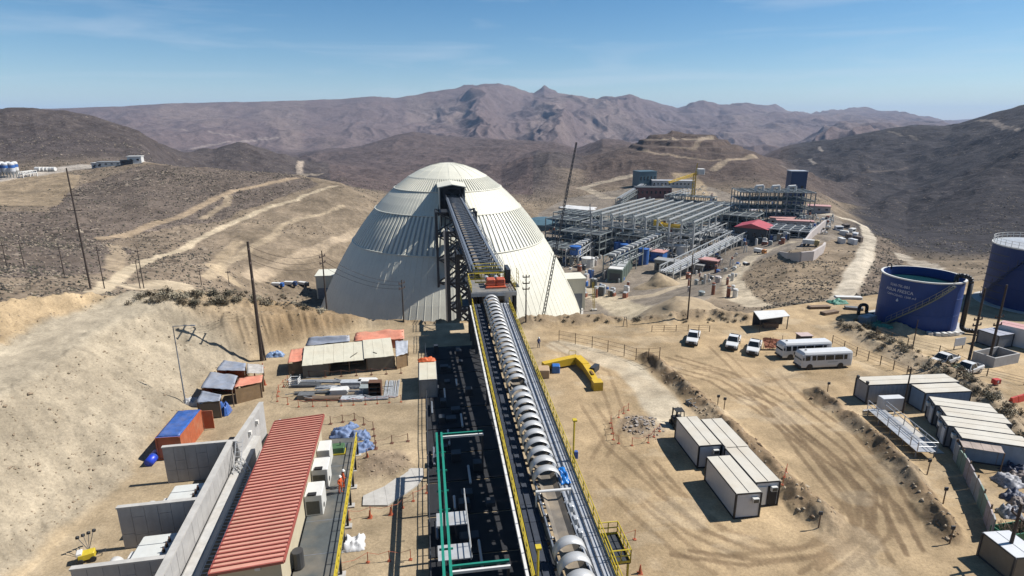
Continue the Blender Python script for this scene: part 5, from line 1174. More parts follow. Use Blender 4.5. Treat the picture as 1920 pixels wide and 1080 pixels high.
# ---- vehicles
car_white = mat("car paint white", (0.72, 0.72, 0.70), .25, var=.04, dust=.12)
tyre = mat("tyre", (0.02, 0.02, 0.02), .85, var=.2); rim_m = mat("wheel rim", (0.45, 0.45, 0.45), .35, .6)
plastic = mat("black plastic", (.02, .02, .022), .5); lampg = mat("lamp glass", (.7, .7, .68), .15); tail_m = mat("tail lamp", (.35, .02, .02), .3)
def wheel(o, x, y, r, w_):
    sx = 1 if x > 0 else -1
    m = MB(); m.tube((x - w_ / 2, y, r), (x + w_ / 2, y, r), r, 16); a = m.build("wheel", tyre, o)
    m = MB(); m.tube((x + sx * (w_ / 2), y, r), (x + sx * (w_ / 2 + .015), y, r), r * .6, 12); m.build("rim", rim_m, a)
def pickup(label, c, rz, grp):
    "nose towards local -Y"
    o = thing("pickup_truck", label, "pickup", c, rz, grp)
    W = .9
    # hull cross sections: (y, half width, belt height, floor)
    S_ = [(-2.62, .72, .80, .45), (-2.5, .84, .95, .38), (-1.6, .9, 1.04, .36), (-1.15, .92, 1.08, .36), (.6, .92, 1.10, .36), (.62, .92, 1.12, .36), (2.45, .9, 1.12, .40), (2.6, .86, 1.10, .45)]
    m = MB(); vs = []
    for y, hw, zt_, zb_ in S_: vs += [(-hw * .93, y, zb_), (-hw, y, zb_ + .2), (-hw, y, zt_ - .12), (-hw * .9, y, zt_), (hw * .9, y, zt_), (hw, y, zt_ - .12), (hw, y, zb_ + .2), (hw * .93, y, zb_)]
    fs = []
    for i in range(len(S_) - 1):
        for j in range(8): fs.append((i * 8 + j, i * 8 + (j + 1) % 8, i * 8 + 8 + (j + 1) % 8, i * 8 + 8 + j))
    fs += [tuple(range(7, -1, -1)), tuple(range(len(S_) * 8 - 8, len(S_) * 8))]
    m.add(vs, fs); m.build("body", car_white, o)
    m = MB(); cabv = [(-.86, -1.2, 1.06), (.86, -1.2, 1.06), (.86, .72, 1.08), (-.86, .72, 1.08), (-.68, -.5, 1.72), (.68, -.5, 1.72), (.68, .5, 1.74), (-.68, .5, 1.74)]
    m.add(cabv, [(0, 3, 2, 1), (4, 5, 6, 7), (0, 1, 5, 4), (1, 2, 6, 5), (2, 3, 7, 6), (3, 0, 4, 7)]); m.build("cabin", car_white, o)
    def pane(name, c4, off):
        cen = sum((Vector(q) for q in c4), Vector()) / 4; m = MB(); a = [Vector(q).lerp(cen, .1) + Vector(off) for q in c4]; b_ = [q - Vector(off) * .8 for q in a]
        m.add(a + b_, [(0, 1, 2, 3), (7, 6, 5, 4), (0, 4, 5, 1), (1, 5, 6, 2), (2, 6, 7, 3), (3, 7, 4, 0)]); m.build(name, glass, o)
    pane("windscreen", [cabv[0], cabv[1], cabv[5], cabv[4]], (0, -.02, .02)); pane("rear_window", [cabv[3], cabv[2], cabv[6], cabv[7]], (0, .02, .01))
    for s_ in (-1, 1):
        f = [(s_ * .86, -1.1, 1.08), (s_ * .86, -.2, 1.08), (s_ * .69, -.2, 1.70), (s_ * .69, -.48, 1.70)]; pane("front_side_window", f, (s_ * .02, 0, .01))
        f = [(s_ * .86, -.15, 1.08), (s_ * .86, .6, 1.08), (s_ * .69, .45, 1.70), (s_ * .69, -.15, 1.70)]; pane("rear_side_window", f, (s_ * .02, 0, .01))
        m = MB(); m.b2(s_ * .62 - .17, s_ * .62 + .17, -2.62, -2.5, .72, .9); m.build("headlight", lampg, o)
        m = MB(); m.b2(s_ * .8 - .06, s_ * .8 + .06, 2.56, 2.63, .75, 1.0); m.build("tail_light", tail_m, o)
        m = MB(); m.cbox(s_ * 1.0 - .1, s_ * 1.0 + .1, -1.05, -.93, 1.1, 1.28, .02); m.build("side_mirror", plastic, o)
        for y in (-1.65, 1.55): wheel(o, s_ * .8, y, .38, .26)
        m = MB(); m.b2(s_ * .925 - .012, s_ * .925 + .012, -.95, -.75, .85, .9); m.build("door_handle", plastic, o)
    m = MB(); m.b2(-.42, .42, -2.66, -2.6, .6, .86); m.build("grille", plastic, o); m = MB(); m.cbox(-.85, .85, -2.7, -2.55, .36, .58, .04); m.build("front_bumper", plastic, o)
    m = MB(); m.b2(-.74, .74, .8, 2.45, 1.126, 1.14); m.build("bed_cover", plastic, o)
    m = MB()
    for x in (-.6, .6): m.path([(x, .78, 1.1), (x * .9, .72, 1.75), (x * .9, .72, 1.75)], .035)
    m.beam((-.55, .72, 1.75), (.55, .72, 1.75), .07); m.build("sports_bar", plastic, o)
    return o
pickup("white pickup parked leftmost of the three by the rim", P(1299, 640), -.40, "white pickups parked by the rim")
pickup("white pickup parked in the middle of the three by the rim", P(1374, 648), -.48, "white pickups parked by the rim")
pickup("white pickup parked nearest the two buses", P(1413, 658), -.50, "white pickups parked by the rim")
pickup("white pickup half hidden by scrub below the second blue tank", P(1768, 683), -1.1, "white pickups beyond the scrub belt")
pickup("white pickup beyond the round green bush at the right", P(1812, 700), -1.1, "white pickups beyond the scrub belt")
def bus(label, c, rz):
    "nose towards local -Y, left flank at -X"
    o = thing("minibus", label, "bus", c, rz, "white minibuses parked side by side")
    L_, W, H = 7.7, 1.03, 2.65
    cs_ = [(-.96, .32), (-1.03, .6), (-1.03, 1.45), (-.95, 2.3), (-.8, 2.55), (-.5, 2.63), (.5, 2.63), (.8, 2.55), (.95, 2.3), (1.03, 1.45), (1.03, .6), (.96, .32)]
    st = [(-3.85, .86, 1.45), (-3.78, .95, 2.2), (-3.45, .99, 2.56), (-3.1, 1, 2.63), (3.4, 1, 2.63), (3.75, .97, 2.55), (3.85, .92, 2.4)]
    m = MB(); k = len(cs_); vs = []
    for i, (y, s_, hh) in enumerate(st):
        for x, z in cs_: vs.append((x * s_, y - (.0 if z > 1.4 or i else .02), min(z, hh)))
    fs = [(i * k + j, i * k + (j + 1) % k, (i + 1) * k + (j + 1) % k, (i + 1) * k + j) for i in range(len(st) - 1) for j in range(k)]
    fs += [tuple(range(k - 1, -1, -1)), tuple(range((len(st) - 1) * k, len(st) * k))]
    m.add(vs, fs); m.build("body", car_white, o)
    # windscreen follows the nose
    m = MB(); a = [(-.84, -3.9, 1.38), (.84, -3.9, 1.38), (.82, -3.66, 2.28), (-.82, -3.66, 2.28)]; m.add([Vector(q) for q in a] + [Vector(q) + Vector((0, .12, -.02)) for q in a], [(0, 1, 2, 3), (7, 6, 5, 4), (0, 4, 5, 1), (1, 5, 6, 2), (2, 6, 7, 3), (3, 7, 4, 0)]); m.build("windscreen", glass, o)
    for s_ in (-1, 1):
        for y0, y1 in ((-3.35, -2.65), (-2.35, -1.75), (-1.6, -.45), (-.3, .95), (1.1, 2.35), (2.5, 3.0)):
            m = MB(); a = [(s_ * 1.045, y0, 1.42), (s_ * 1.045, y1, 1.42), (s_ * .985, y1, 2.12), (s_ * .985, y0, 2.12)]; m.add([Vector(q) for q in a] + [Vector(q) - Vector((s_ * .07, 0, 0)) for q in a], [(0, 1, 2, 3), (7, 6, 5, 4), (0, 4, 5, 1), (1, 5, 6, 2), (2, 6, 7, 3), (3, 7, 4, 0)]); m.build("side_window", glass, o)
        for y in (-2.6, 2.1):
            wheel(o, s_ * .86, y, .40, .26)
            m = MB(); m.tube((s_ * 1.0, y, .45), (s_ * 1.036, y, .45), .47, 14); m.build("wheel_arch", plastic, o)
        m = MB(); m.b2(s_ * .65 - .2, s_ * .65 + .2, -3.9, -3.8, .75, .95); m.build("headlight", lampg, o)
        m = MB(); m.cbox(s_ * 1.12 - .09, s_ * 1.12 + .09, -3.8, -3.65, 1.55, 1.95, .03); m.build("side_mirror", plastic, o)
        m = MB(); m.b2(s_ * .8 - .1, s_ * .8 + .1, 3.8, 3.87, .8, 1.3); m.build("tail_light", tail_m, o)
        m = MB(); m.b2(s_ * 1.034 - .006, s_ * 1.034 + .006, .1, 1.6, 1.05, 1.12); m.build("lettering_strip", steel_bl, o)
    m = MB(); m.cbox(-.95, .95, -3.98, -3.78, .32, .58, .05); m.build("bumper", plastic, o)
    m = MB(); m.cbox(-.1, .1, -3.0, -2.7, 2.63, 2.75, .03); m.build("roof_lamp", plastic, o)
    return o
a, b_ = P(1496, 694), P(1597, 689); brz = rot_to(a, b_); c = a.lerp(b_, .5)
bus("nearer white minibus parked beside the wire fence", Vector((c.x, c.y + .9, 0)), brz)
a2 = P(1463, 675); c2 = Vector((a2.x, a2.y, 0)) + (b_ - a).normalized() * 3.95; bus("farther white minibus half hidden behind the nearer one", Vector((c2.x, c2.y + .9, 0)), brz)
# ---- open white-roofed shelter by the rim
c4 = [P(1413, 583, 2.6), P(1470, 581, 2.6), P(1481, 592, 2.4), P(1425, 599, 2.4)]
base = Vector((c4[3].x, c4[3].y, 0)); o = thing("open_shelter", "white roofed open shelter at the rim behind the pickups", "shelter", base)
quad([c - base for c in c4], .1, 0, 0, 0, 2).build("roof", white_p, o)
for c in c4: q = (c - base).lerp((sum(c4, Vector()) / 4 - base), .08); m = MB(); m.beam((q.x, q.y, 0), (q.x, q.y, q.z), .12); m.build("post", steel_dk, o)
q0, q1 = c4[0] - base, c4[1] - base; m = MB(); m.add([(q0.x, q0.y, 0), (q1.x, q1.y, 0), (q1.x, q1.y, 2.4), (q0.x, q0.y, 2.4)], [(0, 1, 2, 3)]); m.build("rear_sheet", steel_dk, o)
m = MB(); cq = sum(c4, Vector()) / 4 - base; m.box((cq.x, cq.y, .4), (2.5, .8, .75)); m.build("bench", wood, o)
# ---- small red-white hut behind the buses
o = thing("guard_hut", "small dark hut with pale roof behind the farther minibus", "hut", P(1505, 650), .1)
m = MB(); m.b2(-.9, .9, -.7, .7, 0, 2.0); m.build("wall", mat("dark hut", (.06, .05, .05), .7), o); m = MB(); m.b2(-1.05, 1.05, -.85, .85, 2.0, 2.1); m.build("roof", mat("pinkish roof", (.55, .42, .38), .6), o); m = MB(); m.b2(-.5, .3, -.72, -.7, .9, 1.6); m.build("window", glass, o)
o = thing("netting_heap", "orange safety netting heaped on posts left of the small hut", "netting", P(1449, 655))
for k in range(7): m = MB(); x = -1.4 + k * .45; m.beam((x, random.uniform(-.4, .4), 0), (x + random.uniform(-.3, .3), random.uniform(-.4, .4), random.uniform(1.2, 2.3)), .06); m.build("post", dk_post, o)
m = MB(); quad([(-1.6, .4, 1.7), (1.5, .4, 1.5), (1.4, -.5, .3), (-1.5, -.5, .5)], .03, 0, 4, .35).build("net", mat("orange net", (.34, .12, .06), .8, var=.4, scale=6), o)

# ---- fences
def wire_fence(label, pts, h=1.6, gap=2.6, m_=None, rails=3):
    m_ = m_ or wood; pts = [Vector(p) for p in pts]; o = thing("wire_fence", label, "fence", pts[0])
    pm = MB(); pm.beam((0, 0, -.1), (0, 0, h), .09); pm = pm.mesh("post", m_)
    m = MB()
    for a, b in zip(pts[:-1], pts[1:]):
        k = max(1, round((b - a).length / gap))
        for i in range(k + 1):
            p = a.lerp(b, i / k); p.z = ground(p.x, p.y); obj("post", pm, o, p - pts[0])
            if i: 
                for j in range(rails): z = h * (.3 + .65 * j / max(1, rails - 1)); m.beam(pp_ - pts[0] + Vector((0, 0, z)), p - pts[0] + Vector((0, 0, z)), .035)
            pp_ = p
    m.build("rail", m_, o); return o
wire_fence("wire fence curving along the pale path to the dirt ridge", gpts([(1048, 640), (1110, 652), (1170, 668), (1215, 683), (1235, 690)]), 1.9)
wire_fence("low fence at the rim behind the leftmost pickup", gpts([(1222, 622), (1290, 620), (1330, 622)]), 1.1, 2.0)
wire_fence("fence running from the minibuses down to the grey containers", gpts([(1560, 645), (1605, 668), (1650, 685), (1700, 704)]), 1.5, 2.2)
wire_fence("wire fence above the scrub belt by the blue tank", gpts([(1640, 640), (1700, 655), (1760, 665), (1830, 700)]), 1.5, 3)
wire_fence("low fence round the far right lot", gpts([(1790, 720), (1850, 705), (1920, 722)]), 1.1, 3)
def sign_post(label, c, h=1.5, plate=.35):
    o = thing("marker_post", label, "post", c)
    m = MB(); m.beam((0, 0, -.1), (random.uniform(-.1, .1), 0, h), .08); m.build("stake", wood, o); m = MB(); m.cbox(-plate / 2, plate / 2, -.06, .06, h - .05, h + plate * .8, .02); m.build("head", steel_dk, o)
for px, py, lab in [(1551, 740, "marker post at the head of the right dirt ridge"), (1738, 890, "marker post half way down the right dirt ridge"), (1768, 945, "leaning marker post near the lower end of the right ridge"), (1534, 992, "short marker post at the tip of the middle dirt ridge"), (1780, 1020, "marker post at the bottom of the right track"), (1345, 765, "marker post on the middle dirt ridge"), (1357, 770, "second marker post on the middle dirt ridge")]:
    sign_post(lab, P(px, py))
# twin stakes on the rim road
o = thing("a_frame_stand", "narrow upright stand casting a forked shadow on the rim road", "stand", P(1172, 612)); 
for x in (-.35, .35): m = MB(); m.beam((x, 0, 0), (x * .4, 0, 1.8), .12); m.build("leg", mat("pale timber", (.5, .42, .3), .8), o)
m = MB(); m.beam((-.2, 0, 1.2), (.2, 0, 1.2), .1); m.build("brace", wood, o)

# ---- container camp at the right
grey_cont = mat("camp container grey", (0.27, 0.28, 0.30), .6, var=.12, scale=1.5, streak=.25)
blue_cont = mat("camp container blue grey", (0.20, 0.27, 0.36), .6, var=.12, scale=1.5, streak=.2)
a, b_ = P(1629, 722, 2.6), P(1796, 715.6, 2.6); lz = rot_to(a, b_)
L1 = frame_container("long grey container at the back of the camp", Vector((a.x, a.y, 0)), lz, 12.1, 2.44, 2.59, grey_cont, cont_roof, steel_dk, corr=1)
L1.location = loc2(L1, -2.44, 0, 0)
for x in (.3, 2.1): m = MB(); m.cbox(x - .15, x + .15, -.1, .2, 2.6, 2.95, .03); m.build("floodlight", steel_dk, L1)
a2, b2_ = P(1735.8, 737, 2.6), P(1820, 733.4, 2.6); lz2 = rot_to(a2, b2_)
L2 = frame_container("short blue grey container in front of the long one", Vector((a2.x, a2.y, 0)), lz2, 6.06, 2.44, 2.59, blue_cont, cont_roof, steel_dk, corr=1); L2.location = loc2(L2, -2.44, 0, 0)
r0, r1 = P(1741, 742.7, 2.6), P(1791.9, 820.6, 2.6); rl = P(1855, 757, 2.6); rzr = rot_to(r0, rl)
for i, lab in enumerate(("container nearest the blue grey one in the row of four", "second container of the row of four", "third container of the row of four", "container with the awning in the row of four")):
    c = Vector((r0.x, r0.y, 0)).lerp(Vector((r1.x, r1.y, 0)), i / 4); c.z = 0; c += (Vector((rl.x, rl.y, 0)) - Vector((r0.x, r0.y, 0))).normalized() * (0, .45, -.1, .5)[i]
    o = frame_container("white roofed " + lab, c, rzr, 6.06, 2.42, 2.59, grey_cont if i < 3 else blue_cont, cont_roof, steel_dk, group="white roofed containers in a row")
    m = MB(); m.cbox(.5, 1.1, -.3, .05, 1.75, 2.2, .03); m.build("air_conditioner", ac_white, o); m = MB(); m.b2(1.3, 2.1, -.05, .058, .15, 2.0); m.build("door", cont_wall, o)
    m = MB(); m.path([(.3, -.1, 2.5), (.6, -.15, 2.3), (1.2, -.1, 2.45), (1.9, -.12, 2.3), (2.2, -.05, 2.5)], .05, 5); m.build("cable", black, o)
aw = thing("awning", "rusty sheet awning over a dark stall beside the row of containers", "awning", P(1835, 880))
c4 = [P(1798, 823, 2.4), P(1876, 834, 2.4), P(1884, 850, 2.1), P(1806, 838, 2.1)]
for i in range(4):
    q = [c4[0].lerp(c4[1], i / 4 + .004), c4[0].lerp(c4[1], (i + 1) / 4 - .004), c4[3].lerp(c4[2], (i + 1) / 4 - .004), c4[3].lerp(c4[2], i / 4 + .004)]; quad([p - aw.location for p in q], .04, 0, i, .03, 3).build("roof_sheet", mat("rusty pale sheet", (.36, .28, .23), .7, var=.2, scale=1.5), aw)
for c in c4: q = c - aw.location; m = MB(); m.beam((q.x, q.y, 0), q, .08); m.build("post", wood, aw)
cloth("tarpaulin", "dark blue cover hanging at the awning's end", "tarpaulin", P(1885, 870), 1.4, 1.6, 1.9, mat("dark blue cover", (.06, .07, .12), .7, var=.3), .2, 51)
gen = thing("generator_cabinet", "white cabinet with louvres in front of the long grey container", "cabinet", P(1667, 768), lz - math.pi / 2)
m = MB(); m.cbox(-1.4, 1.4, -.5, .5, .1, 1.75, .04); m.build("casing", cont_wall, gen)
for i in range(5): m = MB(); m.b2(-1.2 + i * .45, -.95 + i * .45, -.53, -.5, .4, .75); m.build("louvre", steel_dk, gen)
# raised steel walkway
W_a, W_b = P(1640, 778), P(1735, 860); wk = thing("raised_walkway", "raised steel walkway with railings in front of the camp containers", "walkway", Vector((W_a.x, W_a.y, 0)), rot_to(W_a, W_b))
WLk = (W_b - W_a).length; hz_ = .75
for i in range(7):
    m = MB(); m.b2(-1.0, 1.0, WLk * i / 7 + .02, WLk * (i + 1) / 7 - .02, hz_, hz_ + .06); m.build("deck_plate", mat("galvanised plate", (.50, .52, .54), .4, .4, var=.15, dust=.3), wk)
for y in np.linspace(.2, WLk - .2, 5):
    for x in (-.95, .95): m = MB(); m.beam((x, y, 0), (x, y, hz_), .09); m.build("leg", steel_bl, wk)
rail(wk, [(-1.0, 0, hz_ + .06), (-1.0, WLk, hz_ + .06), (1.0, WLk, hz_ + .06)], step=1.9, m_=galv, toe=False); rail(wk, [(1.0, 0, hz_ + .06), (1.0, WLk - 1.2, hz_ + .06)], step=1.9, m_=galv, toe=False, name="inner_rail")
for i in range(3): m = MB(); m.b2(-.9, .9, -.35 * (i + 1), -.35 * i - .02, hz_ - .22 * (i + 1), hz_ - .22 * (i + 1) + .05); m.build("step", galv, wk)
m = MB(); m.b2(-2.6, -1.2, .5, WLk - 1, .0, .1); m.build("side_slab", conc, wk)
# panel fence of the scrap lot
panels = [(1787, 860), (1800, 880), (1812, 903), (1826, 930), (1838, 958), (1850, 988), (1857, 1013)]
pf = thing("panel_fence", "patched grey and green panel fence along the scrap lot", "fence", P(*panels[0]))
for i in range(len(panels) - 1):
    a, b_ = P(*panels[i]) - pf.location, P(*panels[i + 1]) - pf.location; d = (b_ - a).normalized(); n_ = Vector((d.y, -d.x, 0)) * .06
    k = 2
    for j in range(k):
        p, q = a.lerp(b_, j / k + .02), a.lerp(b_, (j + 1) / k - .02); h_ = 1.9 + random.uniform(-.12, .12); m = MB()
        m.add([p - n_, q - n_, q + n_, p + n_] + [v + Vector((0, 0, h_)) for v in (p - n_, q - n_, q + n_, p + n_)], [(0, 3, 2, 1), (4, 5, 6, 7), (0, 1, 5, 4), (1, 2, 6, 5), (2, 3, 7, 6), (3, 0, 4, 7)])
        m.build("panel", [mat("panel grey", (.33, .33, .32), .7, var=.2), mat("panel green grey", (.17, .24, .19), .7, var=.2), mat("panel mauve", (.34, .29, .29), .7, var=.3, scale=3)][(i + j) % 3], pf)
    m = MB(); m.beam(a, a + Vector((0, 0, 2.3)), .1); m.build("post", wood, pf)
o = thing("green_skip", "green open bin with dry brush at the lot's lower corner", "bin", P(1898, 1012), .2)
m = MB()
for x0, x1, y0, y1 in ((-1.7, 1.7, -.7, -.64), (-1.7, 1.7, .64, .7), (-1.7, -1.64, -.64, .64), (1.64, 1.7, -.64, .64)): m.b2(x0, x1, y0, y1, .05, 1.2)
m.b2(-1.7, 1.7, -.7, .7, 0, .06); m.build("case", mat("skip green", (.02, .17, .09), .5, var=.2), o)
m = MB()
for i in range(120): a = Vector((random.uniform(-1.5, 1.5), random.uniform(-.5, .5), random.uniform(.8, 1.2))); m.beam(a, a + Vector((random.uniform(-.5, .5), random.uniform(-.4, .4), random.uniform(.1, .7))), .03)
m.build("brush", mat("dry brush", (.25, .18, .12), .9, var=.3), o, kind="stuff")
for i, (px, py, s_) in enumerate([(1890, 905, 1.1), (1902, 935, 1.0), (1912, 950, .9), (1908, 870, 1.0), (1900, 885, .9), (1915, 900, 1.0), (1895, 965, .8)]):
    cloth("scrap_heap", ["heap of pale scrap in the lot, farthest back", "heap of scrap in the middle of the lot", "white scrap at the frame's right edge, low", "scrap beside the blue cover", "scrap heap right below the awning", "scrap heap at the right edge under the container row", "small scrap pile near the lot's lower corner"][i], "scrap", P(px, py), 2.2 * s_, 1.8 * s_, .9, mat("scrap %d" % (i % 3), [(.3, .3, .32), (.05, .06, .1), (.2, .16, .14)][i % 3], .6, var=.6, scale=4), .5 * i, 60 + i)
c = P(1896, 1060); o = frame_container("small pale roofed box at the lower right corner", P(1893, 1092), .1, 3.0, 2.4, 2.2, tan_wall, cont_wall, steel_dk, name="site_box", cat="box")
# ================================================================ tanks
tank_blue = mat("tank blue", (0.002, 0.04, 0.20), .6, var=.12, scale=.5, streak=.12)
water_m = mat("green water", (0.008, 0.04, 0.045), .1, var=.15, scale=.6)
def flat_text(s, size):
    cu = bpy.data.curves.new("t", 'FONT'); cu.body = s; cu.size = size; cu.resolution_u = 2; cu.fill_mode = 'FRONT'
    o = bpy.data.objects.new("t", cu); COL.objects.link(o); bpy.context.view_layer.update()
    me = bpy.data.meshes.new_from_object(o.evaluated_get(bpy.context.evaluated_depsgraph_get()))
    bpy.data.objects.remove(o); return me
def wrap_text(o, s, size, R_, a_mid, z, m_, name="lettering", thick=.03):
    "lettering bent round a tank wall, centred on the angle a_mid"
    me = flat_text(s, size); v = np.zeros(len(me.vertices) * 3); me.vertices.foreach_get('co', v); v = v.reshape(-1, 3)
    x = v[:, 0] - v[:, 0].max() / 2; a = a_mid + x / R_
    v2 = np.stack([(R_ + thick) * np.cos(a), (R_ + thick) * np.sin(a), z + v[:, 1]], -1); me.vertices.foreach_set('co', v2.ravel()); me.materials.append(m_); me.update()
    return obj(name, me, o)
def tank(label, c, R_, H, open_top=True):
    tank_blue = MATS['tank blue'] if open_top else mat('tank navy', (0.002, 0.024, 0.13), .6, var=.15, scale=.5, streak=.1)
    o = thing("water_tank", label, "tank", c)
    m = MB(); m.lathe([(R_, 0), (R_, H), (R_ - .12, H), (R_ - .12, .2)], 64); m.build("shell", tank_blue, o, False)
    m = MB(); m.lathe([(R_ + .02, H - .22), (R_ + .2, H - .2), (R_ + .2, H + .02), (R_ - .14, H + .02)], 64); m.build("rim", white_p, o)
    m = MB(); m.lathe([(R_ + 1.4, -.3), (R_ + 1.4, .12), (R_ - .2, .14)], 48); m.build("foundation", conc, o)
    for z in (H * .33, H * .66): m = MB(); m.lathe([(R_, z - .05), (R_ + .035, z), (R_, z + .05)], 64); m.build("weld_seam", tank_blue, o)
    if open_top: m = MB(); m.lathe([(R_ - .14, H - 1.5), (.01, H - 1.49)], 48); m.build("water", water_m, o)
    else: m = MB(); m.lathe([(R_, H + .05), (R_ * .5, H + .7), (.01, H + .9)], 48); m.build("roof", galv, o)
    return o
tc_ = Vector((71.2, 98.4, 0)); TR, TH = 6.05, 8.75
tk = tank("open blue water tank with white lettering and a diagonal stair", tc_, TR, TH)
va = math.atan2(-tc_.y, -tc_.x)                       # wall angle that faces the camera
wl = mat("white lettering", (.7, .72, .75), .5)
wrap_text(tk, "0240-TK-001", .62, TR, va - .52, 7.15, wl); wrap_text(tk, "AGUA FRESCA", .72, TR, va - .52, 6.25, wl); wrap_text(tk, "CAPACIDAD: 1300 m3", .5, TR, va - .45, 5.5, wl)
m = MB(); m.lathe([(0, 0), (.16, .08), (.2, .2), (.1, .42), (0, .6)], 8); me_ = m.mesh("drop_mark", wl); obj("drop_mark", me_, tk, ((TR + .02) * math.cos(va - .5), (TR + .02) * math.sin(va - .5), 4.6))
st = MB(); ra = MB(); N_ = 34
for i in range(N_ + 1):
    f = i / N_; a = va - .62 + f * 1.35; z = .6 + f * (TH - 1.0); r_ = TR + .45
    st.box((r_ * math.cos(a), r_ * math.sin(a), z), (.8, .3, .05), a)
    q = ((r_ + .4) * math.cos(a), (r_ + .4) * math.sin(a), z)
    if i % 3 == 0: ra.beam(q, (q[0], q[1], z + 1.05), .04)
    if i: 
        for dz in (.5, 1.05): ra.beam((qo[0], qo[1], qo[2] + dz), (q[0], q[1], z + dz), .04)
        st.beam(qo, q, .06, .2)
    qo = q
st.build("stair", mat("stair grey green", (.16, .17, .13), .6), tk); ra.build("stair_rail", mat("stair rail", (.30, .29, .22), .6), tk)
pipe_bk = mat("black pipe", (.018, .016, .016), .45, var=.2)
def bent(pts, r, name, m_, o=None, n=10):
    "tube along a rounded path"
    P_ = [Vector(p) for p in pts]; out_ = [P_[0]]
    for i in range(1, len(P_) - 1):
        a, b, c = P_[i - 1], P_[i], P_[i + 1]; d = min((b - a).length, (c - b).length) * .45
        s_, e_ = b + (a - b).normalized() * d, b + (c - b).normalized() * d
        for k in range(5): t = k / 4; out_.append((1 - t) ** 2 * s_ + 2 * t * (1 - t) * b + t * t * e_)
    out_.append(P_[-1]); m = MB()
    for a, b in zip(out_[:-1], out_[1:]): m.tube(a, b, r, n, cap=True)
    return m.build(name, m_, o, True)
ra_ = va + 1.25; e = lambda r_, z, a=ra_: (r_ * math.cos(a), r_ * math.sin(a), z)
bent([e(TR - 1.2, TH - .3), e(TR - 1.2, TH + .9), e(TR + .9, TH + .9), e(TR + .9, .6), e(TR + 2.5, .6, ra_ + .1), e(TR + 5, .5, ra_ + .25)], .38, "inlet_pipe", pipe_bk, tk)
bent([e(TR + .3, .7, va - 1.3), e(TR + 1.5, .7, va - 1.3), e(TR + 1.5, 2.4, va - 1.3), e(TR + 2.8, 2.4, va - 1.25), e(TR + 2.8, .5, va - 1.25)], .3, "outlet_pipe", pipe_bk, tk)
bent([e(TR - .4, TH - .4, va - 2.1), e(TR - .4, TH + .6, va - 2.1), e(TR + .3, TH + .6, va - 2.1), e(TR + .3, TH - .6, va - 2.1)], .12, "vent_pipe", pipe_bk, tk)
m = MB()
for k in range(5):
    a = va + .35 + k * .16; m.box(((TR + 1.0) * math.cos(a), (TR + 1.0) * math.sin(a), .35), (.9, .7, .5), a)
m.build("foundation_block", white_p, tk)
t2c = Vector((101.5, 109.0, 0)); T2R, T2H = 8.2, 11.6
t2 = tank("taller dark blue tank with a railed white top at the right edge", t2c, T2R, T2H, False)
va2 = math.atan2(-t2c.y, -t2c.x)
wrap_text(t2, "0240-TK-002", .95, T2R, va2 + .34, 6.6, wl); wrap_text(t2, "CAPACIDAD", .95, T2R, va2 + .28, 5.5, wl)
rl_ = MB()
for k in range(40):
    a, b = 2 * math.pi * k / 40, 2 * math.pi * (k + 1) / 40
    for dz in (.6, 1.1): rl_.beam((T2R * math.cos(a), T2R * math.sin(a), T2H + dz), (T2R * math.cos(b), T2R * math.sin(b), T2H + dz), .06)
    rl_.beam((T2R * math.cos(a), T2R * math.sin(a), T2H), (T2R * math.cos(a), T2R * math.sin(a), T2H + 1.1), .06)
rl_.build("roof_rail", white_p, t2)
sw = MB()
for k in range(26):
    a = va2 - 1.1 + k * .035; z = 1 + k * .38; sw.box(((T2R + .5) * math.cos(a), (T2R + .5) * math.sin(a), z), (.9, .3, .06), a)
    if k % 4 == 0: sw.beam(((T2R + .95) * math.cos(a), (T2R + .95) * math.sin(a), z), ((T2R + .95) * math.cos(a), (T2R + .95) * math.sin(a), z + 1.1), .06)
sw.build("stair", steel_dk, t2)
for k in range(7):
    a = va2 - .8; z = 1.5 + k * 1.4; m = MB(); m.lathe([(T2R + 1.2, z), (T2R + 1.3, z), (T2R + 1.3, z + .12), (T2R + 1.2, z + .12)], 10, (0, 0, 0), a - .25, a + .25, False); m.build("cage_hoop", steel_dk, t2)
# by the tanks
o = frame_container("long white box with pink roof below the second blue tank", P(1862, 640), rot_to(P(1862, 640), P(1925, 655)), 9, 3, 3.0, cont_wall, mat("pink roof", (.55, .30, .28), .6), cont_wall, name="site_box", cat="box"); o.location = loc2(o, -3, 0, 0)
o = frame_container("grey roofed hut standing right of the twin poles", P(1868, 655), .3, 3.2, 3.4, 2.2, steel_bl, mat("lilac roof", (.36, .37, .42), .5), steel_dk, name="site_hut", cat="hut")
o = thing("block_wall", "grey block wall pit below the hut by the twin poles", "wall", P(1862, 690), .35)
for x0, x1, y0, y1 in ((0, 5.5, 0, .2), (5.3, 5.5, .2, 3), (0, .2, .2, 3), (0.2, 5.3, 2.8, 3)): m = MB(); m.b2(x0, x1, y0, y1, -.3, 1.5); m.build("side", grey_c, o)
o = thing("pump_skid", "pair of grey pump boxes at the left foot of the open blue tank", "pumps", P(1623, 612), .5)
for x in (0, 1.7): m = MB(); m.cbox(x, x + 1.5, 0, 1.6, .1, 1.5, .1); m.build("pump_box", mat("pump grey", (.25, .26, .28), .5), o)
m = MB(); m.b2(-.1, 3.3, -.2, 1.8, 0, .1); m.build("skid", steel_dk, o)
def netting(label, px, py, sx, sy, h_, rz, seed): cloth("netting", label, "netting", P(px, py), sx, sy, h_, mat("green netting", (.05, .22, .15), .7, var=.4, scale=3), rz, seed)
netting("green netting pulled over the spoil in front of the blue tank", 1662, 618, 6, 2.2, .9, -.7, 71); netting("green netting over the lumber by the white slabs", 1570, 568, 3.4, 2.4, .9, .2, 72); netting("strip of green netting beside the pump boxes", 1640, 606, 2.5, 1.2, .6, -.6, 73)
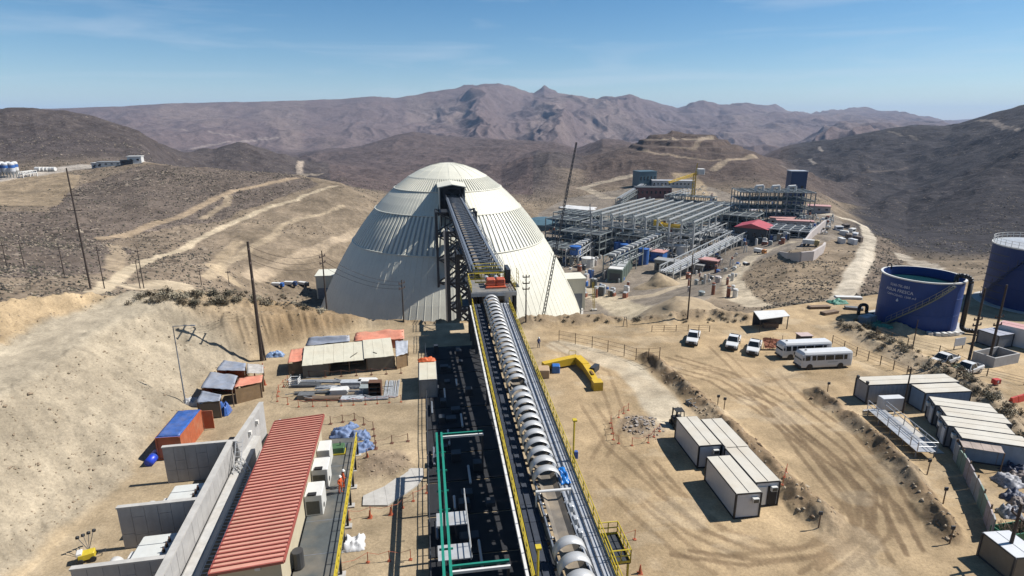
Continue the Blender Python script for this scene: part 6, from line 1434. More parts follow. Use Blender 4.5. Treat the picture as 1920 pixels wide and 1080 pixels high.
for i, (px, py, L_, r_) in enumerate([(1535, 578, 4, .1), (1590, 560, 5, -.1), (1555, 588, 3.5, .4), (1600, 580, 3, -.3)]):
    bundle(["timber stack near the white slabs", "pale slab stack behind the green netting", "dark timber stack before the green netting", "short timber stack left of the pump boxes"][i], P(px, py), L_, 1.2, .5, r_, [wood, white_p, wood, tube_d][i], 1)
o = thing("notice_board", "pale notice board on posts by the road below the tanks", "sign", P(1797, 655), .3)
m = MB(); m.b2(-1.1, 1.1, -.04, .04, .6, 1.9); m.build("board", cont_wall, o)
for x in (-.9, .9): m = MB(); m.beam((x, .08, 0), (x, .08, 1.9), .1); m.build("post", wood, o)
o = thing("fire_box", "small red fire box in the far right lot", "box", P(1866, 722), .2); m = MB(); m.cbox(-.5, .5, -.3, .3, .25, .9, .04); m.build("case", mat("fire red", (.5, .03, .02), .5), o); m = MB(); m.b2(-.12, .12, -.32, -.3, .4, .75); m.build("white_panel", white_p, o); m = MB(); m.beam((-.4, 0, 0), (-.4, 0, .3), .08); m.beam((.4, 0, 0), (.4, 0, .3), .08); m.build("leg", steel_dk, o)
o = thing("red_barriers", "red barrier blocks at the right edge beyond the containers", "barrier", P(1910, 752), .4)
for k in range(3): m = MB(); m.prism([(-.3, 0), (.3, 0), (.12, .8), (-.12, .8)], k * 1.3 - 1.8, k * 1.3 - .6, 'x'); m.build("block", mat("barrier red", (.45, .04, .02), .5), o)

# ================================================================ poles, masts
pole_w = mat("creosoted pole", (0.055, 0.038, 0.028), .85, var=.3, scale=3)
insul = mat("insulator", (.10, .06, .05), .3)
def pole(label, base, top_px=None, h=None, r=.17, arms=(), arm_len=2.4, arm_dir=1.45, stays=False, grp=None):
    if h is None: h = PY(top_px[0], top_px[1], base.y).z - base.z
    o = thing("power_pole", label, "pole", base, 0, grp)
    m = MB(); m.tube((0, 0, -.6), (0, 0, h), r, 8, r * .62); m.build("shaft", pole_w, o)
    d = Vector((math.cos(arm_dir), math.sin(arm_dir), 0))
    for f in arms:
        z = h * f; m = MB(); m.beam(-d * arm_len / 2 + Vector((0, 0, z)), d * arm_len / 2 + Vector((0, 0, z)), .13, .16); a = m.build("crossarm", pole_w, o)
        for q in (-.46, 0.02, .46): m = MB(); m.lathe([(.05, 0), (.11, .06), (.06, .12), (.1, .2), (.03, .28)], 8, tuple(d * arm_len * q + Vector((0, 0, z + .08)))); m.build("insulator", insul, a)
    if stays: m = MB(); m.tube((.45, .1, -.1), (.1, 0, h * .32), .13, 7); m.tube((-.35, .2, -.1), (-.05, 0, h * .28), .11, 7); m.build("stub_brace", pole_w, o)
    return o
pole("tall power pole on the crest at the left, largest of all", hit(170, 541), (118, 315), r=.24, arms=(.66, .78), arm_len=3.2, arm_dir=.35)
pole("tall power pole standing on the yard before the brown cut bank", P(492, 676), (463, 453), r=.29, arms=(.70, .83, .94), arm_len=2.6, arm_dir=2.0, stays=True)
for px, py, tx, ty, lab in [(196, 541, 180, 462, "thin power pole just right of the tall crest pole"), (121, 517, 107, 458, "thin power pole just left of the tall crest pole"), (270, 541, 253, 463, "thin pole with a short arm above the shrubs at the left"), (263, 541, 250, 488, "shorter pole paired with the thin armed pole"),
                            (14, 503, 3, 455, "leftmost thin pole of the frame at the left edge"), (46, 500, 37, 452, "right thin pole of the frame at the left edge"), (378, 535, 373, 505, "small distant pole in the sandy hollow left of the dome"), (430, 535, 424, 508, "small distant pole nearer the dome in the sandy hollow")]:
    pole(lab, hit(px, py, 112 if px < 300 else 130), (tx, ty), r=.14, arms=(.9,), arm_len=1.6, arm_dir=.5)
pole("slim power pole in front of the dome's left flank", hit(613, 582, 60), (603, 470), r=.15, arms=(.9, .8), arm_len=1.6, arm_dir=1.3)
pole("slim power pole in front of the dome left of the trestle", hit(757, 603, 60), (748, 525), r=.14, arms=(.92, .8), arm_len=1.4, arm_dir=1.0)
pole("slim black pole right of the transfer tower", hit(986, 604, 60), (985, 515), r=.14, arms=(.95, .82, .7), arm_len=1.2, arm_dir=.2)
pole("lone thin pole behind the leftmost pickup", hit(1289, 598, 60), (1297, 476), r=.15)
pole("left of the twin dark poles below the second tank", P(1813, 692), (1853, 540), r=.2, arms=(.55, .62), arm_len=1.6, arm_dir=.3)
pole("right of the twin dark poles below the second tank", P(1853, 682), (1888, 534), r=.2, arms=(.5, .6), arm_len=1.6, arm_dir=.3)
pole("thin pole in front of the open blue tank", P(1710, 658), (1719, 600), r=.1)
pole("thin pole rising past the long grey container", P(1692, 775), (1705, 690), r=.12)
pole("leaning timber pole in the lower right corner", P(1884, 1062), (1908, 945), r=.16, arms=(.8,), arm_len=1.5)
o = thing("light_mast", "slim mast with a bent top arm beside the grey shelters", "mast", hit(348, 757), 0)
h_ = PY(320, 612, o.location.y).z - o.location.z
m = MB(); m.tube((0, 0, -.3), (0, 0, h_), .09, 7, .05); m.build("shaft", steel_bl, o); m = MB(); m.tube((0, 0, h_), (2.2, .3, h_ + .05), .045, 6); a = m.build("arm", steel_bl, o); m = MB(); m.b2(1.9, 2.5, .2, .42, h_ - .02, h_ + .06); m.build("lamp_head", steel_bl, a)
# lattice boom leaning over the rim
def lattice(o, a, b, w0, w1, m_, n=22, name="lattice", r=.05):
    a, b = Vector(a), Vector(b); d = (b - a).normalized(); u = d.cross(Vector((0, 1, 0))).normalized(); v = d.cross(u)
    C4 = [(1, 1), (1, -1), (-1, -1), (-1, 1)]
    cor = lambda f, k: a.lerp(b, f) + (u * C4[k][0] + v * C4[k][1]) * (w0 + (w1 - w0) * f) / 2
    for k in range(4): m = MB(); m.beam(cor(0, k), cor(1, k), r * 2); m.build("chord", m_, o)
    m = MB()
    for i in range(n):
        for k in range(4): m.beam(cor(i / n, k), cor((i + 1) / n, (k + 1) % 4), r * 1.3)
    m.build("lacing", m_, o)
ba = PY(1003, 606, 109); ba.z = ground(ba.x, ba.y); bt = PY(1081, 267, 122)
o = thing("crane_boom", "long dark lattice crane boom leaning right in front of the dome", "crane", ba)
lattice(o, (0, 0, 0), bt - ba, .5, .22, steel_dk, 60, r=.045)
m = MB(); m.cbox(-1.5, 1.5, -2, 3, 0, 2.2, .15); m.build("carriage", steel_dk, o)
m = MB(); m.tube((-1.0, 0, 2), bt - ba, .03, 4); m.build("pendant_rope", steel_dk, o)
mb_ = hit(1114, 582, 110); o = thing("lattice_mast", "tall slim mast with a yellow foot right of the dome", "mast", mb_)
mt = PY(1106, 382, mb_.y); dv_ = mt - mb_; lattice(o, (0, 0, 0), dv_ * .28, .7, .6, yellow, 8); lattice(o, dv_ * .28, dv_, .6, .25, steel_bl, 22)
m = MB(); m.b2(-1, 1, -1, 1, 0, .6); m.build("footing", conc, o)
def wire_span(label, a, b, sag=1.2, r=.028):
    m = MB(); pts = [Vector(a).lerp(Vector(b), i / 12) - Vector((0, 0, sag * 4 * (i / 12) * (1 - i / 12))) for i in range(13)]; m.path(pts, r, 4); tag(m.build("power_line", pole_w), label, "wire")
_b1, _b2, _b3 = hit(613, 582, 60), hit(757, 603, 60), hit(986, 604, 60); _h = lambda b, px, py, d: Vector((b.x, b.y, PY(px, py, b.y).z - d))
for i_, d_ in enumerate((.6, 1.6, 2.6)):
    wire_span("%s power line sagging across the dome's left flank" % ("upper", "middle", "lower")[i_], _h(_b1, 603, 470, d_), _h(_b2, 748, 525, d_ * .6))
    wire_span("%s power line from the main yard pole to the slim pole" % ("upper", "middle", "lower")[i_], _h(P(492, 676), 463, 453, d_), _h(_b1, 603, 470, d_))

# ================================================================ the concentrator plant below
lt_steel = mat("plant steel", (0.49, 0.50, 0.49), .5, .3, var=.18, scale=.4)
md_steel = mat("plant steel grey green", (0.28, 0.31, 0.30), .55, .2, var=.25, scale=.3)
dk_plant = mat("plant dark deck", (0.055, 0.06, 0.062), .7, var=.35, scale=.2)  # dark colour of the plant's decks, belts and louvres
blue_p = mat("plant blue", (0.03, 0.12, 0.38), .5, var=.2, scale=.3)
red_p = mat("plant red roof", (0.42, 0.06, 0.07), .5, var=.12, scale=.3)
pink_p = mat("plant pink roof", (0.50, 0.27, 0.24), .6, var=.12, scale=.3)
teal_p = mat("plant teal cladding", (0.07, 0.13, 0.155), .5, var=.15, scale=.2)
navy_p = mat("plant navy cladding", (0.02, 0.045, 0.12), .5, var=.2, scale=.2)
pale_c = mat("pale retaining concrete", (0.52, 0.46, 0.42), .85, var=.1, scale=.2)
Q0, Q1, Q3 = P(1109, 400, -19), P(1302, 418, -19), P(1173, 371, -19)
ex = (Q1 - Q0); HWd = ex.length; ey = (Q3 - Q0); HLn = ey.length; hrz = math.atan2(ex.y, ex.x)
hall = thing("steel_hall", "huge open grey steel hall frame with long parallel roof girders", "hall", (Q0.x, Q0.y, -40), hrz)
NX, NY = 10, 7
colm = MB(); colm.beam((0, 0, -2), (0, 0, 21), .9); colm = colm.mesh("column", lt_steel)
for i in range(NX):
    x = HWd * i / (NX - 1)
    for j in range(NY):
        if i in (0, NX - 1) or j in (0, NY - 1) or (i % 3 == 0): obj("column", colm, hall, (x, HLn * j / (NY - 1), 0))
    m = MB(); m.beam((x, -1, 21.6), (x, HLn + 1, 21.6), .6, .75); m.build("roof_girder", mat("bright girder", (.56, .57, .55), .45, .2, var=.1, scale=.4), hall)
    m = MB()
    for k in range(26): m.beam((x, HLn * k / 26, 19.6 if k % 2 else 21.2), (x, HLn * (k + 1) / 26, 21.2 if k % 2 else 19.6), .22)
    m.beam((x, 0, 19.4), (x, HLn, 19.4), .35); m.build("girder_web", md_steel, hall)
for j in range(31):
    y = HLn * j / 30; m = MB(); m.beam((-.5, y, 20.9), (HWd + .5, y, 20.9), .18 if j % 5 else .35); m.build("purlin", md_steel if j % 5 else lt_steel, hall)
for z in (7.5, 14.0):
    for j in range(NY): y = HLn * j / (NY - 1); m = MB(); m.beam((0, y, z), (HWd, y, z), .6, .9); m.build("floor_girder", lt_steel if j == 0 else md_steel, hall)
    for i in (0, 3, 6, NX - 1): x = HWd * i / (NX - 1); m = MB(); m.beam((x, 0, z), (x, HLn, z), .6, .9); m.build("floor_girder", lt_steel if i == NX - 1 else md_steel, hall)
for i in range(0, NX - 1, 2):
    x0, x1 = HWd * i / (NX - 1), HWd * (i + 1) / (NX - 1); m = MB(); m.beam((x0, 0, 7.5), (x1, 0, 14), .3); m.beam((x1, .05, 14), (x0, .05, 20.5), .3); m.build("bracing", md_steel, hall)
for j in range(NY - 1):
    y0, y1 = HLn * j / (NY - 1), HLn * (j + 1) / (NY - 1); m = MB(); m.beam((HWd, y0, 0.5), (HWd, y1, 7.5), .3); m.beam((HWd, y1, 7.5), (HWd, y0, 14), .3); m.build("bracing", md_steel, hall)
m = MB(); m.b2(-1, HWd + 1, -1, HLn + 1, -2.5, .15); m.build("floor_slab", mat("plant floor", (.26, .24, .21), .85, var=.3, scale=.1), hall)
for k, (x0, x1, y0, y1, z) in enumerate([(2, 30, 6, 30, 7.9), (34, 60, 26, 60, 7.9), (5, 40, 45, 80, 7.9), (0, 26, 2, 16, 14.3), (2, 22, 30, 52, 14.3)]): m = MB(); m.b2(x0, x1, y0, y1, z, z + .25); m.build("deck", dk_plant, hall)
# mills and machines inside, each its own thing
def mill(label, x, y, R_, L_, z=3.0):
    o = thing("grinding_mill", label, "mill", loc2(hall, x, y, .15), hrz)
    m = MB(); m.tube((-L_ / 2, 0, R_ + z), (L_ / 2, 0, R_ + z), R_, 24); m.build("drum", mat("mill grey", (.28, .29, .28), .5, .2, var=.15), o, False)
    for q in (-1, 1): m = MB(); m.tube((q * L_ / 2, 0, R_ + z), (q * (L_ / 2 + 2.2), 0, R_ + z), R_ * .8, 20, R_ * .25); m.build("end_cone", md_steel, o); m = MB(); m.b2(q * (L_ / 2 + 1.2) - 1.2, q * (L_ / 2 + 1.2) + 1.2, -2.5, 2.5, 0, R_ + z - 1.0); m.build("pedestal", conc, o)
    m = MB(); m.tube((-.6, 0, R_ + z), (.6, 0, R_ + z), R_ + .5, 24); m.build("girth_ring", mat("mill red", (.25, .06, .04), .6), o)
mill("large grey mill drum under the left roof girders", 16, 14, 5, 9); mill("large grey mill drum behind the yellow crane", 38, 40, 5, 9); mill("mill drum at the rear of the steel hall", 24, 66, 4.5, 8)
cr_ = thing("overhead_crane", "yellow overhead crane at the hall's front right bay", "crane", loc2(hall, 45, 6, 16.2), hrz)
for y in (0, 3.4): m = MB(); m.beam((-6, y, .8), (8, y, .8), .9, 1.5); m.build("bridge_beam", bigy, cr_)
m = MB(); m.cbox(-7.5, -3.5, -1, 4.4, .3, 3.4, .2); m.build("trolley", bigy, cr_)
def frame_block(label, px, py, w_, d_, h_, rz=None, levels=3, nx=4, ny=3, m_=None, clad=None, name="steel_structure", cat="structure", z0=None):
    b = hit(px, py, 150); rz = hrz if rz is None else rz
    o = thing(name, label, cat, (b.x, b.y, b.z if z0 is None else z0), rz); m_ = m_ or md_steel
    cm2 = MB(); cm2.beam((0, 0, -3), (0, 0, h_), .5); cm2 = cm2.mesh("column", m_)
    for i in range(nx):
        for j in range(ny): obj("column", cm2, o, (w_ * (i / (nx - 1) - .5), d_ * j / (ny - 1), 0))
    for l in range(1, levels + 1):
        z = h_ * l / levels
        for i in range(nx): x = w_ * (i / (nx - 1) - .5); m = MB(); m.beam((x, 0, z), (x, d_, z), .4); m.build("beam", m_, o)
        for j in range(ny): y = d_ * j / (ny - 1); m = MB(); m.beam((-w_ / 2, y, z), (w_ / 2, y, z), .4); m.build("beam", m_, o)
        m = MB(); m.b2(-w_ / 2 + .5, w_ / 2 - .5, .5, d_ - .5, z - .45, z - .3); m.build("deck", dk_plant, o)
    for i in range(nx - 1):
        x0, x1 = w_ * (i / (nx - 1) - .5), w_ * ((i + 1) / (nx - 1) - .5); m = MB(); m.beam((x0, -.1, 0), (x1, -.1, h_ / levels), .25); m.build("bracing", m_, o)
    if clad: m = MB(); m.b2(-w_ / 2 + .2, w_ / 2 - .2, .3, d_ - .3, h_ * clad[1], h_ + .3); m.build("cladding", clad[0], o)
    return o
frame_block("grey green steel structure left of the hall front", 1085, 478, 26, 16, 13, levels=3)
frame_block("steel structure with dark decks behind the dome's right shoulder", 1050, 455, 22, 18, 15, levels=3)
frame_block("lower steel structure before the hall's left corner", 1120, 462, 24, 14, 14, levels=2, m_=lt_steel)
frame_block("steel structure right of the hall beside the red roofed shed", 1372, 440, 26, 22, 12, levels=3, nx=6)
frame_block("steel frame at the hall's right rear", 1350, 415, 30, 20, 12, levels=3, nx=6)
frame_block("front steel frame over the blue tanks", 1190, 478, 24, 10, 11, levels=2)
frame_block("maze of small steel frames below the pink roofed block", 1450, 450, 34, 20, 6, levels=2, nx=8, ny=4, m_=lt_steel)
frame_block("dense grey steel frames at the plant's left rear", 1075, 430, 34, 22, 11, levels=3, nx=7, ny=4)
frame_block("low dark decked frames before the plant's left rear", 1040, 490, 20, 14, 8, levels=2, nx=5)
frame_block("pale frames between the hall and the cooler bank", 1215, 470, 30, 10, 9, levels=3, nx=7, m_=lt_steel)
frame_block("tangle of pale frames along the hall's right flank", 1345, 462, 30, 10, 8, levels=2, nx=8, m_=lt_steel)
frame_block("grey frames behind the hall's rear girders", 1290, 388, 40, 14, 9, levels=2, nx=8)
frame_block("dark filter structure below the tall navy tower", 1452, 422, 46, 24, 21, rz=-.12, levels=4, nx=9, ny=4, m_=md_steel)
def building(label, px, py, w_, d_, h_, wall, roof, rz=None, gable=0, name="plant_building", rmin=150):
    b = hit(px, py, rmin); o = thing(name, label, "building", b, hrz if rz is None else rz)
    m = MB(); m.b2(-w_ / 2, w_ / 2, 0, d_, -2, h_); m.build("wall", wall, o)
    if gable:
        m = MB(); m.prism([(-w_ / 2 - .5, h_ + .02), (w_ / 2 + .5, h_ + .02), (0, h_ + gable)], -.6, d_ + .6, 'y'); m.build("roof", roof, o)
    else: m = MB(); m.b2(-w_ / 2 - .4, w_ / 2 + .4, -.4, d_ + .4, h_, h_ + .5); m.build("roof", roof, o)
    k = max(1, int(w_ / 4))
    for i in range(k): x = -w_ / 2 + (i + .5) * w_ / k; m = MB(); m.b2(x - .8, x + .8, -.12, -.003, h_ * .45, h_ * .7); m.build("window", glass, o)
    m = MB(); m.b2(-w_ / 2 + .6, -w_ / 2 + 2.4, -.1, -.003, 0, min(h_ * .42, 3)); m.build("door", steel_dk, o)
    return o
building("red roofed shed with open dark front beside the hall", 1405, 455, 17, 17, 8, mat("shed dark wall", (.05, .055, .06), .7), red_p, gable=2.6)
building("pale pink roofed block behind the red roofed shed", 1462, 425, 13, 16, 5, pale_c, pink_p)
building("long low pink roofed wing right of the pink block", 1490, 428, 20, 5, 4, pale_c, pink_p, rz=-.3)
building("tall navy clad tower at the far right of the plant", 1489, 408, 11, 10, 33, navy_p, mat("tower top", (.35, .37, .4), .5), rz=-.1)
building("teal clad crusher building on the slope behind the hall", 1214, 350, 21, 15, 16, teal_p, teal_p, rz=.3, rmin=300)
building("low grey workshop behind the steel hall", 1262, 352, 44, 12, 7, lt_steel, mat("workshop roof", (.45, .45, .45), .5), rz=-.1, rmin=300)
building("brick red clad plant room behind the steel hall", 1225, 372, 34, 14, 10, mat("brick red cladding", (.19, .075, .06), .7, var=.3, scale=.2), dk_plant, rz=-.05, rmin=300)
building("pale office hut at the bend of the haul road", 1535, 400, 15, 9, 5, pale_c, pink_p, rz=-.4)
building("small red roofed pump hut in front of the hall", 1225, 490, 10, 7, 5, blue_p, pink_p)
building("red roofed cabin by the plant road", 1325, 506, 9, 6, 4.5, mat("cabin dark", (.09, .05, .05), .7), pink_p)
building("low grey culvert building before the sand heap", 1270, 512, 24, 6, 5, mat("culvert grey", (.2, .2, .19), .7), mat("culvert roof", (.28, .28, .27), .7))
for k, (dx, lab) in enumerate([(-13, "leftmost"), (-3, "middle"), (7, "rightmost")]):
    b = hit(1452, 422, 150); M_ = Matrix.Translation(b) @ Matrix.Rotation(-.12, 4, 'Z'); q0 = M_ @ Vector((dx, 4, 21.2)); m = MB()
    m.tube((0, 0, 0), (0, 0, 3.2), .9, 10); m.tube((0, 0, 3.2), (4.5, 0, 3.6), .9, 10); m.tube((4.5, 0, 3.6), (4.5, 0, .6), .8, 10); tag(m.build("roof_duct", white_p, loc=q0, rz=-.12), lab + " pale roof duct on the dark filter structure", "duct")
def rack(label, a, b, w_, h_, m_=None, pipes=5, belt=False, bays=None):
    a, b = Vector(a), Vector(b); o = thing("pipe_rack", label, "pipe rack", a, rot_to(a, b)); L_ = math.hypot(b.x - a.x, b.y - a.y); dz = b.z - a.z; m_ = m_ or lt_steel
    n_ = bays or max(2, int(L_ / 7))
    for i in range(n_ + 1):
        y = L_ * i / n_; z = dz * i / n_
        m = MB()
        for x in (-w_ / 2, w_ / 2): m.beam((x, y, z - 3), (x, y, z + h_), .45)
        m.beam((-w_ / 2, y, z + h_ * .6), (w_ / 2, y, z + h_ * .6), .3); m.build("bent", m_, o)
        if i < n_ and i % 2 == 0:
            m = MB()
            for x in (-w_ / 2, w_ / 2): m.beam((x, y, z + h_ * .6), (x, L_ * (i + 1) / n_, z + dz / n_ + h_), .22)
            m.build("diagonal", m_, o)
    for x in (-w_ / 2, w_ / 2):
        for f in (.6, 1.0): m = MB(); m.beam((x, 0, h_ * f), (x, L_, dz + h_ * f), .4); m.build("rail_beam", m_, o)
    if belt:
        m = MB(); m.b2(-1, 1, 0, .01, 0, .01); m = MB(); m.beam((0, 0, h_ + .3), (0, L_, dz + h_ + .3), w_ * .45, .5); m.build("belt", dk_plant, o)
        for i in range(int(L_ / 5)): y = 2.5 + i * 5; z = dz * y / L_; m = MB(); m.tube((-w_ * .25, y, z + h_ + .5), (w_ * .25, y, z + h_ + .5), .7, 10); m.build("hood", white_p, o)
    for i in range(pipes): x = -w_ / 2 + w_ * (i + .5) / pipes; m = MB(); m.tube((x, 0, h_ * .6 + .4), (x, L_, dz + h_ * .6 + .4), random.choice((.2, .3, .4)), 6); m.build("pipe", random.choice((lt_steel, md_steel, galv)), o)
H_ = lambda px, py: hit(px, py, 150)
rack("long pale pipe rack slanting from the sand heap into the hall", H_(1142, 522), H_(1246, 470), 7, 11, md_steel, 4, True)
rack("pale pipe rack along the hall's right flank", H_(1248, 528), H_(1388, 455), 7, 7, lt_steel, 6)
rack("inner pipe rack beside the hall's right flank", H_(1300, 470), H_(1400, 425), 6, 10, lt_steel, 5)
rack("conveyor rack left of the hall coming from the dome", H_(1072, 500), H_(1122, 465), 7, 9, lt_steel, 3, True)
rack("low rack crossing in front of the hall", H_(1140, 470), H_(1290, 478), 6, 8, lt_steel, 5)
rack("rack climbing to the teal crusher building", H_(1160, 392), H_(1205, 362), 6, 9, md_steel, 2, True)
rack("short rack behind the hall", H_(1250, 385), H_(1290, 372), 5, 9, lt_steel, 3)
def vtank(label, px, py, R_, h_, m_, legs=0, name="process_tank", roof=None):
    b = H_(px, py); o = thing(name, label, "tank", b); z0 = legs
    m = MB(); m.lathe([(R_, z0 - (2 if not legs else 0)), (R_, z0 + h_), (R_ * .5, z0 + h_ + R_ * .12), (.01, z0 + h_ + R_ * .15)], 20); m.build("shell", m_, o)
    if legs:
        for k in range(4): a = k * math.pi / 2 + .4; m = MB(); m.beam((R_ * .8 * math.cos(a), R_ * .8 * math.sin(a), -2), (R_ * .8 * math.cos(a), R_ * .8 * math.sin(a), z0), .5); m.build("leg", md_steel, o)
    m = MB(); m.lathe([(R_ + .1, z0 + h_ - .4), (R_ + .25, z0 + h_), (R_, z0 + h_ + .1)], 20); m.build("rim", m_, o)
    return o
vtank("blue tank on legs left of the steel hall", 1078, 497, 3.0, 4.5, blue_p, 6); vtank("tall blue tank beside the green cooler boxes", 1206, 495, 2.7, 8.5, blue_p)
for i, (px, py) in enumerate([(1158, 476), (1170, 480), (1180, 474)]): vtank("bright blue tank inside the hall front, %s of three" % ("left", "middle", "right")[i], px, py, 2.4, 7, blue_p)
vtank("pale tank before the hall's left end", 1102, 500, 3.5, 5, white_p); vtank("round teal thickener behind the dome's right edge", 1020, 425, 18, 4, teal_p); vtank("pinkish tank beside the blue tank on legs", 1063, 478, 4, 3.5, pink_p)
vtank("white tank at the hall's right front", 1278, 478, 3, 5, white_p); vtank("pale squat tank in front of the hall", 1240, 480, 4.5, 4, white_p)
cool = thing("cooler_bank", "bank of green cooler boxes with a white topped end unit", "cooler", H_(1152, 530), hrz + .25); cool.scale = (.72, .72, .72)
gm2 = mat("cooler green", (.085, .12, .10), .6, var=.2, scale=.3)
for i in range(5): m = MB(); m.cbox(-5, 5, i * 9, i * 9 + 8, -1, 9, .3); a = m.build("cooler_box", gm2, cool); m = MB(); m.b2(-4.6, 4.6, i * 9 + .4, i * 9 + 7.6, 9.0, 9.35); m.build("top", white_p if i == 0 else lt_steel, a); m = MB(); m.b2(-3.6, 3.6, i * 9 - .1, i * 9 - .003, 1.5, 6.5); m.build("louvre", dk_plant, a)
m = MB(); m.b2(-7, 7, -3, 47, -1.6, -.2); m.build("plinth", conc, cool)
# background tower crane
b = hit(1298, 384, 300); o = thing("tower_crane", "yellow lattice crane standing behind the steel hall", "crane", b)
top = PY(1304, 326, b.y); lattice(o, (0, 0, 0), (0, 0, (top - b).z), 2.2, 2.0, bigy, 10, r=.18)
j0, j1 = PY(1304, 328, b.y) - b, PY(1285, 342, b.y - 25) - b; lattice(o, j0 + Vector((4, 6, 1)), j1 + Vector((-14, 0, 0)), 1.8, 1.2, bigy, 16, r=.16)
lattice(o, j0, PY(1308, 306, b.y) - b, 1.2, .4, bigy, 6, r=.1); m = MB(); m.cbox(j0.x + 3, j0.x + 9, j0.y + 3, j0.y + 9, j0.z, j0.z + 5, .3); m.build("counterweight", white_p, o)
# retaining walls of the terrace
def ret_wall(label, pts, h_, th=.9):
    P_ = [H_(*p) for p in pts]; o = thing("retaining_wall", label, "wall", P_[0])
    for i, (a, b) in enumerate(zip(P_[:-1], P_[1:])):
        a, b = a - P_[0], b - P_[0]; n_ = Vector((b.y - a.y, a.x - b.x, 0)).normalized() * th / 2; ha = h_[i] if isinstance(h_, list) else h_; hb = h_[i + 1] if isinstance(h_, list) else h_
        m = MB(); m.add([a - n_ - Vector((0, 0, 3)), b - n_ - Vector((0, 0, 3)), b + n_ - Vector((0, 0, 3)), a + n_ - Vector((0, 0, 3)), a - n_ + Vector((0, 0, ha)), b - n_ + Vector((0, 0, hb)), b + n_ + Vector((0, 0, hb)), a + n_ + Vector((0, 0, ha))], [(0, 3, 2, 1), (4, 5, 6, 7), (0, 1, 5, 4), (1, 2, 6, 5), (2, 3, 7, 6), (3, 0, 4, 7)]); m.build("wall_bay", pale_c, o)
ret_wall("curved pale retaining wall under the terrace edge", [(1462, 473), (1478, 485), (1500, 491), (1522, 489), (1542, 474), (1546, 462)], [.4, 2.5, 4, 4, 3.5, 2])
ret_wall("long pale retaining wall climbing the terrace", [(1503, 462), (1520, 448), (1545, 432)], [1, 4, 6])
# heaps of spoil in the plant
def heap(label, px, py, R_, h_, rmin=120):
    b = hit(px, py, rmin); n1, n2 = 28, 12; vs = []
    for j in range(n2 + 1):
        for i in range(n1):
            a = 2 * math.pi * i / n1; f = j / n2; q = float(fbm(np.array([math.cos(a) * 2 * f + R_]), np.array([math.sin(a) * 2 * f]), 3, int(px))[0]); r_ = R_ * f * (1 + .22 * q)
            x, y = b.x + r_ * math.cos(a), b.y + r_ * math.sin(a); vs.append((x - b.x, y - b.y, max(h_ * (1 - f) ** 1.0 * (1 + .2 * q), 0) + ground(x, y) - b.z - (.3 if j == n2 else 0)))
    m = MB(); m.add(vs, [(j * n1 + i, j * n1 + (i + 1) % n1, (j + 1) * n1 + (i + 1) % n1, (j + 1) * n1 + i) for j in range(n2) for i in range(n1)])
    tag(m.build("spoil_heap", mat("spoil sand", (.36, .275, .17), .95, var=.25, scale=.6, bump=.5), None, True, loc=b), label, "heap")
heap("pointed sand heap in front of the pale rack", 1232, 536, 10, 5.5); heap("broad sand heap below the plant road bend", 1262, 585, 13, 5)
# vehicles and huts strewn over the plant
def far_truck(label, px, py, col, rz, big=1.0, rmin=150):
    b = hit(px, py, rmin); o = thing("site_truck", label, "truck", b, rz); s_ = big
    m = MB(); m.cbox(-1.2 * s_, 1.2 * s_, -3.4 * s_, -1.4 * s_, .6, 3.0 * s_, .2); m.build("cab", col, o); m = MB(); m.b2(-1.2 * s_, 1.2 * s_, -1.2 * s_, 3.6 * s_, 1.0, 2.9 * s_); m.build("load_bed", col if big > 1 else white_p, o)
    m = MB(); m.b2(-1.0 * s_, 1.0 * s_, -3.45 * s_, -3.38 * s_, 1.7, 2.6 * s_); m.build("windscreen", glass, o)
    for x in (-1, 1):
        for y in (-2.4, 1.0, 2.6): m = MB(); m.tube((x * s_ - .15, y * s_, .55), (x * s_ + .15, y * s_, .55), .55, 8); m.build("wheel", tyre, o)
orange_v = mat("truck orange", (.5, .2, .05), .5)
far_truck("orange dump truck on the plant road bend", 1425, 476, orange_v, .6, .85); far_truck("small dark truck on the plant road", 1399, 498, steel_dk, .3, .5); far_truck("yellowish truck on the terrace", 1520, 461, mat("truck tan", (.4, .3, .12), .5), 1.0)
far_truck("white and blue truck left of the dome on the road", 522, 539, blue_p, 1.5, .7, 110); far_truck("blue truck with white cab beside the dome's left annex", 546, 537, navy_p, 1.5, .75, 110); far_truck("dark loader near the dome's left annex", 570, 537, steel_dk, 1.2, .7, 110)
VEH = [(1572, 432), (1585, 428), (1597, 436), (1603, 445), (1590, 447), (1577, 455), (1598, 457), (1608, 452), (1582, 441)]
for i, (px, py) in enumerate(VEH):
    b = H_(px, py); o = thing("site_cabin", "small %s cabin standing inside the haul road bend" % ("grey", "brown", "white")[i % 3], "cabin", b, .3 * i, "cabins inside the haul road bend")
    m = MB(); m.cbox(-2.2, 2.2, -1.2, 1.2, -.5, 2.6, .15); m.build("body", [cont_wall, mat("cabin brown", (.12, .09, .07), .7), white_p][i % 3], o); m = MB(); m.b2(-1.6, 1.6, -1.25, -1.2, 1.0, 1.9); m.build("window", glass, o)
random.seed(5)
UNITS = [(1010, 1110, 430, 520), (1110, 1240, 440, 500), (1240, 1400, 440, 500), (1290, 1380, 490, 560), (1400, 1480, 430, 460), (1180, 1340, 350, 380), (1330, 1460, 370, 410), (1090, 1180, 520, 560), (1500, 1560, 410, 440)]
um = [lt_steel, md_steel, white_p, dk_plant, pale_c, mat("unit tan", (.3, .24, .17), .7), mat("unit rust", (.25, .09, .05), .7), blue_p]
ZN = ("at the plant's left end", "under the hall's front", "along the hall's right flank", "beside the plant road", "near the red roofed shed", "behind the hall", "right behind the hall", "before the sand heaps", "near the pale retaining wall")
UNM = ("pale grey", "grey green", "white", "dark", "cream", "tan", "rusty", "blue")
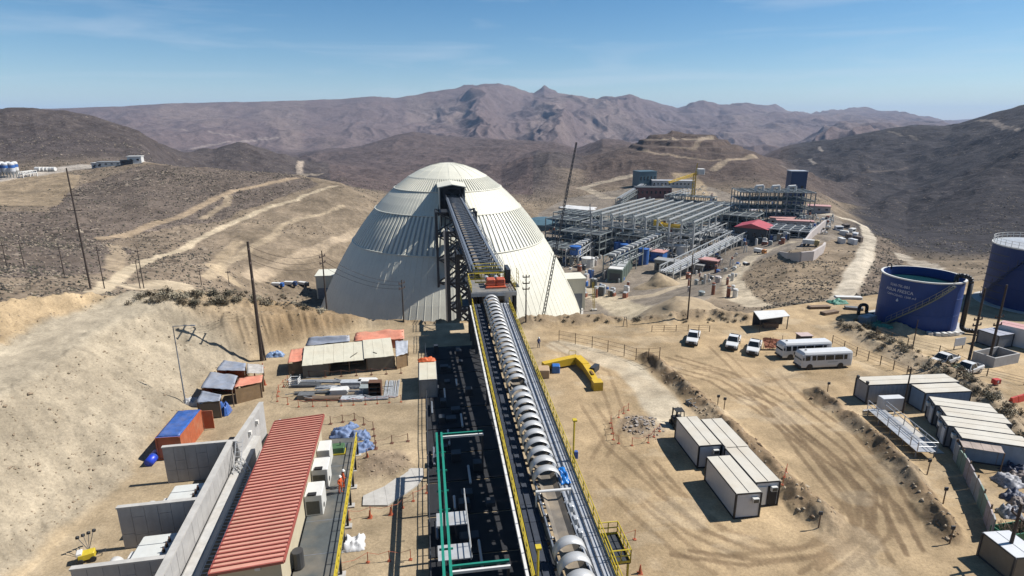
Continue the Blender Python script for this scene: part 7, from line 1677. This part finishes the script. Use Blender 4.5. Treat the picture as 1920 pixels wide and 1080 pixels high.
for k in range(300):
    zi = k % len(UNITS); x0, x1, y0, y1 = UNITS[zi]; b = H_(random.uniform(x0, x1), random.uniform(y0, y1)); w_ = random.uniform(.9, 3.0); h_ = random.uniform(1.0, 4.2); ci = random.randrange(8)
    o = thing("process_unit", "small %s %s %s" % (UNM[ci], ("round vessel", "box shaped machine", "framed platform unit")[k % 3], ZN[zi]), "equipment", b, random.choice((hrz, hrz + 1.57)), "small plant equipment " + ZN[zi])
    mm = um[ci]; m = MB()
    if k % 3 == 0: m.lathe([(w_ * .4, -1.5), (w_ * .4, h_), (.01, h_ * 1.05)], 10); m.build("vessel", mm, o); m = MB(); m.lathe([(w_ * .4, h_ * .8), (w_ * .46, h_ * .85), (w_ * .4, h_ * .9)], 10); m.build("flange", lt_steel, o)
    elif k % 3 == 1: m.cbox(-w_ / 2, w_ / 2, -w_ * .35, w_ * .35, -1.5, h_, .2); m.build("casing", mm, o); m = MB(); m.b2(-w_ * .4, w_ * .4, -w_ * .3, w_ * .3, h_, h_ + .3); m.build("top", lt_steel, o)
    else:
        for x in (-w_ / 2, w_ / 2):
            for y in (-w_ / 2, w_ / 2): m.beam((x, y, -1.5), (x, y, h_), .25)
        m.b2(-w_ / 2, w_ / 2, -w_ / 2, w_ / 2, h_ - .2, h_); m.build("frame", lt_steel, o); m = MB(); m.cbox(-w_ * .3, w_ * .3, -w_ * .3, w_ * .3, h_, h_ * 1.4, .1); m.build("tank_top", mm, o)
cl = lambda lab, px, py, sx, sy, m_, sd: cloth("membrane_sheet", lab, "sheet", H_(px, py), sx, sy, 1.2, m_, hrz, sd)
cl("broad white sheet spread left behind the steel hall", 1090, 390, 40, 20, white_p, 81); cl("white sheeting heap right behind the hall", 1400, 392, 16, 10, mat("lilac sheet", (.5, .46, .48), .7), 82)
wire = thing("netting_fence", "red netting fence along the rim below the plant", "fence", hit(1250, 593, 110)); b = wire.location
for i in range(7): p = hit(1222 + i * 10, 592 - (i % 2), 110) - b; q = hit(1232 + i * 10, 592 - ((i + 1) % 2), 110) - b; m = MB(); m.add([p, q, q + Vector((0, 0, 1.4)), p + Vector((0, 0, 1.4))], [(0, 1, 2, 3)]); m.build("net_bay", mat("red net", (.4, .1, .08), .8, var=.4, scale=3), wire); m = MB(); m.beam(p, p + Vector((0, 0, 1.6)), .12); m.build("post", wood, wire)

# ================================================================ batching site on the far left pad
for i in range(6):
    b = hit(2 + i * 6, 333 - (i % 2) * 2, 300); o = thing("cement_silo", "white and blue cement silo in the row on the far left pad", "silo", b, 0, "silos on the far left pad")
    m = MB(); m.lathe([(.6, 2), (1.9, 4.2), (1.9, 9.5), (1.2, 10.2), (.01, 10.4)], 14); m.build("barrel", white_p if i % 2 else cont_wall, o); m = MB(); m.lathe([(1.93, 6.5), (1.95, 8.5)], 14); m.build("blue_band", blue_p, o)
    for k in range(4): a = k * math.pi / 2 + .7; m = MB(); m.beam((1.6 * math.cos(a), 1.6 * math.sin(a), -.5), (1.6 * math.cos(a), 1.6 * math.sin(a), 4.5), .25); m.build("leg", md_steel, o)
rack("pale loading conveyor beside the far left silos", hit(40, 334, 300), hit(66, 330, 300), 3, 4, white_p, 2)
for i in range(5): b = hit(72 + i * 7, 321, 300); o = thing("site_cabin", "small white tank in the row on the far left pad", "tank", b, 0, "small white tanks on the far left pad"); m = MB(); m.tube((-1.8, 0, 1.6), (1.8, 0, 1.6), 1.5, 12); m.build("barrel", white_p, o); m = MB(); m.b2(-1.5, 1.5, -.8, .8, -.4, .6); m.build("saddle", md_steel, o)
building("white box building at the tip of the far left pad", 253, 307, 9, 7, 5, white_p, white_p, rz=.3, rmin=300)
building("low white site office on the far left pad", 205, 312, 16, 5, 3, white_p, lt_steel, rz=.2, rmin=300); building("small white workshop left of the low site office", 185, 314, 9, 5, 3, cont_wall, white_p, rz=.2, rmin=300); building("dark roofed shelter beside the white box building", 238, 309, 8, 5, 3, steel_dk, dk_plant, rz=.3, rmin=300)
# ================================================================ scrub, rocks
leaf_ms = [mat("dry shrub", (0.145, 0.115, 0.072), .9, var=.35, scale=2.5), mat("dark shrub", (0.075, 0.068, 0.042), .9, var=.35, scale=2.5), mat("pale tuft", (0.30, 0.26, 0.18), .9, var=.3, scale=2.5), mat("green bush", (0.035, 0.06, 0.02), .9, var=.3, scale=2.5)]
twig = mat("twig", (.08, .055, .035), .9)
def shrub_mesh(seed, n_=170, m_=None):
    rg_ = random.Random(seed); mb = MB()
    for i in range(n_):
        a = rg_.uniform(0, 6.283); e_ = rg_.uniform(.02, 1.45); r_ = rg_.uniform(.35, 1.0) * (1 + .3 * math.sin(3 * a + seed))
        p = Vector((r_ * math.cos(a) * math.cos(e_), r_ * math.sin(a) * math.cos(e_), r_ * math.sin(e_) * .8 + .05)); s_ = rg_.uniform(.06, .17)
        d = Vector((rg_.uniform(-1, 1), rg_.uniform(-1, 1), rg_.uniform(-.3, 1))).normalized(); u = d.orthogonal().normalized()
        mb.add([p - u * s_ * .6, p + u * s_ * .6, p + d * s_ * 2], [(0, 1, 2)])
    me = mb.mesh("foliage", m_); return me
def twig_mesh(seed):
    rg_ = random.Random(seed); mb = MB()
    for i in range(9): a = rg_.uniform(0, 6.28); e_ = rg_.uniform(.4, 1.4); mb.beam((0, 0, 0), (.7 * math.cos(a) * math.cos(e_), .7 * math.sin(a) * math.cos(e_), .65 * math.sin(e_)), .03)
    return mb.mesh("stems", twig)
fol = [[shrub_mesh(s, 170 if k != 3 else 420, leaf_ms[k]) for s in (1, 2)] for k in range(4)]; tw_ = twig_mesh(3)
def shrub(p, s_, k, label, grp, seed=0):
    o = thing("shrub", label, "shrub", p, random.uniform(0, 6), grp); o.scale = (s_, s_, s_ * random.uniform(.75, 1.1))
    obj("foliage", fol[k][seed % 2], o); obj("stems", tw_, o)
random.seed(9)
for i in range(120):
    px = random.triangular(225, 690, 380); py = random.uniform(548, 574) + max(0, (px - 480)) * .10
    b = hit(px, py, 80)
    shrub(b, random.uniform(.45, 1.25), random.choice((0, 0, 1, 2, 2)), "low dry shrub on the crest above the brown cut bank", "shrubs on the crest above the cut bank", i)
for i in range(125):
    f = random.random(); k = f * (len(BERM4) - 1); a, b = BERM4[int(k)], BERM4[min(int(k) + 1, len(BERM4) - 1)]; p = a.lerp(b, k % 1) + Vector((random.gauss(0, 1.7), random.gauss(0, 1.5), 0)); p.z = ground(p.x, p.y)
    shrub(p, random.uniform(.35, .95), random.choice((0, 0, 1, 2, 2)), "dry shrub in the scrub belt between the yard and the tank road", "shrubs in the scrub belt", i)
for px, py, s_, lab in [(1793, 706, 1.7, "round dark green bush beside the far pickups"), (1727, 678, 1.2, "dark green bush left of the hidden pickup"), (1533, 745, .8, "dark shrub at the head of the right dirt ridge")]: shrub(P(px, py), s_, 3, lab, None, 1)
for i in range(40):
    px = random.uniform(990, 1400); py = random.uniform(590, 606); b = hit(px, py, 80); shrub(b, random.uniform(.25, .6), random.choice((0, 1, 2)), "small dry tuft on the spoil along the rim", "tufts along the rim", i)
# stones and brush too many to count
OCT = np.array([(1, 0, 0), (-1, 0, 0), (0, 1, 0), (0, -1, 0), (0, 0, 1), (0, 0, -1)], float); OF = np.array([(0, 2, 4), (2, 1, 4), (1, 3, 4), (3, 0, 4), (2, 0, 5), (1, 2, 5), (3, 1, 5), (0, 3, 5)])
def scatter(name, label, pts, size, m_list, flat=.7):
    n_ = len(pts); R_ = RNG.uniform(.55, 1.45, (n_, 6, 1)); S_ = size[:, None, None] * RNG.uniform(.6, 1.4, (n_, 1, 3)) * np.array([1, 1, flat]); A_ = RNG.uniform(0, 6.28, n_); ca_, sa_ = np.cos(A_)[:, None], np.sin(A_)[:, None]
    V = OCT[None] * R_ * S_; X = V[..., 0] * ca_ - V[..., 1] * sa_; Y = V[..., 0] * sa_ + V[..., 1] * ca_; V = np.stack([X, Y, V[..., 2]], -1) + pts[:, None, :]
    Fc = (OF[None] + (np.arange(n_) * 6)[:, None, None]).reshape(-1, 3)
    me = bpy.data.meshes.new(name); me.vertices.add(n_ * 6); me.vertices.foreach_set('co', V.ravel()); me.loops.add(Fc.size); me.loops.foreach_set('vertex_index', Fc.ravel().astype(np.int32)); me.polygons.add(len(Fc)); me.polygons.foreach_set('loop_start', np.arange(0, Fc.size, 3, dtype=np.int32)); me.update(calc_edges=True)
    for q in m_list: me.materials.append(q)
    me.polygons.foreach_set('material_index', np.repeat(RNG.integers(0, len(m_list), n_), 8).astype(np.int32))
    tag(obj(name, me), label, None, None, "stuff")
def sample(n_, r0, r1, a0, a1, want):
    r_ = np.exp(RNG.uniform(math.log(r0), math.log(r1), n_)); a = RNG.uniform(rad(a0), rad(a1), n_); x, y = r_ * np.sin(a), r_ * np.cos(a)
    ia = np.clip(np.searchsorted(azs, a), 0, na - 1); ir = np.clip(np.searchsorted(rs, r_), 0, nr - 1); al = C[ir * na + ia, 3]
    k = want(x, y, r_, a, al, RNG.uniform(0, 1, n_)); x, y = x[k], y[k]
    return np.stack([x, y, height(x, y)], -1), r_[k]
p_, r_ = sample(190000, 112, 760, -50, 50, lambda x, y, r, a, al, q: (al > .3) & (q < al * .62) & ((x + 23.7) ** 2 + (y - 225) ** 2 > 60 ** 2))
scatter("hillside_scrub", "dark dry scrub and stones dotting the hillsides", p_, RNG.uniform(.2, .6, len(p_)) * (.6 + r_ / 800), [leaf_ms[1], mat("scrub brown", (.06, .05, .036), .95), mat("scrub dark", (.035, .03, .024), .95), mat("pale stone", (.26, .21, .155), .95)], .8)
p_, r_ = sample(16000, 45, 106, -46, -10, lambda x, y, r, a, al, q: (al > .08) & (al < .7) & (q < .5))
scatter("loose_stones", "loose stones over the sandy bank and crest", p_, np.abs(RNG.normal(0, .07, len(p_))) + .03, [mat("bank stone", (.36, .29, .2), .95, var=.3, scale=2), mat("brown stone", (.28, .21, .14), .95)], .7)
p_, r_ = sample(26000, 36, 140, -10, 46, lambda x, y, r, a, al, q: (al > .12) & (q < .6))
scatter("ridge_clods", "clods and stones on the spoil ridges", p_, np.abs(RNG.normal(0, .10, len(p_))) + .04, [mat("brown clod", (.2, .135, .08), .95, var=.3, scale=2), mat("pale clod", (.4, .32, .22), .95)], .75)
